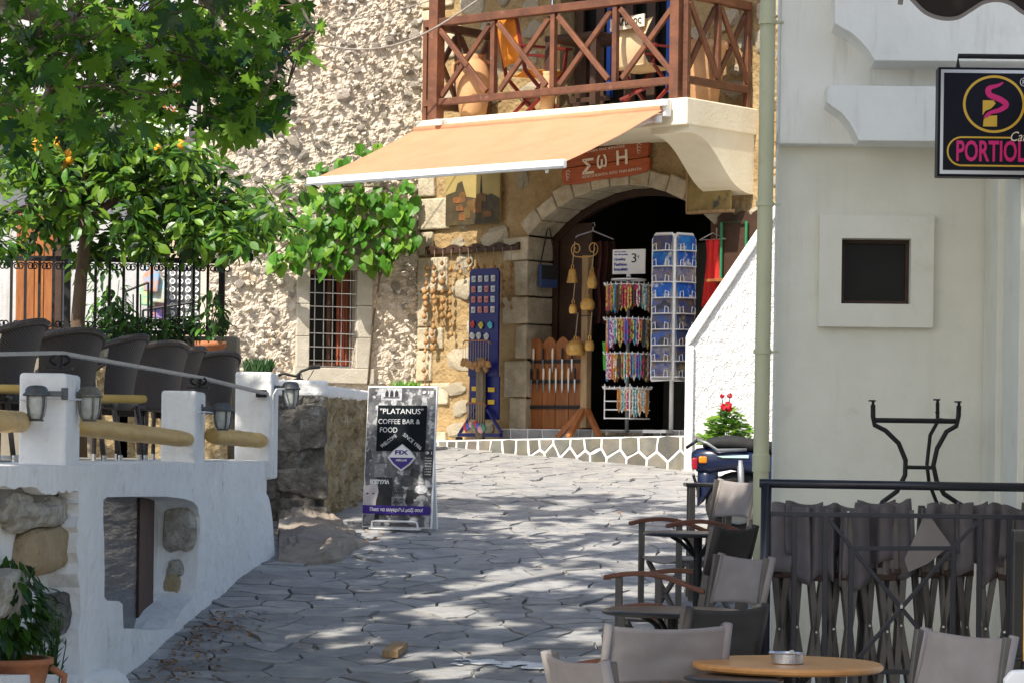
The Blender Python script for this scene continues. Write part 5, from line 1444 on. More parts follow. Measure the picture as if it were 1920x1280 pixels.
regions = [  # px centre, py centre, rx, ry, D, count
    (100, 60, 150, 80, 15.6, 90), (250, 60, 150, 75, 16.2, 90), (400, 60, 130, 80, 16.8, 80), (525, 55, 85, 70, 17.0, 60), (450, 150, 95, 65, 17.1, 52),
    (350, 160, 100, 70, 16.8, 50), (200, 170, 120, 80, 16.0, 70), (60, 170, 90, 80, 15.2, 55), (470, 205, 70, 50, 17.1, 40), (160, 240, 60, 25, 15.8, 22), (40, 260, 50, 40, 15.2, 12), (420, 235, 45, 30, 17.0, 14), (90, -60, 160, 70, 15.6, 40), (330, -60, 200, 60, 16.4, 50)]
for cx, cy, rx, ry, D, n in regions:
    for i in range(int(n * 1.9)):
        a = rt.uniform(0, 6.283); k = rt.uniform(0, 1) ** .6
        p = at(cx + rx * k * math.cos(a), cy + ry * k * math.sin(a), D + rt.uniform(-.8, .8))
        d = Vector((rt.uniform(-.8, .8), rt.uniform(-.8, .8), rt.uniform(-1.0, -.1)))
        nr = Vector((rt.uniform(-.6, .6), rt.uniform(-1, .1), rt.uniform(.2, 1)))
        vis.append((xform(p - PT, d, nr, rt.choice((.06, .08, .10, .12, .145)) * rt.uniform(.9, 1.1)), p))
rt.shuffle(vis)
twm = MB()
for Mx, p in vis:
    best = min((q for b in B for q in b), key=lambda q: (q - p).length_squared)
    if rt.random() < .16: 
        md = p.lerp(best, .5) + Vector((0, 0, .05)); twm.tube([p - PT, md - PT, best - PT], [.003, .005, .008], 4, False)
tw_ = twm.build('twigs', M['bark'], pt); tw_['kind'] = 'stuff'
inside = [m_ for m_, p in vis if -20 < visible(p)[0] < 640 and -10 < visible(p)[1] < 320]
outside = [m_ for m_, p in vis if not (-20 < visible(p)[0] < 640 and -10 < visible(p)[1] < 320)]
# the crown above the frame, from where the dappled shade comes
crown = []
SDIR = to_sun
clumps = []
def shade(n, xr, yr, zr, dens=.8):
    """leaf clumps that stand between the sun and a stretch of the street"""
    for i in range(n):
        p = Vector((rt.uniform(*xr), rt.uniform(*yr), rt.uniform(*zr)))
        zc = rt.uniform(7.1, 8.9); q = p + SDIR * ((zc - p.z) / SDIR.z)
        vx, vy = visible(q)
        if vy > -60 and -100 < vx < 2000: continue
        b = q - SDIR * ((q.z - 4.9) / SDIR.z); bx, by = visible(b)
        if 14.3 < b.y < 18.2 and -150 < bx < 640 and rt.random() < dens: continue
        b = q - SDIR * ((q.z - 4.0) / SDIR.z)
        if b.y > 21.2 and b.x < -1.5: continue
        clumps.append((q.x, q.y, q.z))
shade(78, (1.2, 2.8), (14.2, 15.2), (1.2, 5.8))        # cafe front
shade(44, (1.0, 2.7), (12.0, 14.0), (1.2, 4.6))
shade(60, (-3.3, -1.5), (11.3, 19.6), (1.6, 3.2))      # terrace wall and pillars
thick = clumps; clumps = []
shade(300, (-2.0, 1.5), (13.0, 23.2), (1.2, 2.0), .35)
thin = clumps; clumps = thick
       # the lane, with gaps
shade(28, (.3, 1.6), (9.4, 17.0), (.9, 2.0))           # cafe chairs
shade(26, (1.2, 2.3), (9.0, 10.6), (1.0, 2.2))
shade(26, (-4.6, -2.2), (14.5, 20.5), (2.4, 3.4))      # wicker chairs
for ci, (x, y, z) in enumerate(clumps + thin):
    th_ = ci >= len(clumps)
    rr_ = rt.uniform(.42, .75) if not th_ else rt.uniform(.12, .34)
    for i in range(34 if not th_ else 6):
        v = rvec(rt) * rr_ * rt.uniform(.4, 1.0); v.z *= .55
        crown.append(xform(Vector((x, y, z)) + v - PT, (rt.uniform(-1, 1), rt.uniform(-1, 1), rt.uniform(-.8, .1)), (rt.uniform(-.5, .5), rt.uniform(-.5, .5), 1), rt.uniform(.20, .32)))
n_in = min(298, len(inside))
leaf_mass('crown', [PL], inside[:298] + inside[298:] + outside + crown, [M['plane_leaf'], M['plane_leaf2'], M['plane_leaf'], M['plane_leaf2'], M['lemon_leaf3'], M['plane_leaf2']], pt, n_in)

# ------------------------------------------------------------------ lemon tree behind the terrace fence
rl_ = random.Random(77)
LB = at(150, 640, 22.6); LB.z = TERR
lt_ = thing('lemon_tree', 'lemon tree with ripe orange-yellow fruit growing on the terrace', 'tree', LB)
tr_ = [Vector((LB.x, 22.6, TERR - .05)), at(146, 600, 22.6), at(152, 520, 22.6), at(160, 450, 22.6), at(158, 400, 22.6)]
MB().tube([p - LB for p in tr_], [.075, .058, .050, .048, .045], 12).build('trunk', M['bark'], lt_, smooth=True)
brs = [[at(158, 410, 22.6), at(135, 370, 22.5), at(100, 320, 22.5), at(60, 270, 22.4)], [at(158, 400, 22.6), at(180, 350, 22.7), at(230, 300, 22.7), at(300, 270, 22.8), at(350, 260, 22.8)],
       [at(160, 420, 22.6), at(220, 370, 22.6), at(320, 350, 22.6), at(420, 380, 22.5), at(500, 400, 22.4)], [at(158, 400, 22.6), at(160, 330, 22.6), at(180, 260, 22.6), at(200, 200, 22.6)], [at(146, 385, 22.6), at(80, 380, 22.5), at(20, 400, 22.5), at(-20, 420, 22.5)]]
for b in brs: MB().tube([p - LB for p in b], [.04 - .008 * i for i in range(len(b))], 8).build('branch', M['bark'], lt_, smooth=True)
lv = []
reg = [(60, 330, 110, 70, 22.5, 520), (180, 300, 130, 70, 22.6, 620), (300, 330, 130, 60, 22.6, 640), (400, 380, 95, 55, 22.5, 560), (490, 405, 60, 40, 22.4, 260), (250, 410, 140, 55, 22.5, 620), (350, 440, 90, 40, 22.5, 330), (80, 400, 110, 45, 22.5, 330), (30, 440, 60, 40, 22.5, 110), (120, 220, 130, 80, 22.7, 420), (260, 240, 110, 60, 22.8, 380), (440, 440, 50, 35, 22.3, 160), (20, 220, 60, 110, 22.6, 220), (200, 470, 60, 30, 22.6, 90), (130, 490, 30, 30, 22.4, 24)]
for cx, cy, rx, ry, D, n in reg:
    sub = [(rl_.gauss(cx, rx * .5), rl_.gauss(cy, ry * .5), D + rl_.uniform(-.7, .7)) for _ in range(max(4, n // 14))]
    for i in range(int(n * 1.1)):
        q = rl_.choice(sub); a = rl_.uniform(0, 6.28); k = rl_.uniform(.2, 1) * 24
        p = at(q[0] + k * 1.3 * math.cos(a), q[1] + k * .8 * math.sin(a), q[2] + rl_.uniform(-.12, .12))
        d = Vector((math.cos(a), rl_.uniform(-.7, .7), -math.sin(a) * .6 - .5)); nr = Vector((rl_.uniform(-.6, .6), rl_.uniform(-.9, .2), rl_.uniform(.3, 1)))
        lv.append((xform(p - LB, d, nr, rl_.choice((.06, .08, .10, .12, .135)) * rl_.uniform(.85, 1.15)), p.y))
lv.sort(key=lambda q: q[1] + rl_.uniform(0, .5))
leaf_mass('foliage', [LL, LL2], [q[0] for q in lv], [M['lemon_leaf'], M['lemon_leaf2'], M['lemon_leaf3'], M['lemon_leaf'], M['lemon_leaf2']], lt_, 290)
for px, py in ((78, 252), (66, 270), (72, 278), (108, 272), (112, 262), (118, 310), (131, 300), (152, 279), (232, 248), (296, 280), (340, 272), (140, 247), (128, 290), (20, 213), (9, 135), (110, 280)):
    q = at(px, py, 22.05 + rl_.uniform(-.1, .15)) - LB
    o = MB().lathe([(.003, -.048), (.012, -.042), (.03, -.02), (.034, .0), (.028, .024), (.012, .04), (.004, .046)], (0, 0, 0), 12).build('lemon', M['lemon'], lt_, smooth=True)
    o.location = q; o.rotation_euler = (rl_.uniform(-.4, .4), rl_.uniform(-.4, .4), 0)

# ------------------------------------------------------------------ vine on the stone house
rv_ = random.Random(5)
VB = FL.P(-.55, .1, 2.45)
vn = thing('climbing_vine', 'bright green climbing vine below the awning over the grilled window', 'vine', VB)
def lp(px, py, v): 
    u, z = FL.hit(px, py, v); return FL.P(u, v, z)
stems = [[lp(690, 720, .06), lp(700, 600, .07), lp(712, 520, .1), lp(700, 440, .16), lp(640, 420, .2), lp(560, 440, .2), lp(510, 480, .2)], [lp(712, 520, .1), lp(740, 440, .14), lp(760, 380, .2), lp(720, 350, .25), lp(640, 350, .25), lp(600, 320, .2), lp(640, 295, .15), lp(690, 275, .1)], [lp(700, 440, .16), lp(650, 470, .2), lp(600, 490, .22), lp(590, 520, .22)], [lp(740, 440, .14), lp(700, 480, .2), lp(670, 505, .22)]]
for s_ in stems: MB().tube([p - VB for p in s_], [.012 - .0012 * i for i in range(len(s_))], 6).build('stem', M['bark'], vn, smooth=True)
vl = []
for cx, cy, rx, ry, n in ((660, 400, 110, 55, 130), (600, 430, 70, 45, 70), (740, 400, 40, 80, 55), (540, 475, 45, 25, 34), (610, 490, 40, 25, 26), (690, 470, 55, 35, 44), (640, 360, 60, 25, 30), (600, 325, 30, 18, 12), (690, 278, 22, 12, 7), (640, 305, 25, 12, 9), (760, 450, 22, 30, 14)):
    for i in range(n):
        a = rv_.uniform(0, 6.28); k = rv_.uniform(0, 1) ** .6
        p = lp(min(778, cx + rx * k * math.cos(a)), cy + ry * k * math.sin(a), rv_.uniform(.10, .34))
        d = Vector((rv_.uniform(-.7, .7), rv_.uniform(-.5, .2), -1)); nr = Vector((rv_.uniform(-.7, .3), rv_.uniform(-1, -.3), rv_.uniform(.1, .9)))
        vl.append(xform(p - VB, d, nr, rv_.choice((.05, .07, .09, .11, .13)) * rv_.uniform(.85, 1.2)))
leaf_mass('foliage', [HL], vl, [M['vine_leaf'], M['vine_leaf2'], M['vine_leaf']], vn, 295)

# ------------------------------------------------------------------ potted plants
def pot_plant(name, label, loc, pot_prof, pot_mat, spots, leaf, mats, s0, s1, r_, h_, seed, n_obj=60, handles=False, stems_=5, droop=.3):
    rr_ = random.Random(seed); t = thing(name, label, 'plant', loc)
    pz = 0
    if pot_prof:
        p_ = MB().lathe(pot_prof, (0, 0, 0), 28).build('pot', M[pot_mat], t, smooth=True); pz = max(z for _, z in pot_prof)
        rin = pot_prof[-1][0] * .9 + .004
        MB().lathe([(.002, pz - .035), (max(.02, rin), pz - .035), (max(.02, rin), pz - .04)], (0, 0, 0), 20).build('soil', M['bark'], t)
        if handles:
            for s_ in (-1, 1):
                R_ = pot_prof[-3][0]; MB().tube([(s_ * R_ * .95, 0, pz * .85), (s_ * (R_ + .05), 0, pz * .72), (s_ * (R_ + .045), 0, pz * .52), (s_ * R_ * .82, 0, pz * .42)], .016, 8).build('handle', M[pot_mat], p_, smooth=True)
    xs = []
    for i in range(stems_):
        a = rr_.uniform(0, 6.28); e = Vector((math.cos(a) * r_ * .6, math.sin(a) * r_ * .6, pz + h_ * rr_.uniform(.6, .95)))
        MB().tube([(0, 0, pz - .04), (e.x * .3, e.y * .3, (pz + e.z) * .5), e], [.008, .006, .003], 5).build('stem', M['herb'], t)
    for i in range(spots):
        v = rvec(rr_); k = rr_.uniform(.3, 1) ** .5
        p = Vector((v.x * r_ * k, v.y * r_ * k, pz + h_ * .5 + v.z * h_ * .5 * k))
        d = Vector((v.x, v.y, rr_.uniform(-.6, .4) - droop)); xs.append(xform(p, d, (v.x * .3, v.y * .3, 1), rr_.uniform(s0, s1)))
    leaf_mass('foliage', [leaf], xs, mats, t, n_obj)
    return t
pp_ = Vector((-2.28, 11.75, 0)); 
pp_ = at(12, 1300, 12.1)
pot_plant('potted_plant', 'dark leafy shrub in a terracotta pot with handles at the foot of the terrace wall', (at(12, 1290, 12.1).x, 12.1, at(12, 1236, 12.1).z - .26), [(.10, 0), (.13, .02), (.17, .18), (.185, .24), (.20, .245), (.20, .27), (.17, .27), (.165, .24)], 'terracotta', 330, lance_leaf(.2, .3, .25), [M['plane_leaf'], M['lemon_leaf3']], .06, .105, .19, .44, 3, 150, True, droop=.3)
q = at(45, 1160, 12.3)
hb = thing('herb_bush', 'feathery rosemary bush beside the terracotta pot', 'plant', (at(88, 1200, 12.55).x, 12.55, gz(12.55)))
rh = random.Random(4); hm = []
top_ = at(100, 1140, 12.55).z - gz(12.55); 
for i in range(26):
    a = rh.uniform(0, 6.28); L_ = top_ * rh.uniform(.6, 1.0)
    e = Vector((math.cos(a) * rh.uniform(.02, .12), math.sin(a) * rh.uniform(.02, .12), L_))
    MB().tube([(e.x * .2, e.y * .2, 0), (e.x * .6, e.y * .6, L_ * .5), e], [.005, .004, .002], 4).build('stem', M['herb'], hb)
    for k in range(30):
        t = rh.uniform(.2, 1); p = Vector((e.x * (.2 + .8 * t), e.y * (.2 + .8 * t), L_ * t)); d = Vector((rh.uniform(-1, 1), rh.uniform(-1, 1), .8))
        hm.append(xform(p, d, (0, 0, 1), rh.uniform(.03, .055)))
leaf_mass('foliage', [lance_leaf(.09, 0, 0)], hm, [M['herb'], M['lemon_leaf']], hb, 0)
# small grassy plant on the far pillar
q = at(485, 696, 18.95)
gp = thing('grass_tuft', 'low green tuft growing on top of the far white pillar', 'plant', q)
hm = []
for i in range(260):
    p = Vector((rh.uniform(-.10, .09), rh.uniform(-.08, .1), 0)); hm.append(xform(p, (rh.uniform(-.5, .5), rh.uniform(-.5, .5), 1), (rh.uniform(-1, 1), -1, 0), rh.uniform(.05, .10)))
leaf_mass('blades', [lance_leaf(.07, .2, 0)], hm, [M['herb'], M['lemon_leaf3']], gp, 0)
q = on_ground(757, 840); 
gp = thing('grass_tuft', 'bright green weeds at the foot of the shop corner behind the sign board', 'plant', at(760, 722, 26.5))
hm = [xform(Vector((rh.uniform(-.12, .12), rh.uniform(-.1, .1), -.06)), (rh.uniform(-.5, .5), rh.uniform(-.5, .5), 1), (rh.uniform(-1, 1), -1, 0), rh.uniform(.06, .12)) for i in range(160)]
leaf_mass('blades', [lance_leaf(.07, .2, 0)], hm, [M['vine_leaf'], M['vine_leaf2']], gp, 0)
MB().bb(-.14, .14, -.08, .12, -.45, -.06).build('soil_bank', M['tan_render'], gp)
# geranium in a planter behind the scooter
q = at(1365, 830, 24.6)
ge = thing('geranium', 'geranium with red flower heads in a planter in front of the stair wall', 'plant', (q.x, q.y, gz(24.6)))
gh = q.z - gz(24.6)
MB().bb(-.28, .26, -.1, .1, 0, gh - .02).build('planter', M['white'], ge, bevel=.01)
xs = []
for i in range(420):
    v = rvec(rh); v.z = abs(v.z); k = rh.uniform(.4, 1)
    w_ = 1 - .62 * v.z
    p = Vector((v.x * .30 * k * w_, v.y * .14 * k, gh - .02 + v.z * .36 * k)); xs.append(xform(p, (v.x, v.y - .2, rh.uniform(-.3, .5)), (v.x * .4, -.5, .8), rh.uniform(.035, .07)))
leaf_mass('foliage', [HL], xs, [M['vine_leaf'], M['vine_leaf2'], M['lemon_leaf2']], ge, 40)
for px, py, r_ in ((1363, 762, .048), (1354, 742, .022), (1368, 741, .024), (1357, 762, .03)):
    c = at(px, py, 24.5) - Vector((q.x, q.y, gz(24.6))); fm = MB()
    for i in range(26):
        v = rvec(rh); fm.blob(c + v * r_ * .8, (r_ * .32,) * 3, 1, .2, rnd=rh)
    fm.build('flower_head', M['flower'], ge)
    MB().tube([(c.x * .6, c.y * .3, gh), c], .004, 5).build('flower_stalk', M['herb'], ge)

# ================================================================== terrace: fence, chairs, lanterns, handrail
FY = 23.7
fx0, fx1 = at(-20, 480, FY).x, at(427, 495, FY).x
fz1 = at(200, 487, FY).z; fz0 = at(200, 622, FY).z
fn = thing('iron_fence', 'black wrought iron fence with scrolls and spear tips behind the terrace', 'fence', (fx1, FY, TERR))
def fl_(x, z): return (x - fx1, 0, z - TERR)
MB().beam(fl_(fx0, fz1), fl_(fx1, fz1), .03, .045).build('top_rail', M['iron'], fn)
MB().beam(fl_(fx0, fz0), fl_(fx1, fz0), .03, .035).build('bottom_rail', M['iron'], fn)
nb = 17
sc1 = MB()
for s_ in (-1, 1):
    for zz, sg in ((-.035, -1), (.03, 1)):
        pass
for i in range(nb):
    x = fx0 + (fx1 - fx0) * (i + .6) / nb
    big = i in (5, 16)
    MB().beam(fl_(x, fz0 if not big else fz0 - .1), fl_(x, fz1 + (.06 if not big else .12)), .022 if not big else .05, .022 if not big else .05, (1, 0, 0)).build('bar', M['iron'], fn)
    if not big: MB().lathe([(.004, 0), (.02, .018), (.016, .03), (.003, .07)], (x - fx1, 0, fz1 + .05 - TERR), 8).build('spear_tip', M['iron'], fn)
    for zc, sg in ((fz1 - .045, -1), (fz0 + .04, 1)):
        for s_ in (-1, 1):
            pts = []
            for k in range(15):
                t = k / 14; a = t * 1.25 * 2 * math.pi; r_ = .034 * (1 - .6 * t)
                pts.append((x - fx1 + s_ * (.040 - r_ * math.cos(a)), -.004, zc - TERR + sg * (.02 - r_ * math.sin(a))))
            MB().tube(pts, .0062, 4, False).build('scroll', M['iron'], fn)
# planter wall under the fence
pw = thing('planter_wall', 'low cream planter wall under the iron fence', 'wall', (fx1, FY, TERR))
MB().bb(fx0 - fx1, .1, -.12, .14, -.05, fz0 - TERR - .03).build('wall_body', pmat('planter_cream', (.26, .23, .18), (.2, .18, .14), 4, .9, .3, 30), pw, bevel=.01)
# stair handrail and displays behind the fence
hr = thing('stair_handrail', 'black stepped stair handrail behind the fence', 'railing', at(300, 640, 25.6))
HB = at(300, 640, 25.6)
def hp(px, py): return at(px, py, 25.6) - HB
for a_, b_ in (((232, 548), (278, 530)), ((278, 530), (278, 600)), ((268, 582), (372, 566)), ((268, 582), (268, 640)), ((310, 600), (375, 592))):
    MB().tube([hp(*a_), hp(*b_)], .012, 6).build('rail_bar', M['iron'], hr)
for k in range(10):
    px = 236 + 4.6 * k * 3; MB().tube([hp(px, 552 if px < 278 else 578), hp(px, 640)], .007, 5).build('baluster', M['iron'], hr)
HO = at(338, 552, 26.0)
mg = thing('mug_display', 'grey panel hung with rows of white souvenir mugs behind the fence', 'display board', HO)
pa, pb = at(301, 612, 26.0) - HO, at(376, 492, 26.0) - HO
MB().bb(pa.x, pb.x, .01, .03, pa.z, pb.z).build('panel', M['grey_metal'], mg)
MB().bb(pa.x - .02, pa.x + .01, .0, .05, -1.0, pb.z).build('panel_post', M['grey_metal'], mg)
k = 0
for r_ in range(8):
    for c_ in range(5):
        x = pa.x + (pb.x - pa.x) * (c_ + .5) / 5; z = pb.z + (pa.z - pb.z) * (r_ + .5) / 8
        o = MB().lathe([(.022, .0), (.027, .03), (.027, .034), (.020, .034), (.017, .008), (.002, .006)], (0, 0, 0), 12).build('mug', M['white_metal'])
        o.rotation_euler = (RD(80), 0, 0); o.location = HO + Vector((x, .0, z))
        tag(o, 'white souvenir mug in row %s, column %s of the grey panel behind the fence' % (['one', 'two', 'three', 'four', 'five', 'six', 'seven', 'eight'][r_], ['one', 'two', 'three', 'four', 'five'][c_]), 'mug', 'mugs on the display')
for k, (px, py, c, lb) in enumerate(((284, 520, (.7, .25, .03), 'orange and red patterned cloth bag behind the fence'), (296, 540, (.55, .4, .2), 'tan straw bag behind the fence'), (276, 545, (.1, .45, .4), 'turquoise cloth bag behind the fence'), (292, 568, (.05, .15, .6), 'white and blue towel behind the fence'))):
    q = at(px, py, 25.8)
    t = thing('cloth_bag', lb, 'bag', q + Vector((0, .05 * k, 0)))
    MB().prism([(-.07, -.13), (.06, -.14), (.075, .02), (.04, .10), (-.05, .09), (-.08, .0)], -.02, .02).build('bag_body', pmat('bag_cloth', c, tuple(min(.8, x * 1.5 + .1) for x in c[::-1]), 18, .9), t, bevel=.012)
    MB().tube([(-.04, 0, .08), (-.02, 0, .2), (.02, 0, .2), (.04, 0, .08)], .006, 5).build('handle', M['cord'], t)
def tpot(px, py, D, r_, h_, mt, label, seed, n=120, hh=.3, rr=.2):
    q = at(px, py, D); q.z -= h_
    return pot_plant('potted_plant', label, q, [(r_ * .7, 0), (r_ * .74, .01), (r_ * .95, h_ * .8), (r_ * 1.06, h_ * .82), (r_ * 1.06, h_), (r_ * .9, h_), (r_ * .88, h_ * .85)], mt, n, LL, [M['herb'], M['lemon_leaf'], M['lemon_leaf3']], .05, .10, rr, hh, seed, 20)
t = tpot(395, 640, 22.4, .12, .24, 'terracotta', 'terracotta pot with a leafy plant at the right end of the iron fence', 31, 130, .42, .17)
MB().bb(-.16, .16, -.14, .14, -(t.location.z - TERR), 0).build('pot_stand', M['tan_render'], t)
for k, (px, rr_) in enumerate(((300, .18), (250, .2), (215, .16), (340, .14))):
    t = tpot(px, 648, 23.2, .10, .16, 'terracotta' if k % 2 else 'grey_metal', ['spiky green plant', 'broad green plant', 'dark green shrub', 'small green plant'][k] + ' in a pot before the fence, ' + ['below the mug display', 'by the stair handrail', 'beside the lemon trunk', 'next to the terracotta pot'][k], 40 + k, 120, .28 + .12 * (k == 2), rr_)
    MB().bb(-.13, .13, -.1, .1, -(t.location.z - TERR), 0).build('pot_stand', M['tan_render'], t)
for k in range(3):
    q = at(200 + 34 * k, 640, 24.6)
    pot_plant('shrub', ['dense dark shrub behind the fence beside the lemon trunk', 'second dark shrub behind the fence', 'small shrub behind the fence by the handrail'][k], (q.x, q.y, TERR), None, None, 520, LL, [M['lemon_leaf3'], M['lemon_leaf']], .06, .11, .24, 1.75 - .35 * k, 60 + k, 10, stems_=4)

# wicker armchairs ------------------------------------------------------
def wicker_mat():
    m = bpy.data.materials.new('wicker_weave'); m.use_nodes = True; nt = m.node_tree; N = nt.nodes; L = nt.links
    b = N['Principled BSDF']; b.inputs['Roughness'].default_value = .42
    tc = N.new('ShaderNodeTexCoord'); vals = []
    sx = N.new('ShaderNodeSeparateXYZ'); L.new(tc.outputs['UV'], sx.inputs[0])
    def sine(o, k):
        a = N.new('ShaderNodeMath'); a.operation = 'MULTIPLY'; a.inputs[1].default_value = k; L.new(o, a.inputs[0])
        s = N.new('ShaderNodeMath'); s.operation = 'SINE'; L.new(a.outputs[0], s.inputs[0]); return s.outputs[0]
    p = N.new('ShaderNodeMath'); p.operation = 'MULTIPLY'; L.new(sine(sx.outputs[0], 190), p.inputs[0]); L.new(sine(sx.outputs[1], 260), p.inputs[1])
    mr = N.new('ShaderNodeMapRange'); mr.inputs['From Min'].default_value = -.6; mr.inputs['From Max'].default_value = .9; L.new(p.outputs[0], mr.inputs['Value'])
    mx = N.new('ShaderNodeMix'); mx.data_type = 'RGBA'; mx.inputs[6].default_value = (.022, .018, .017, 1); mx.inputs[7].default_value = (.15, .12, .105, 1); L.new(mr.outputs[0], mx.inputs[0])
    L.new(mx.outputs[2], b.inputs['Base Color'])
    bp = N.new('ShaderNodeBump'); bp.inputs['Strength'].default_value = .9; bp.inputs['Distance'].default_value = .006; L.new(p.outputs[0], bp.inputs['Height']); L.new(bp.outputs[0], b.inputs['Normal'])
    return m
M['weave'] = wicker_mat()
def grid_uv(mb, nu, nv, name, mat, parent, su=1.0, sv=1.0):
    o = mb.build(name, mat, parent, smooth=True); me = o.data
    uv = me.uv_layers.new(name='weave'); 
    for poly in me.polygons:
        for li in poly.loop_indices:
            vi = me.loops[li].vertex_index; uv.data[li].uv = ((vi % (nu + 1)) / nu * su, (vi // (nu + 1)) / nv * sv)
    return o
def make_wicker():
    t = thing('wicker_chair', 'wicker', 'chair', (0, 0, 0), 0, 'wicker chairs along the terrace rail')
    # local: faces +x; back curves round at -x
    def rim(s):            # s 0..1 from left arm front round the back to the right arm front
        a = (s - .5) * 2; th = a * RD(118)
        ex = -.02 - .30 * math.cos(th); ey = .31 * math.sin(th)
        if abs(a) > .62: ex += (abs(a) - .62) * .55
        back = max(0, math.cos(a * math.pi / 2)) ** .75
        z = .60 + .27 * back
        fl = .05 * back
        return Vector((ex - fl, ey * (1 + .05 * back), z))
    def low(s):
        a = (s - .5) * 2; th = a * RD(112)
        return Vector((-.02 - .245 * math.cos(th), .27 * math.sin(th), .38))
    def sh(s, w_):
        s2 = .26 + .48 * s
        p = low(s2).lerp(rim(s2), w_); b = math.sin(math.pi * w_) * .025; p.x += b * math.cos((s2 - .5) * 4); return p
    o = grid_uv(MB().grid(sh, 40, 20), 40, 20, 'backrest', M['weave'], t, 1.0, .62); solid(o, .012, 0)
    MB().tube([rim(i / 48) for i in range(49)], .022, 8).build('arm_rim', M['wicker'], t, smooth=True)
    wr = MB()
    for i in range(150):
        s = i / 150; p, q = rim(s), rim(s + 1 / 150)
        d = (q - p).normalized(); e1 = d.orthogonal().normalized(); e2 = d.cross(e1)
        wr.tube([p + (e1 * math.cos(a) + e2 * math.sin(a)) * .0235 + d * .0035 * math.sin(a) for a in [k * 1.0472 for k in range(7)]], .003, 4, False)
    w_ = wr.build('rim_wrap', M['wicker'], t); w_['kind'] = 'stuff'
    o = grid_uv(MB().grid(lambda a, b: (-.24 + .50 * a, (-.27 + .54 * b) * (1 - .08 * (1 - a)), .42 - .012 * math.sin(math.pi * b)), 16, 16), 16, 16, 'seat', M['weave'], t, .7, .7); solid(o, .03)
    o = grid_uv(MB().grid(lambda a, b: (.262, -.26 + .52 * a, .34 + .07 * b), 16, 4), 16, 4, 'apron', M['weave'], t, .7, .1); solid(o, .012)
    for y in (-.25, .25):
        MB().tube([(.24, y, 0), (.235, y, .4), (.22, y * 1.13, .62)], [.017, .018, .018], 8).build('leg', M['wicker'], t, smooth=True)
        MB().tube([(-.30, y * .95, 0), (-.24, y * .9, .4)], .018, 8).build('leg', M['wicker'], t, smooth=True)
        for x in (.24, -.30): MB().lathe([(.019, 0), (.019, .05)], (x, y * (.95 if x < 0 else 1), 0), 10).build('foot_cap', M['steel'], t)
    return t
wk = make_wicker()
# chair: pixel of the right-hand edge of its back top, depth, turn
WCH = [(100, 610, 15.6, 166, 'nearest wicker armchair, at the left edge by the first pillar'), (180, 618, 16.7, 138, 'second wicker armchair from the left, behind the first pillar'), (288, 637, 17.6, 166, 'third wicker armchair, its arm sweeping left above the log rail'),
       (340, 647, 18.6, 136, 'fourth wicker armchair, in front of the terracotta pot'), (396, 660, 19.6, 166, 'fifth wicker armchair, between the middle and far pillars'), (440, 672, 20.4, 138, 'last wicker armchair, beside the far pillar')]
for i, (px, py, D, ang, lb) in enumerate(WCH):
    p = at(px, py, D); a = RD(ang)
    # the back top centre lies .37 m behind the seat centre
    loc = (p.x - (-.33) * math.cos(a) - .06, D - (-.33) * math.sin(a), TERR)
    t = wk if i == 0 else dup(wk)
    t.location = loc; t.rotation_euler = (0, 0, a); t['label'] = lb
    k = (p.z - TERR) / .88
    t.scale = (.88, .88, max(.9, min(1.35, k)))
def cushion(px, py, D, rz, lb):
    q = at(px, py, D)
    o = MB().box((0, 0, 0), (.42, .42, .045)).build('seat_cushion', M['cushion'], bevel=.02, seg=3); o.location = q; o.rotation_euler = (0, 0, rz); tag(o, lb, 'cushion', 'yellow seat cushions')
cushion(15, 729, 15.2, 0, 'yellow seat cushion at the left edge of the terrace'); cushion(205, 747, 16.6, .2, 'yellow seat cushion behind the first log rail')
for i, (px, D) in enumerate(((225, 17.0), (20, 15.0), (330, 19.0))):
    q = at(px, 870, D)
    t = thing('terrace_table', ['dark cafe table between the wicker armchairs behind the log rail', 'dark cafe table at the left edge of the terrace', 'dark cafe table by the middle pillar'][i], 'table', (q.x - 1.0, D, TERR))
    MB().lathe([(.25, 0), (.25, .02), (.03, .035), (.022, .05), (.022, .68), (.12, .70)], (0, 0, 0), 20).build('pedestal', M['grey_metal'], t, smooth=False)
    MB().bb(-.33, .33, -.33, .33, .70, .73).build('tabletop', M['fabric_dark'], t, bevel=.006)

# lanterns on the pillars ------------------------------------------------
def make_lantern(label, mt):
    t = thing('wall_lantern', label, 'lantern', (0, 0, 0), 0, 'lanterns on the white pillars')
    MB().lathe([(.066, 0), (.068, .012), (.058, .022), (.054, .045), (.046, .058), (.03, .066), (.003, .069)], (0, 0, 0), 20).build('cap', M[mt], t, smooth=True)
    MB().lathe([(.002, -.145), (.034, -.142), (.044, -.10), (.05, -.005), (.05, 0)], (0, 0, 0), 18).build('glass', M['glass_lamp'], t, smooth=True)
    for k in range(4):
        a = k * math.pi / 2 + .5; c_, s_ = math.cos(a), math.sin(a)
        MB().tube([(c_ * .057, s_ * .057, .005), (c_ * .056, s_ * .056, -.06), (c_ * .047, s_ * .047, -.118), (c_ * .03, s_ * .03, -.148)], .006, 6).build('cage_bar', M[mt], t)
    MB().lathe([(.036, -.156), (.038, -.150), (.030, -.142)], (0, 0, 0), 16).build('bottom_ring', M[mt], t)
    MB().bb(.05, .13, -.018, .018, -.0, .034).build('bracket_arm', M[mt], t, bevel=.004)
    MB().bb(.125, .15, -.03, .03, -.02, .055).build('mount_plate', M[mt], t, bevel=.004)
    return t
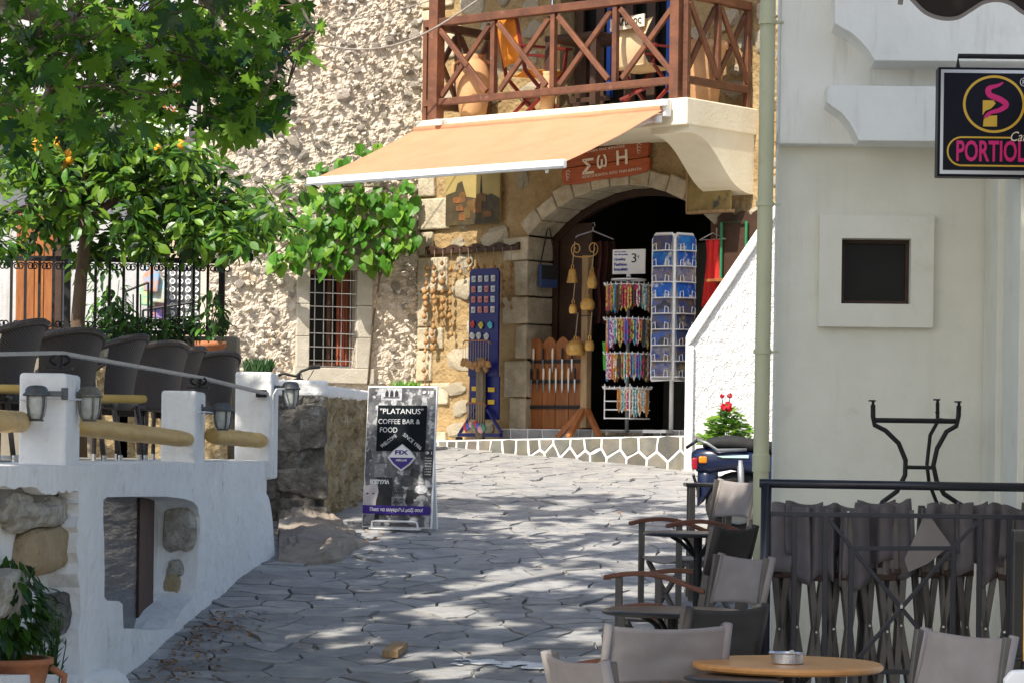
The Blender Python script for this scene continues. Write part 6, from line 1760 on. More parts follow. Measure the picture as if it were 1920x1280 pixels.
LM = [(70, 742, 12.62, 90, 'lamp_metal', 'dark lantern on the front of the first white pillar'), (168, 744, 13.0, 180, 'lamp_bronze', 'bronze-toned lantern on the street side of the first white pillar'), (418, 770, 16.3, 180, 'lamp_metal', 'dark lantern on the street side of the middle pillar'), (545, 730, 18.95, 180, 'lamp_metal', 'dark lantern on the far tall pillar')]
first = {}
for px, py, D, ang, mt, lb in LM:
    t = make_lantern(lb, mt); t.location = at(px, py, D)
    t.rotation_euler = (0, 0, RD(ang))
    t.scale = (.92, .92, .72) if D < 18 else (1.0, 1.0, .82)
    if px == 70: t.rotation_euler = (0, 0, RD(20)); t.location.y = 12.60
# flat handrail on scroll brackets
hd = thing('flat_handrail', 'flat grey metal handrail on scrolled brackets above the white pillars', 'handrail', at(112, 690, 12.8))
HB = at(112, 690, 12.8)
pts = [at(-20, 664, 11.8), at(110, 661, 12.85), at(375, 707, 16.2), at(498, 737, 18.7)]
for a_, b_ in zip(pts[:-1], pts[1:]): MB().beam(a_ - HB, b_ - HB, .045, .016).build('rail_bar', M['grey_metal'], hd)
for px, py, D, pt_ in ((112, 692, 12.9, 0), (372, 728, 16.2, 1)):
    b = at(px, py, D); top = at(px + 4, 664 if pt_ == 0 else 709, D)
    MB().tube([b - HB, top - HB], .012, 6).build('bracket_post', M['iron'], hd)
    for s_ in (-1, 1):
        pp2 = [b + Vector((s_ * .06 * math.sin(k * .5) * (1 - k * .04) * .6 + s_ * .015, 0, .02 + .008 * k)) - HB for k in range(9)]
        MB().tube(pp2, .007, 6).build('bracket_scroll', M['iron'], hd)
    MB().box(b + Vector((0, 0, .004)) - HB, (.12, .08, .008)).build('base_plate', M['iron'], hd)
q = at(490, 737, 18.72); MB().box(q - HB, (.07, .05, .05)).build('end_plate', M['iron'], hd)
# white cable clipped along the pillars
cb = thing('lamp_cable', 'thin white cable linking the lanterns across the pillars', 'cable', at(40, 748, 12.68))
CB_ = at(40, 748, 12.68)
MB().tube([at(38, 748, 12.69) - CB_, at(70, 747, 12.685) - CB_, at(126, 748, 12.69) - CB_, at(160, 748, 13.05) - CB_], .005, 6).build('cable_run', M['white_metal'], cb)
MB().tube([at(368, 775, 15.99) - CB_, at(374, 771, 15.98) - CB_, at(402, 773, 16.3) - CB_], .005, 6).build('cable_run', M['white_metal'], cb)
MB().tube([at(513, 890, 18.74) - CB_, at(512, 740, 18.74) - CB_, at(518, 729, 18.74) - CB_, at(540, 729, 18.95) - CB_], .006, 6).build('cable_run', M['white_metal'], cb)

# ------------------------------------------------------------------ bicycle leaning behind the old wall
bp_ = at(560, 700, 22.2)
bi_ = thing('bicycle', 'bicycle whose black handlebar shows above the weathered stone wall', 'bicycle', (bp_.x, 22.2, TERR))
hz = bp_.z - TERR
MB().tube([(-.17, 0, hz - .02), (-.12, 0, hz + .0), (-.02, 0, hz - .02), (.02, 0, hz + .02), (.10, 0, hz + .05), (.17, 0, hz + .06)], .011, 8).build('handlebar', M['iron'], bi_, smooth=True)
MB().tube([(.08, 0, hz + .05), (.17, 0, hz + .06)], .018, 8).build('grip', M['rubber'], bi_)
MB().tube([(0, 0, hz), (.0, .02, .34)], .016, 8).build('fork', M['iron'], bi_)
MB().tube([(.33 * math.cos(a) * .3, .06 + .33 * math.cos(a) * .9, .33 + .31 * math.sin(a)) for a in [k * .3142 for k in range(21)]], .02, 6, False).build('front_wheel', M['rubber'], bi_)
MB().tube([(0, .02, hz - .15), (.2, .6, .5), (.25, .75, .36)], .016, 8).build('frame_tube', M['iron'], bi_)
MB().tube([(.02, 0, hz - .0), (.05, -.02, hz - .09), (.12, -.01, hz + .03)], .004, 5).build('brake_cable', M['strap'], bi_)

# ------------------------------------------------------------------ overhead cables
for k, (a_, b_, r_, sag, lb) in enumerate(((at(-60, 70, 26.4), fap(1.95, .7, 7.2), .010, .25, 'thick cable sagging across the rough stone wall to the balcony'), (at(560, 50, 27.2), FA.P(.02, .05, 6.95), .006, .05, 'thin wire crossing the top of the rough stone wall'))):
    if k == 0: a_, b_ = at(570, 78, 26.6), apx(905, -6, 1.2)
    else: a_, b_ = at(560, 46, 26.8), apx(812, 0, 1.0)
    t = thing('overhead_cable', lb, 'cable', a_)
    MB().tube([a_.lerp(b_, i / 16) - a_ + Vector((0, 0, -sag * math.sin(math.pi * i / 16))) for i in range(-6, 17)], r_, 6).build('cable_run', M['cable'], t, smooth=True)

# ================================================================== A-board
Q0, Q1 = on_ground(678, 990), on_ground(808, 999)
ab = thing('sign_board', 'white folding pavement board with a chalked cafe menu and grey picture collage', 'sign', Q0, math.atan2(Q1.y - Q0.y, Q1.x - Q0.x))
ABW = (Q1 - Q0).length; ABH = at(690, 722, Q0.y + .03).z - Q0.z
tiltA = Matrix.Rotation(RD(-4), 4, 'X')
def abp(o): o.matrix_local = tiltA @ o.matrix_local; return o
pan = MB().bb(0, ABW, 0, .022, .012, ABH).build('front_panel', M['paper'], ab, bevel=.004)
pan.rotation_euler = (RD(-4), 0, 0)
bkp = MB().bb(0.01, ABW - .05, 0, .02, 0, ABH * .98).build('rear_panel', M['paper'], ab); bkp.location = (0, .20, 0); bkp.rotation_euler = (RD(7), 0, 0)
MB().bb(.08, ABW - .08, -.045, -.0, .0, .012).build('foot_bar', M['white_metal'], ab)
MB().tube([(.09, -.02, .0), (.10, -.03, .055), (.13, -.03, .06), (ABW - .13, -.03, .06), (ABW - .10, -.03, .055), (ABW - .09, -.02, 0)], .008, 6).build('stand_wire', M['white_metal'], ab)
W_, H_ = ABW, ABH
def pic(name, poly, mat, y, hgt=.0015):
    return MB().prism([(x * W_, z * H_) for x, z in poly], -y - hgt, -y).build(name, mat, pan)
def rect(x0, z0, x1, z1, k=0): return [(x0, z0), (x1, z0 + k), (x1, z1 + k), (x0, z1)]
ra = random.Random(99)
pic('collage', rect(.012, .02, .988, .99), M['grey_print'], .0004)
gm = [pmat('print_tone', (g, g, g * 1.02), (g * .5, g * .5, g * .52), 40 + 30 * g, .45) for g in (.03, .08, .16, .32, .55)]
for k in range(46):
    x, z = ra.uniform(.02, .8), ra.uniform(.03, .9); w_, h_ = ra.uniform(.06, .2), ra.uniform(.03, .10); s_ = ra.uniform(-.03, .03)
    if k % 3 == 0:
        cx, cz = x + w_ / 2, z + h_ / 2
        pl_ = [(min(.985, max(.015, cx + w_ * .5 * math.cos(a))), min(.985, max(.025, cz + h_ * .55 * math.sin(a)))) for a in [q * .628 for q in range(10)]]
    else: pl_ = [(min(.985, x), z), (min(.985, x + w_), z + s_), (min(.985, x + w_ - s_), min(.985, z + h_ + s_)), (min(.985, x - s_ * .5 + .01), min(.985, z + h_))]
    pic('collage_picture', pl_, gm[ra.randrange(5)], .0022 + k * .00003)
# sketches of bottles and a tray at the top
pic('collage_picture', rect(.20, .90, .50, .985), gm[4], .0042)
for k in range(3): pic('bottle_sketch', [(.26 + .07 * k, .925), (.31 + .07 * k, .925), (.31 + .07 * k, .955), (.285 + .07 * k, .975), (.26 + .07 * k, .955)], gm[0], .006)
pic('bottle_sketch', rect(.24, .915, .47, .922), gm[0], .006)
pic('chalkboard', rect(.165, .545, .87, .865), M['slatebd'], .0062)
# magazine cover with a pale face, plain
pic('magazine', rect(.02, .10, .42, .36, .0), gm[0], .0062)
pic('magazine_portrait', [(.02, .10), (.19, .10), (.20, .2), (.23, .26), (.20, .33), (.12, .36), (.02, .355)], M['skin_print'], .008)
pic('magazine_portrait', [(.04, .30), (.21, .33), (.19, .36), (.1, .375), (.03, .36)], gm[2], .0095)
for x in (.07, .155): pic('portrait_eye', [(x - .022, .245), (x, .253), (x + .022, .246), (x, .24)], gm[0], .0098)
pic('purple_band', rect(.012, .105, .988, .165), M['purple'], .0105)
dmd = [(.545 + .205 * math.cos(a) * k, .50 + .095 * math.sin(a) * k) for a, k in ((0, 1), (.7, .80), (1.571, 1), (2.44, .80), (3.1416, 1), (3.84, .80), (4.712, 1), (5.58, .80))]
pic('badge', dmd, M['sign_silver'], .0105, .004)
pic('badge', [(.545 + (x - .545) * .9, .50 + (z - .50) * .9) for x, z in dmd], M['paper'], .0145, .001)
pic('badge_lower', [(.545 + (x - .545) * .86, .50 + (z - .50) * .86) for x, z in dmd if z < .505] + [(.72, .505), (.37, .505)][:0], M['purple'], .0157, .001)
def btxt(body, x, z, w_, h_, mt, tilt=0.0, bold=0.0, y=.0085):
    return text(body, .1, mt, pan, (x * W_, -y, z * H_), width=w_ * W_, height=h_ * H_, tilt=tilt, depth=.0008, bold=bold)
btxt('FIX', .45, .522, .19, .030, M['purple'], y=.018, bold=.004)
btxt('HELLAS', .47, .475, .155, .014, M['paper'], y=.0185, bold=.003)
btxt('"PLATANUS"', .20, .805, .62, .038, M['chalk'])
btxt('COFFEE BAR &', .18, .735, .60, .034, M['chalk'])
btxt('FOOD', .21, .675, .25, .036, M['chalk'])
btxt('WELCOME', .25, .565, .26, .026, M['chalk'], tilt=.62)
btxt('SINCE 1986', .54, .655, .32, .026, M['chalk'], tilt=-.62)
btxt('ΕΠΙΤΥΧΙΑ', .10, .315, .28, .030, M['paper'], bold=.006, y=.0105)
btxt('Ποια να συγκριθεί μαζί σου!', .12, .118, .76, .034, M['paper'], y=.0125, bold=.002)
btxt('Φ Ι Ξ', .80, .945, .16, .022, M['paper'], bold=.004)
pic('poster_panel', rect(.86, .37, .985, .56), gm[0], .0064)
btxt('Φ Ι', .88, .525, .09, .022, M['paper'])
for k, wd_ in enumerate(('Η μόνη', 'Ελληνική', 'ΜΠΥΡΑ', 'που', 'άφησε', 'ιστορία', 'διεθνώς')): btxt(wd_, .875, .495 - k * .019, .095, .011, M['paper'])
for k, wd_ in enumerate(('LAST', 'DOLCE', 'VITA', 'CLUB', 'BAR')): btxt(wd_, .46, .27 - k * .022, .13, .014, M['ink'])

# wood offcut and dry leaves on the paving
q = on_ground(741, 1225)
o = MB().box((0, 0, .022), (.085, .30, .04)).build('wood_block', M['wood_raw'], bevel=.004); o.location = q; o.rotation_euler = (RD(5), 0, RD(-8)); tag(o, 'small pale wooden offcut lying on the paving', 'wood')
rdv = random.Random(17)
lvs = []
for i in range(420):
    y = rdv.uniform(13.2, 16.2); x = wall_x(y) + .10 + abs(rdv.gauss(0, .15)) + .0
    if rdv.random() < .15: y, x = rdv.uniform(19.5, 20.6), rdv.uniform(-1.4, -.9)
    if rdv.random() < .10: y, x = rdv.uniform(13.5, 22), rdv.uniform(-1.5, 1.2)
    lvs.append(xform((x, y, gz(y) + .012), (rdv.uniform(-1, 1), rdv.uniform(-1, 1), rdv.uniform(-.1, .3)), (rdv.uniform(-.4, .4), rdv.uniform(-.4, .4), 1), rdv.uniform(.02, .05)))
o = leaf_mass('fallen_leaves', [LL], lvs, [M['dry_leaf'], M['wood_raw']], None, 0)
tag(o, kind='stuff')

# ================================================================== cafe furniture on the right
def make_director():
    t = thing('director_chair', 'chair', 'chair', (0, 0, 0), 0, 'director chairs of the cafe')
    fr_ = M['alu_brown']
    for y in (-.27, .27):
        MB().beam((.22, y, 0), (.22, y, .648), .022, .036, (1, 0, 0)).build('leg', fr_, t, bevel=.004)
        MB().beam((-.22, y, 0), (-.22, y, .44), .022, .036, (1, 0, 0)).build('leg', fr_, t, bevel=.004)
        MB().beam((-.215, y, .42), (-.285, y, .90), .024, .036, (1, 0, 0)).build('back_post', fr_, t, bevel=.004)
        MB().beam((.26, y, .015), (-.26, y, .015), .022, .025).build('runner', fr_, t, bevel=.004)
        m = MB(); n = 10
        pp = []
        for i in range(n + 1):
            a = i / n; x = .30 - .55 * a; z = .625 + .035 * math.sin(math.pi * min(1, a * 1.1)) - .05 * a * a
            pp.append((x, z))
        vs = [];
        for x, z in pp:
            for yy, zz in ((-.024, 0), (.024, 0), (.024, .024), (-.024, .024)): vs.append((x, y + yy, z + zz))
        fs = [(4 * i + k, 4 * i + (k + 1) % 4, 4 * i + 4 + (k + 1) % 4, 4 * i + 4 + k) for i in range(n) for k in range(4)] + [(3, 2, 1, 0), tuple(4 * n + k for k in range(4))]
        m.add(vs, fs).build('armrest', M['arm_wood'], t, bevel=.005)
    for s_ in (-1, 1):
        MB().beam((.18, -.26 * s_, .05), (.18, .26 * s_, .42), .02, .028).build('cross_strut', fr_, t)
        MB().beam((-.18, -.26 * s_, .05), (-.18, .26 * s_, .42), .02, .028).build('cross_strut', fr_, t)
    m = MB().grid(lambda a, b: (-.21 + .43 * a, -.265 + .53 * b, .445 - .028 * math.sin(math.pi * b)), 6, 10)
    solid(m.build('seat', M['fabric'], t, smooth=True), .008)
    def bkf(a, b):
        w_ = .006 * noise.noise(Vector((a * 3, b * 5, 2.5))) + .003 * math.sin(a * 9 + 7 * b) * math.sin(math.pi * b)
        return (-.253 - .057 * b - .026 * math.sin(math.pi * a) + w_, -.285 + .57 * a, .675 + .225 * b - .014 * math.sin(math.pi * a) * (2 * b - 1))
    m = MB().grid(bkf, 22, 12)
    bk_ = m.build('backrest', M['fabric'], t, smooth=True); solid(bk_, .008)
    for y in (-.272, .272):
        sl = MB().tube([(-.256, y, .67), (-.312, y, .905)], .020, 10).build('sleeve', M['fabric'], bk_, smooth=True)
    for a_ in (.11, .89):
        m = MB().grid(lambda a, b: tuple(Vector(bkf(a_ + (a - .5) * .008, b)) + Vector((-.0055, 0, 0))), 1, 12); solid(m.build('seam', M['fabric_seam_shade'], bk_), .002, 0)
    for b_ in (.06, .94):
        m = MB().grid(lambda a, b: tuple(Vector(bkf(a, b_ + (b - .5) * .012)) + Vector((-.0055, 0, 0))), 22, 1); solid(m.build('seam', M['fabric_seam_shade'], bk_), .002, 0)
    return t
M['fabric_seam_shade'] = pmat('seam_and_shaded_back', (.04, .034, .03), (.03, .026, .023), 8, .75, .3, 300)  # seam colour, also the painted shade on two chair backs
dc = make_director()
def chair_at(px, py, D, ang, label, first=False, sc=1.0, gz_=None):
    """px, py: top centre of the backrest; the seat centre lies in front of it"""
    p = at(px, py, D); a = RD(ang)
    t = dc if first else dup(dc)
    x = p.x + .30 * math.cos(a); y = D + .30 * math.sin(a)
    t.location = (x, y, p.z - .905 * sc); t.rotation_euler = (0, 0, a); t.scale = (1, .86, sc); t['label'] = label
    return t
chair_at(1385, 898, 16.6, 205, 'farthest taupe director chair, facing the camera beside the drainpipe', True)
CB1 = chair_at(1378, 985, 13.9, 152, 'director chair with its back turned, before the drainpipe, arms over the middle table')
chair_at(1396, 1040, 13.0, 205, 'taupe director chair facing the lane beside the black railing')
CB2 = chair_at(1362, 1134, 11.35, 135, 'director chair with shade coloured into its back, between the near tables and the railing')
chair_at(1252, 1168, 10.3, 108, 'near taupe director chair seen from behind, left of the wooden table')
chair_at(1083, 1228, 9.6, 24, 'taupe director chair cut off by the bottom edge, nearest the lane')
chair_at(1812, 1184, 9.9, 212, 'mauve-grey director chair right of the wooden table')

for c in (CB1, CB2):  # backs turned from the light: their shade is put into the fabric colour
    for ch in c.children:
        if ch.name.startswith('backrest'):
            for o in [ch] + [k for k in ch.children if k.name.startswith('sleeve')]: o.data = o.data.copy(); o.data.materials[0] = M['fabric_seam_shade']

def round_table(label, px, py, D, dia, mt, edge, square=False):
    p = at(px, py, D); g0 = gz(D); h = p.z - g0
    t = thing('cafe_table', label, 'table', (p.x, D, g0), 0, 'cafe tables')
    if square:
        MB().bb(-dia / 2, dia / 2, -dia / 2, dia / 2, h - .022, h).build('tabletop', M[mt], t, bevel=.006)
        for x in (-1, 1):
            for y in (-1, 1): MB().bb(x * (dia / 2 - .04) - .018, x * (dia / 2 - .04) + .018, y * (dia / 2 - .04) - .018, y * (dia / 2 - .04) + .018, 0, h - .022).build('leg', M['alu_brown'], t)
    else:
        r_ = dia / 2
        MB().lathe([(r_ - .012, h - edge), (r_ - .002, h - edge * .75), (r_, h - edge * .4), (r_ - .006, h - .003), (r_ - .014, h), (.002, h)], (0, 0, 0), 56).build('tabletop', M[mt], t, smooth=False)
        MB().lathe([(.022, .03), (.022, h - edge)], (0, 0, 0), 14).build('column', M['iron'], t)
        for k in range(4):
            a = k * math.pi / 2 + .5; c_, s_ = math.cos(a), math.sin(a)
            MB().tube([(c_ * .24, s_ * .24, .012), (c_ * .12, s_ * .12, .06), (c_ * .02, s_ * .02, .14)], .014, 8).build('foot', M['iron'], t)
            MB().tube([(c_ * .02, s_ * .02, h - .12), (c_ * .10, s_ * .10, h - .05), (c_ * .16, s_ * .16, h - edge)], .010, 8).build('support', M['iron'], t)
    return t
M['table_dark'] = pmat('table_dark', (.012, .013, .014), (.02, .02, .02), 12, .3, .05, 80, spec=.4)
round_table('round wooden cafe table with an ashtray in the foreground', 1477, 1240, 10.3, .70, 'table_wood', .028)
round_table('round dark cafe table in front of the chair with shade coloured into its back', 1262, 1142, 11.8, .60, 'table_dark', .022)
round_table('round dark cafe table before the drainpipe', 1309, 997, 14.2, .56, 'table_dark', .02)
round_table('small square dark cafe table near the scooter', 1330, 905, 17.0, .30, 'table_dark', .02, True)
round_table('low round dark table half hidden under the wooden table', 1375, 1268, 10.0, .36, 'table_dark', .02)
p = at(1476, 1236, 10.2); 
t = thing('ashtray', 'brushed steel ashtray on the wooden table', 'ashtray', (p.x, 10.2, at(1477, 1240, 10.3).z + .001))
prof = [(.054, 0), (.058, .004), (.059, .036), (.061, .040), (.057, .041), (.054, .036), (.052, .008), (.002, .006)]
MB().lathe(prof, (0, 0, 0), 32).build('bowl', M['steel'], t, smooth=False)
for k in range(3):
    a = k * 2.094 - .9; MB().tube([(math.cos(a) * .05, math.sin(a) * .05, .040), (math.cos(a) * .068, math.sin(a) * .068, .040)], .007, 8).build('cigarette_rest', M['steel'], t)

# black metal railing in front of the folded chairs -----------------------
RY = 13.0
ra0, ra1 = at(1432, 905, RY), at(1990, 913, RY)
rg0 = gz(RY)
rb_ = thing('metal_railing', 'black metal railing with crossed bars in front of the folded chairs', 'railing', (ra0.x, RY, rg0))
def rp_(px, py, D=RY): q = at(px, py, D); return Vector((q.x - ra0.x, q.y - RY, q.z - rg0))
MB().tube([rp_(1424, 905), rp_(1990, 914)], .021, 14).build('handrail', M['rail_navy'], rb_, smooth=True)
MB().tube([rp_(1437, 905), (rp_(1437, 905).x + .0, 0, 0)], .025, 14).build('post', M['rail_navy'], rb_, smooth=True)
def bar(a_, b_, r_=.0115, nm='bar'): MB().beam(rp_(*a_), rp_(*b_), r_ * 2, r_ * 2, (0, 1, 0)).build(nm, M['rail_navy'], rb_, bevel=.002)
bar((1440, 962), (1990, 970), .011, 'rail'); bar((1440, 1256), (1990, 1262), .011, 'rail')
for px in (1490, 1548, 1837, 1893, 1950): bar((px, 966), (px - 3, 1300))
bar((1596, 1027), (1593, 1300)); bar((1788, 1025), (1785, 1258)); bar((1598, 1027), (1785, 1027), .010)
bar((1555, 973), (1598, 1027), .009); bar((1833, 978), (1786, 1027), .009)
bar((1600, 1030), (1752, 1214), .0095); bar((1784, 1030), (1610, 1232), .0095)
q = rp_(1690, 1136); MB().lathe([(.002, -.014), (.012, -.008), (.012, .008), (.002, .014)], q, 10).build('boss', M['steel'], rb_)

# folded director chairs stacked behind it --------------------------------
def make_folded(seed):
    r_ = random.Random(seed)
    t = thing('folded_chair', 'x', 'chair', (0, 0, 0), 0, 'folded chairs behind the railing')
    fr_ = M['alu_brown']
    for y in (-.05, .05):
        for s_ in (-1, 1):
            MB().beam((s_ * .045 + .01, y, 0), (-s_ * .035, y * .9, .66), .022, .03, (1, 0, 0)).build('leg', fr_, t, bevel=.003)
        MB().beam((-.01, y, .6), (.0, y, .94), .022, .03, (1, 0, 0)).build('back_post', fr_, t, bevel=.003)
        MB().bb(-.045, .045, y - .012, y + .012, .60, .63).build('armrest', M['wood_dark'], t, bevel=.004)
    for k in range(2):
        q = (.0, -.068, .3 + .02 * k); 
    MB().lathe([(.002, -.004), (.006, -.003), (.006, 0)], (0, 0, 0), 8).build('bolt', M['steel'], t).matrix_basis = Matrix.Translation((.006, -.066, .36)) @ Matrix.Rotation(RD(90), 4, 'X')
    MB().lathe([(.002, -.004), (.006, -.003), (.006, 0)], (0, 0, 0), 8).build('bolt', M['steel'], t).matrix_basis = Matrix.Translation((-.02, -.075, .92)) @ Matrix.Rotation(RD(90), 4, 'X')
    ph = r_.uniform(0, 6); wd = r_.uniform(.10, .19); drop = r_.uniform(.26, .38)
    m = MB().grid(lambda a, b: (-.05 + wd * a + .02 * (1 - b) * a, -.065 - .02 * math.sin(a * 7 + ph) - .014 * b + .01 * math.sin(3 * b), .945 - drop * (1 - b) + .025 * math.sin(a * 3 + ph) * (1 - b) + .012 * math.sin(5 * a + ph)), 14, 8)
    fb = m.build('folded_back', M['fabric_dark'], t, smooth=True); solid(fb, .008)
    m = MB().grid(lambda a, b: (-.045 + .09 * a, -.05 + .03 * math.sin(a * 6 + ph) + .05 * a, .93 - .32 * (1 - b)), 10, 6)
    solid(m.build('folded_seat', M['fabric_dark'], t, smooth=True), .008)
    return t
names = ['first', 'second', 'third', 'fourth', 'fifth', 'sixth', 'seventh', 'eighth', 'ninth', 'tenth', 'eleventh', 'twelfth', 'thirteenth', 'last']
pos = [1462, 1490, 1524, 1556, 1590, 1628, 1660, 1694, 1730, 1768, 1806, 1842, 1876, 1910]
for i, px in enumerate(pos):
    t = make_folded(i * 7 + 1); rr_ = random.Random(i + 50)
    q = at(px, 942 + rr_.uniform(-4, 8), 13.25 + rr_.uniform(-.03, .06))
    t.location = (q.x, q.y, q.z - .945); t.rotation_euler = (0, RD(rr_.uniform(-3, 4)), RD(rr_.uniform(-25, 25)))
    t['label'] = '%s folded dark fabric chair behind the railing, counted from its post' % names[i]
    g_ = gz(q.y); t.scale = (1, 1, 1)
# one loose fabric flap hanging over the railing
t = MB().prism([(-.11, -.10), (-.02, .10), (.0, .12), (.11, -.03), (.0, -.12), (-.09, -.16)], -.012, .0).build('canvas_flap', M['fabric'], bevel=.004)
t.location = at(1745, 1010, 13.05) + Vector((0, .10, 0)); t.rotation_euler = (RD(-6), 0, 0); tag(t, 'loose taupe canvas flap folded to a point among the stacked chairs', 'fabric')
# the paved cafe plinth the stack stands on
pl_ = thing('cafe_plinth', 'low concrete plinth behind the black railing', 'plinth', (1.25, 13.1, 0))
MB().bb(0, 1.25, 0.02, 1.85, .6, 1.30).build('plinth_body', M['cream'], pl_, bevel=.01)

# iron table base behind the railing --------------------------------------
ID = 14.3
ib = thing('iron_table_base', 'black wrought iron table base without its top, against the cafe wall', 'table base', (at(1716, 950, ID).x, ID, 1.30))
IB = ib.location
def ip(px, py, D=ID): q = at(px, py, D); return q - Vector(IB)
def leg_curve(p): return MB().tube([ip(*q) for q in p], .0125, 8)
leg_curve([(1637, 758), (1637, 780), (1640, 796), (1660, 806), (1685, 830), (1698, 862), (1697, 890), (1682, 920), (1655, 940), (1630, 985), (1625, 1010)]).build('leg', M['iron'], ib, smooth=True)
leg_curve([(1798, 760), (1797, 780), (1793, 798), (1775, 808), (1757, 840), (1750, 872), (1756, 900), (1770, 925), (1800, 945), (1835, 985), (1838, 1010)]).build('leg', M['iron'], ib, smooth=True)
MB().tube([ip(1758, 754, ID + .3), ip(1758, 790, ID + .3), ip(1744, 815, ID + .25), ip(1738, 870, ID + .2), ip(1742, 905, ID + .2), ip(1758, 945, ID + .3), ip(1762, 1000, ID + .3)], .010, 8).build('leg', M['iron'], ib, smooth=True)
MB().tube([ip(1640, 787), ip(1793, 789)], .013, 8).build('top_bar', M['iron'], ib); MB().tube([ip(1697, 875), ip(1752, 876)], .010, 8).build('tie_bar', M['iron'], ib)
MB().tube([ip(1758, 786, ID + .3), ip(1793, 789)], .010, 8).build('top_bar', M['iron'], ib)
for px, py, D in ((1637, 752, ID), (1798, 754, ID), (1758, 750, ID + .3)):
    q = ip(px, py, D); MB().bb(q.x - .022, q.x + .012, q.y - .012, q.y + .012, q.z, q.z + .008).bb(q.x - .007, q.x + .007, q.y - .006, q.y + .006, q.z - .04, q.z).build('top_clip', M['iron'], ib)
    MB().lathe([(.004, -.014), (.013, 0), (.004, .014)], q + Vector((0, 0, -.062)), 10).build('knob', M['iron'], ib)

# hanging light-box sign ---------------------------------------------------
SD = 13.4
S0, S1 = at(1757, 331, SD), at(1757, 126, SD)
sg = thing('cafe_sign', 'square black hanging sign with magenta cafe name and gold emblem', 'sign', S0, RD(-1))
SW, SH = .56, S1.z - S0.z
MB().bb(0, SW, 0, .10, 0, SH).build('box_frame', M['sign_black'], sg, bevel=.004)
MB().bb(.012, SW - .012, -.004, .0, .012, SH - .012).build('silver_edge', M['sign_silver'], sg)
fc = MB().bb(.026, SW - .026, -.008, -.004, .030, SH - .028).build('face_panel', M['sign_black'], sg)
MB().tube([(.1, .05, SH), (.1, .05, SH + .06), (SW + .25, .05, SH + .06)], .012, 8).build('hanger_arm', M['iron'], sg)
MB().tube([(SW - .1, .05, SH), (SW - .1, .05, SH + .06)], .012, 8).build('hanger_arm', M['iron'], sg)
ppm = FPX / SD
def sx_(px): return (px - 1757) / ppm
def sz_(py): return (331 - py) / ppm
def ringp(cx, cz, rx, rz, w_, y, mat, name, a0=0, a1=360, n=48):
    m = MB()
    for i in range(n):
        t0, t1 = RD(a0 + (a1 - a0) * i / n), RD(a0 + (a1 - a0) * (i + 1) / n)
        m.prism([(cx + rx * math.cos(t0), cz + rz * math.sin(t0)), (cx + rx * math.cos(t1), cz + rz * math.sin(t1)), (cx + (rx - w_) * math.cos(t1), cz + (rz - w_) * math.sin(t1)), (cx + (rx - w_) * math.cos(t0), cz + (rz - w_) * math.sin(t0))], y - .0015, y)
    return m.build(name, mat, fc)
cx, cz, R_ = sx_(1861), sz_(195), 58 / ppm
ringp(cx, cz, R_, 54 / ppm, .012, -.009, M['gold'], 'emblem_ring')
MB().prism([(sx_(1840), sz_(188)), (sx_(1860), sz_(188)), (sx_(1864), sz_(194)), (sx_(1856), sz_(203)), (sx_(1845), sz_(208)), (sx_(1840), sz_(216))], -.0105, -.009).build('emblem_block', M['gold'], fc)
MB().prism([(sx_(1841), sz_(237)), (sx_(1842), sz_(224)), (sx_(1850), sz_(217)), (sx_(1867), sz_(216)), (sx_(1867), sz_(237))], -.0105, -.009).build('emblem_block', M['gold'], fc)
def band(pts, ws, y, mat, name):
    m = MB(); L_ = []; Rr = []
    for i, (x, z) in enumerate(pts):
        a_, b_ = pts[max(0, i - 1)], pts[min(len(pts) - 1, i + 1)]; dx, dz = b_[0] - a_[0], b_[1] - a_[1]; l = math.hypot(dx, dz) or 1
        L_.append((x - dz / l * ws[i], z + dx / l * ws[i])); Rr.append((x + dz / l * ws[i], z - dx / l * ws[i]))
    for i in range(len(pts) - 1): m.prism([L_[i], L_[i + 1], Rr[i + 1], Rr[i]], y - .0015, y)
    return m.build(name, mat, fc)
def spline(ctrl, n=36):
    out = []
    for i in range(n + 1):
        t = i / n * (len(ctrl) - 1); k = min(int(t), len(ctrl) - 2); f_ = t - k
        p = [ctrl[max(0, min(len(ctrl) - 1, k + j))] for j in (-1, 0, 1, 2)]
        out.append(tuple(.5 * (2 * p[1][d] + (p[2][d] - p[0][d]) * f_ + (2 * p[0][d] - 5 * p[1][d] + 4 * p[2][d] - p[3][d]) * f_ ** 2 + (3 * p[1][d] - p[0][d] - 3 * p[2][d] + p[3][d]) * f_ ** 3) for d in (0, 1)))
    return out
for k, off in enumerate((0, 9)):
    c_ = [(1842 + off * .6, 222), (1852 + off * .5, 212), (1872 + off * .5, 206), (1884 - off * .2, 196), (1872 - off * .2, 186), (1853 + off * .1, 178), (1850 + off * .5, 166), (1868 + off * .1, 160), (1878 - off * .2, 154)]
    sp_ = spline([(sx_(a_), sz_(b_)) for a_, b_ in c_]); n = len(sp_)
    band(sp_, [(.3 + 5.2 * math.sin(math.pi * min(1, i / n * 1.02)) ** .7) / ppm * (1 if k == 0 else .55) for i in range(n)], -.0095 - .002 * k, M['magenta'], 'emblem_steam')
lx0, lx1, lz0, lz1 = sx_(1774), sx_(1990), sz_(312), sz_(256)
rr2 = (lz1 - lz0) / 2
m = MB(); w_ = .008
ringp(lx0 + rr2, (lz0 + lz1) / 2, rr2, rr2, w_, -.009, M['gold'], 'name_outline', 90, 270, 24)
MB().bb(lx0 + rr2, sx_(1893), -.0105, -.009, lz1 - w_, lz1).build('name_outline', M['gold'], fc); MB().bb(lx0 + rr2, SW - .03, -.0105, -.009, lz0, lz0 + w_).build('name_outline', M['gold'], fc)
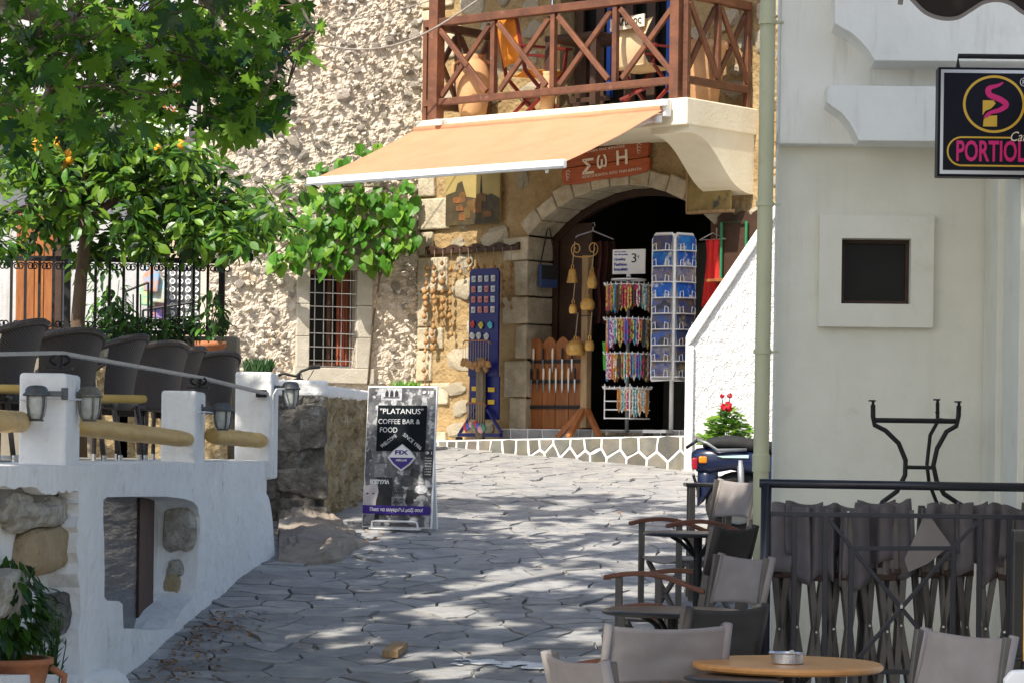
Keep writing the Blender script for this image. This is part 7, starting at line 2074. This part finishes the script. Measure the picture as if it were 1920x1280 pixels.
text('PORTIOLI', .1, M['magenta'], fc, (sx_(1792), -.009, sz_(303)), width=.345, height=40 / ppm, depth=.0008, bold=.002)
text('Caffè', .1, M['sign_white'], fc, (sx_(1893), -.011, sz_(264)), width=.11, height=18 / ppm, depth=.0008, slant=.35)
text('R', .03, M['paper'], fc, (sx_(1914), -.009, sz_(157)), height=8 / ppm, width=6 / ppm, depth=.0006)
ringp(sx_(1917), sz_(153), 8 / ppm, 8 / ppm, .0025, -.009, M['paper'], 'mark_ring')

# scalloped dark valance of a parasol above -------------------------------
VD = 12.0
vq = at(1700, 0, VD)
va = thing('parasol_valance', 'dark scalloped parasol edge with grey piping at the top right', 'parasol', vq)
pts = spline([(at(px, py, VD).x - vq.x, at(px, py, VD).z - vq.z) for px, py in ((1697, -14), (1712, 2), (1735, 24), (1765, 35), (1795, 34), (1820, 20), (1845, 5), (1872, 1), (1896, 8), (1918, 24), (1945, 34), (1985, 30), (2020, 8))], 60)
MB().prism(pts + [(pts[-1][0], .35), (pts[0][0], .35)], 0, .01).build('valance', pmat('dark_canvas', (.014, .010, .008), (.02, .015, .012), 6, .9), va)
MB().tube([(x, -.002, z) for x, z in pts], .009, 6).build('piping', pmat('piping', (.20, .18, .17), None, rough=.8), va)
MB().tube([(pts[0][0] - .02, 0, -.02), (pts[0][0] - .01, 0, .10)], .012, 6).build('corner_tab', pmat('piping2', (.20, .18, .17), None, rough=.8), va)
MB().add([(pts[0][0], 0, .35), (pts[-1][0], 0, .35), (pts[-1][0], -2.2, .9), (pts[0][0] + .6, -2.2, .9)], [(0, 1, 2, 3)]).build('canopy', M['wood_dark'], va)

# glass-fronted menu case and a white chair at the right edge -------------
MD = 11.6
mq = at(1897, 1238, MD)
mc = thing('menu_case', 'dark glass menu case with brass edge at the right border', 'menu case', (mq.x, MD, mq.z))
hh_ = at(1897, 992, MD).z - mq.z
MB().bb(0, .16, 0, .06, 0, hh_).build('case_body', M['iron'], mc, bevel=.006)
MB().bb(.01, .15, -.004, 0, .02, hh_ - .05).build('case_glass', M['glass'], mc)
MB().bb(.045, .06, -.012, -.004, .0, hh_).build('case_edge', M['brass'], mc)
MB().bb(.05, .09, .01, .05, gz(MD) - mq.z, 0).build('case_leg', M['iron'], mc)
wq = at(1908, 1256, 9.4)
wc = thing('white_chair', 'white plastic chair back corner at the bottom right', 'chair', (wq.x, 9.4, gz(9.4)))
ht = wq.z - gz(9.4)
MB().prism([(-.05, ht - .30), (-.045, ht - .03), (-.02, ht), (.38, ht + .02), (.4, ht - .30)], 0, .03).build('backrest', M['white_metal'], wc, bevel=.012)
MB().bb(-.04, .40, .0, .42, ht - .44, ht - .40).build('seat', M['white_metal'], wc, bevel=.01)
for x in (-.02, .37):
    for y in (.02, .40): MB().bb(x - .018, x + .018, y - .018, y + .018, 0, ht - .44).build('leg', M['white_metal'], wc)

# ================================================================== scooter
SQ = on_ground(1345, 1000)
sx0 = at(1300, 985, 20.2)
sc_ = thing('motor_scooter', 'dark blue motor scooter with red tail light parked by the stair wall', 'scooter', (at(1345, 990, 20.2).x, 20.2, gz(20.2)))
SO = sc_.location
def sp2(px, py, dy=0.0): q = at(px, py, 20.2 + dy); return q - Vector(SO)
def shell_x(sections, name, mat, par=sc_, n=18, bevel=0):
    """loft of rounded sections along x: (x, zlo, zhi, halfwidth)"""
    m = MB(); rings = []
    for x, z0, z1, w_ in sections:
        rings.append([(x, w_ * math.copysign(abs(math.cos(a)) ** .7, math.cos(a)), (z0 + z1) / 2 + (z1 - z0) / 2 * math.copysign(abs(math.sin(a)) ** .7, math.sin(a))) for a in [2 * math.pi * k / n for k in range(n)]])
    vs = [v for r in rings for v in r]; k = len(rings)
    fs = [(i * n + j, i * n + (j + 1) % n, (i + 1) * n + (j + 1) % n, (i + 1) * n + j) for i in range(k - 1) for j in range(n)] + [tuple(range(n))[::-1], tuple((k - 1) * n + j for j in range(n))]
    m.add(vs, fs); return m.build(name, mat, par, smooth=True)
X = lambda px: sp2(px, 900).x
Z = lambda py: sp2(1345, py).z
shell_x([(X(1296), Z(868), Z(848), .04), (X(1306), Z(884), Z(840), .08), (X(1330), Z(888), Z(836), .115), (X(1370), Z(880), Z(838), .13), (X(1420), Z(890), Z(842), .13), (X(1470), Z(930), Z(850), .12), (X(1500), Z(960), Z(900), .10)], 'tail_body', M['scooter_blue'])
shell_x([(X(1318), Z(838), Z(826), .09), (X(1340), Z(840), Z(818), .12), (X(1370), Z(842), Z(815), .13), (X(1420), Z(846), Z(822), .135), (X(1480), Z(850), Z(830), .12)], 'seat', M['rubber'])
shell_x([(X(1308), Z(950), Z(880), .05), (X(1320), Z(940), Z(876), .07), (X(1345), Z(900), Z(874), .07)], 'mudguard', M['scooter_blue'])
MB().box(sp2(1302, 868, -.03), (.04, .12, .085)).build('tail_light', M['red_lens'], sc_, bevel=.012)
MB().box(sp2(1318, 861, -.10), (.06, .03, .05)).build('turn_signal', M['amber_lens'], sc_, bevel=.012)
for s_ in (-1, 1):
    MB().tube([sp2(1400, 842, s_ * .13), sp2(1345, 843, s_ * .14), sp2(1326, 830, s_ * .13), sp2(1308, 824, s_ * .10)], .011, 8).build('grab_rail', M['grey_metal'], sc_, smooth=True)
MB().tube([sp2(1308, 824, -.10), sp2(1288, 838, -.06), sp2(1288, 838, .06), sp2(1308, 824, .10)], .012, 8).build('grab_rail', M['iron'], sc_, smooth=True)
MB().prism([(X(1340), Z(854)), (X(1400), Z(851)), (X(1400), Z(857)), (X(1352), Z(857))], -.138, -.128).build('side_stripe', pmat('stripe', (.45, .62, .6), None, rough=.3), sc_)
wr_ = (Z(880) - .0) / 2; wr_ = .235
def wheel(x):
    t = MB().tube([(x + .19 * math.cos(a), 0, wr_ + .19 * math.sin(a)) for a in [k * 2 * math.pi / 28 for k in range(29)]], .05, 10, False).build('tyre', M['rubber'], sc_, smooth=True)
    m = MB().lathe([(.02, -.04), (.13, -.03), (.145, -.035), (.145, .035), (.13, .03), (.02, .04)], (0, 0, 0), 24); m.v = [(x + a_, c_, wr_ + b_) for a_, b_, c_ in m.v]
    m.build('rim', M['grey_metal'], t)
wheel(X(1385)); wheel(X(1385) + 1.22)
MB().tube([sp2(1388, 862, -.11), sp2(1390, 905, -.11), (X(1388), -.11, wr_ + .02)], .024, 10).build('shock_absorber', M['grey_metal'], sc_, smooth=True)
MB().tube([(X(1330), -.12, wr_ - .02), (X(1385), -.13, wr_ - .04), (X(1460), -.12, wr_ - .03)], [.045, .05, .03], 10).build('exhaust', M['grey_metal'], sc_, smooth=True)
MB().tube([(X(1385), 0, wr_), (X(1470), 0, wr_ + .05), (X(1520), 0, wr_ + .02)], .06, 8).build('engine', M['iron'], sc_, smooth=True)
MB().tube([sp2(1300, 890), (X(1312), 0, wr_ + .06)], .012, 6).box((X(1309), 0, wr_ + .10), (.012, .16, .11)).build('plate_holder', M['iron'], sc_)
fx = X(1385) + 1.22
shell_x([(X(1470), .26, .34, .12), (X(1520), .24, .33, .15), (fx - .36, .24, .34, .15)], 'floorboard', M['scooter_blue'])
MB().tube([(fx, 0, wr_), (fx - .14, 0, .75), (fx - .18, 0, 1.0)], .035, 8).build('steering_column', M['iron'], sc_)
MB().tube([(fx - .2, -.30, 1.0), (fx - .16, -.1, 1.0), (fx - .16, .1, 1.0), (fx - .2, .30, 1.0)], .014, 8).build('handlebar', M['iron'], sc_)
MB().grid(lambda a, b: (fx - .30 + .05 * math.sin(math.pi * a) + .10 * (1 - b), -.2 + .4 * a, .3 + .62 * b), 8, 6).build('leg_shield', M['scooter_blue'], sc_, smooth=True)
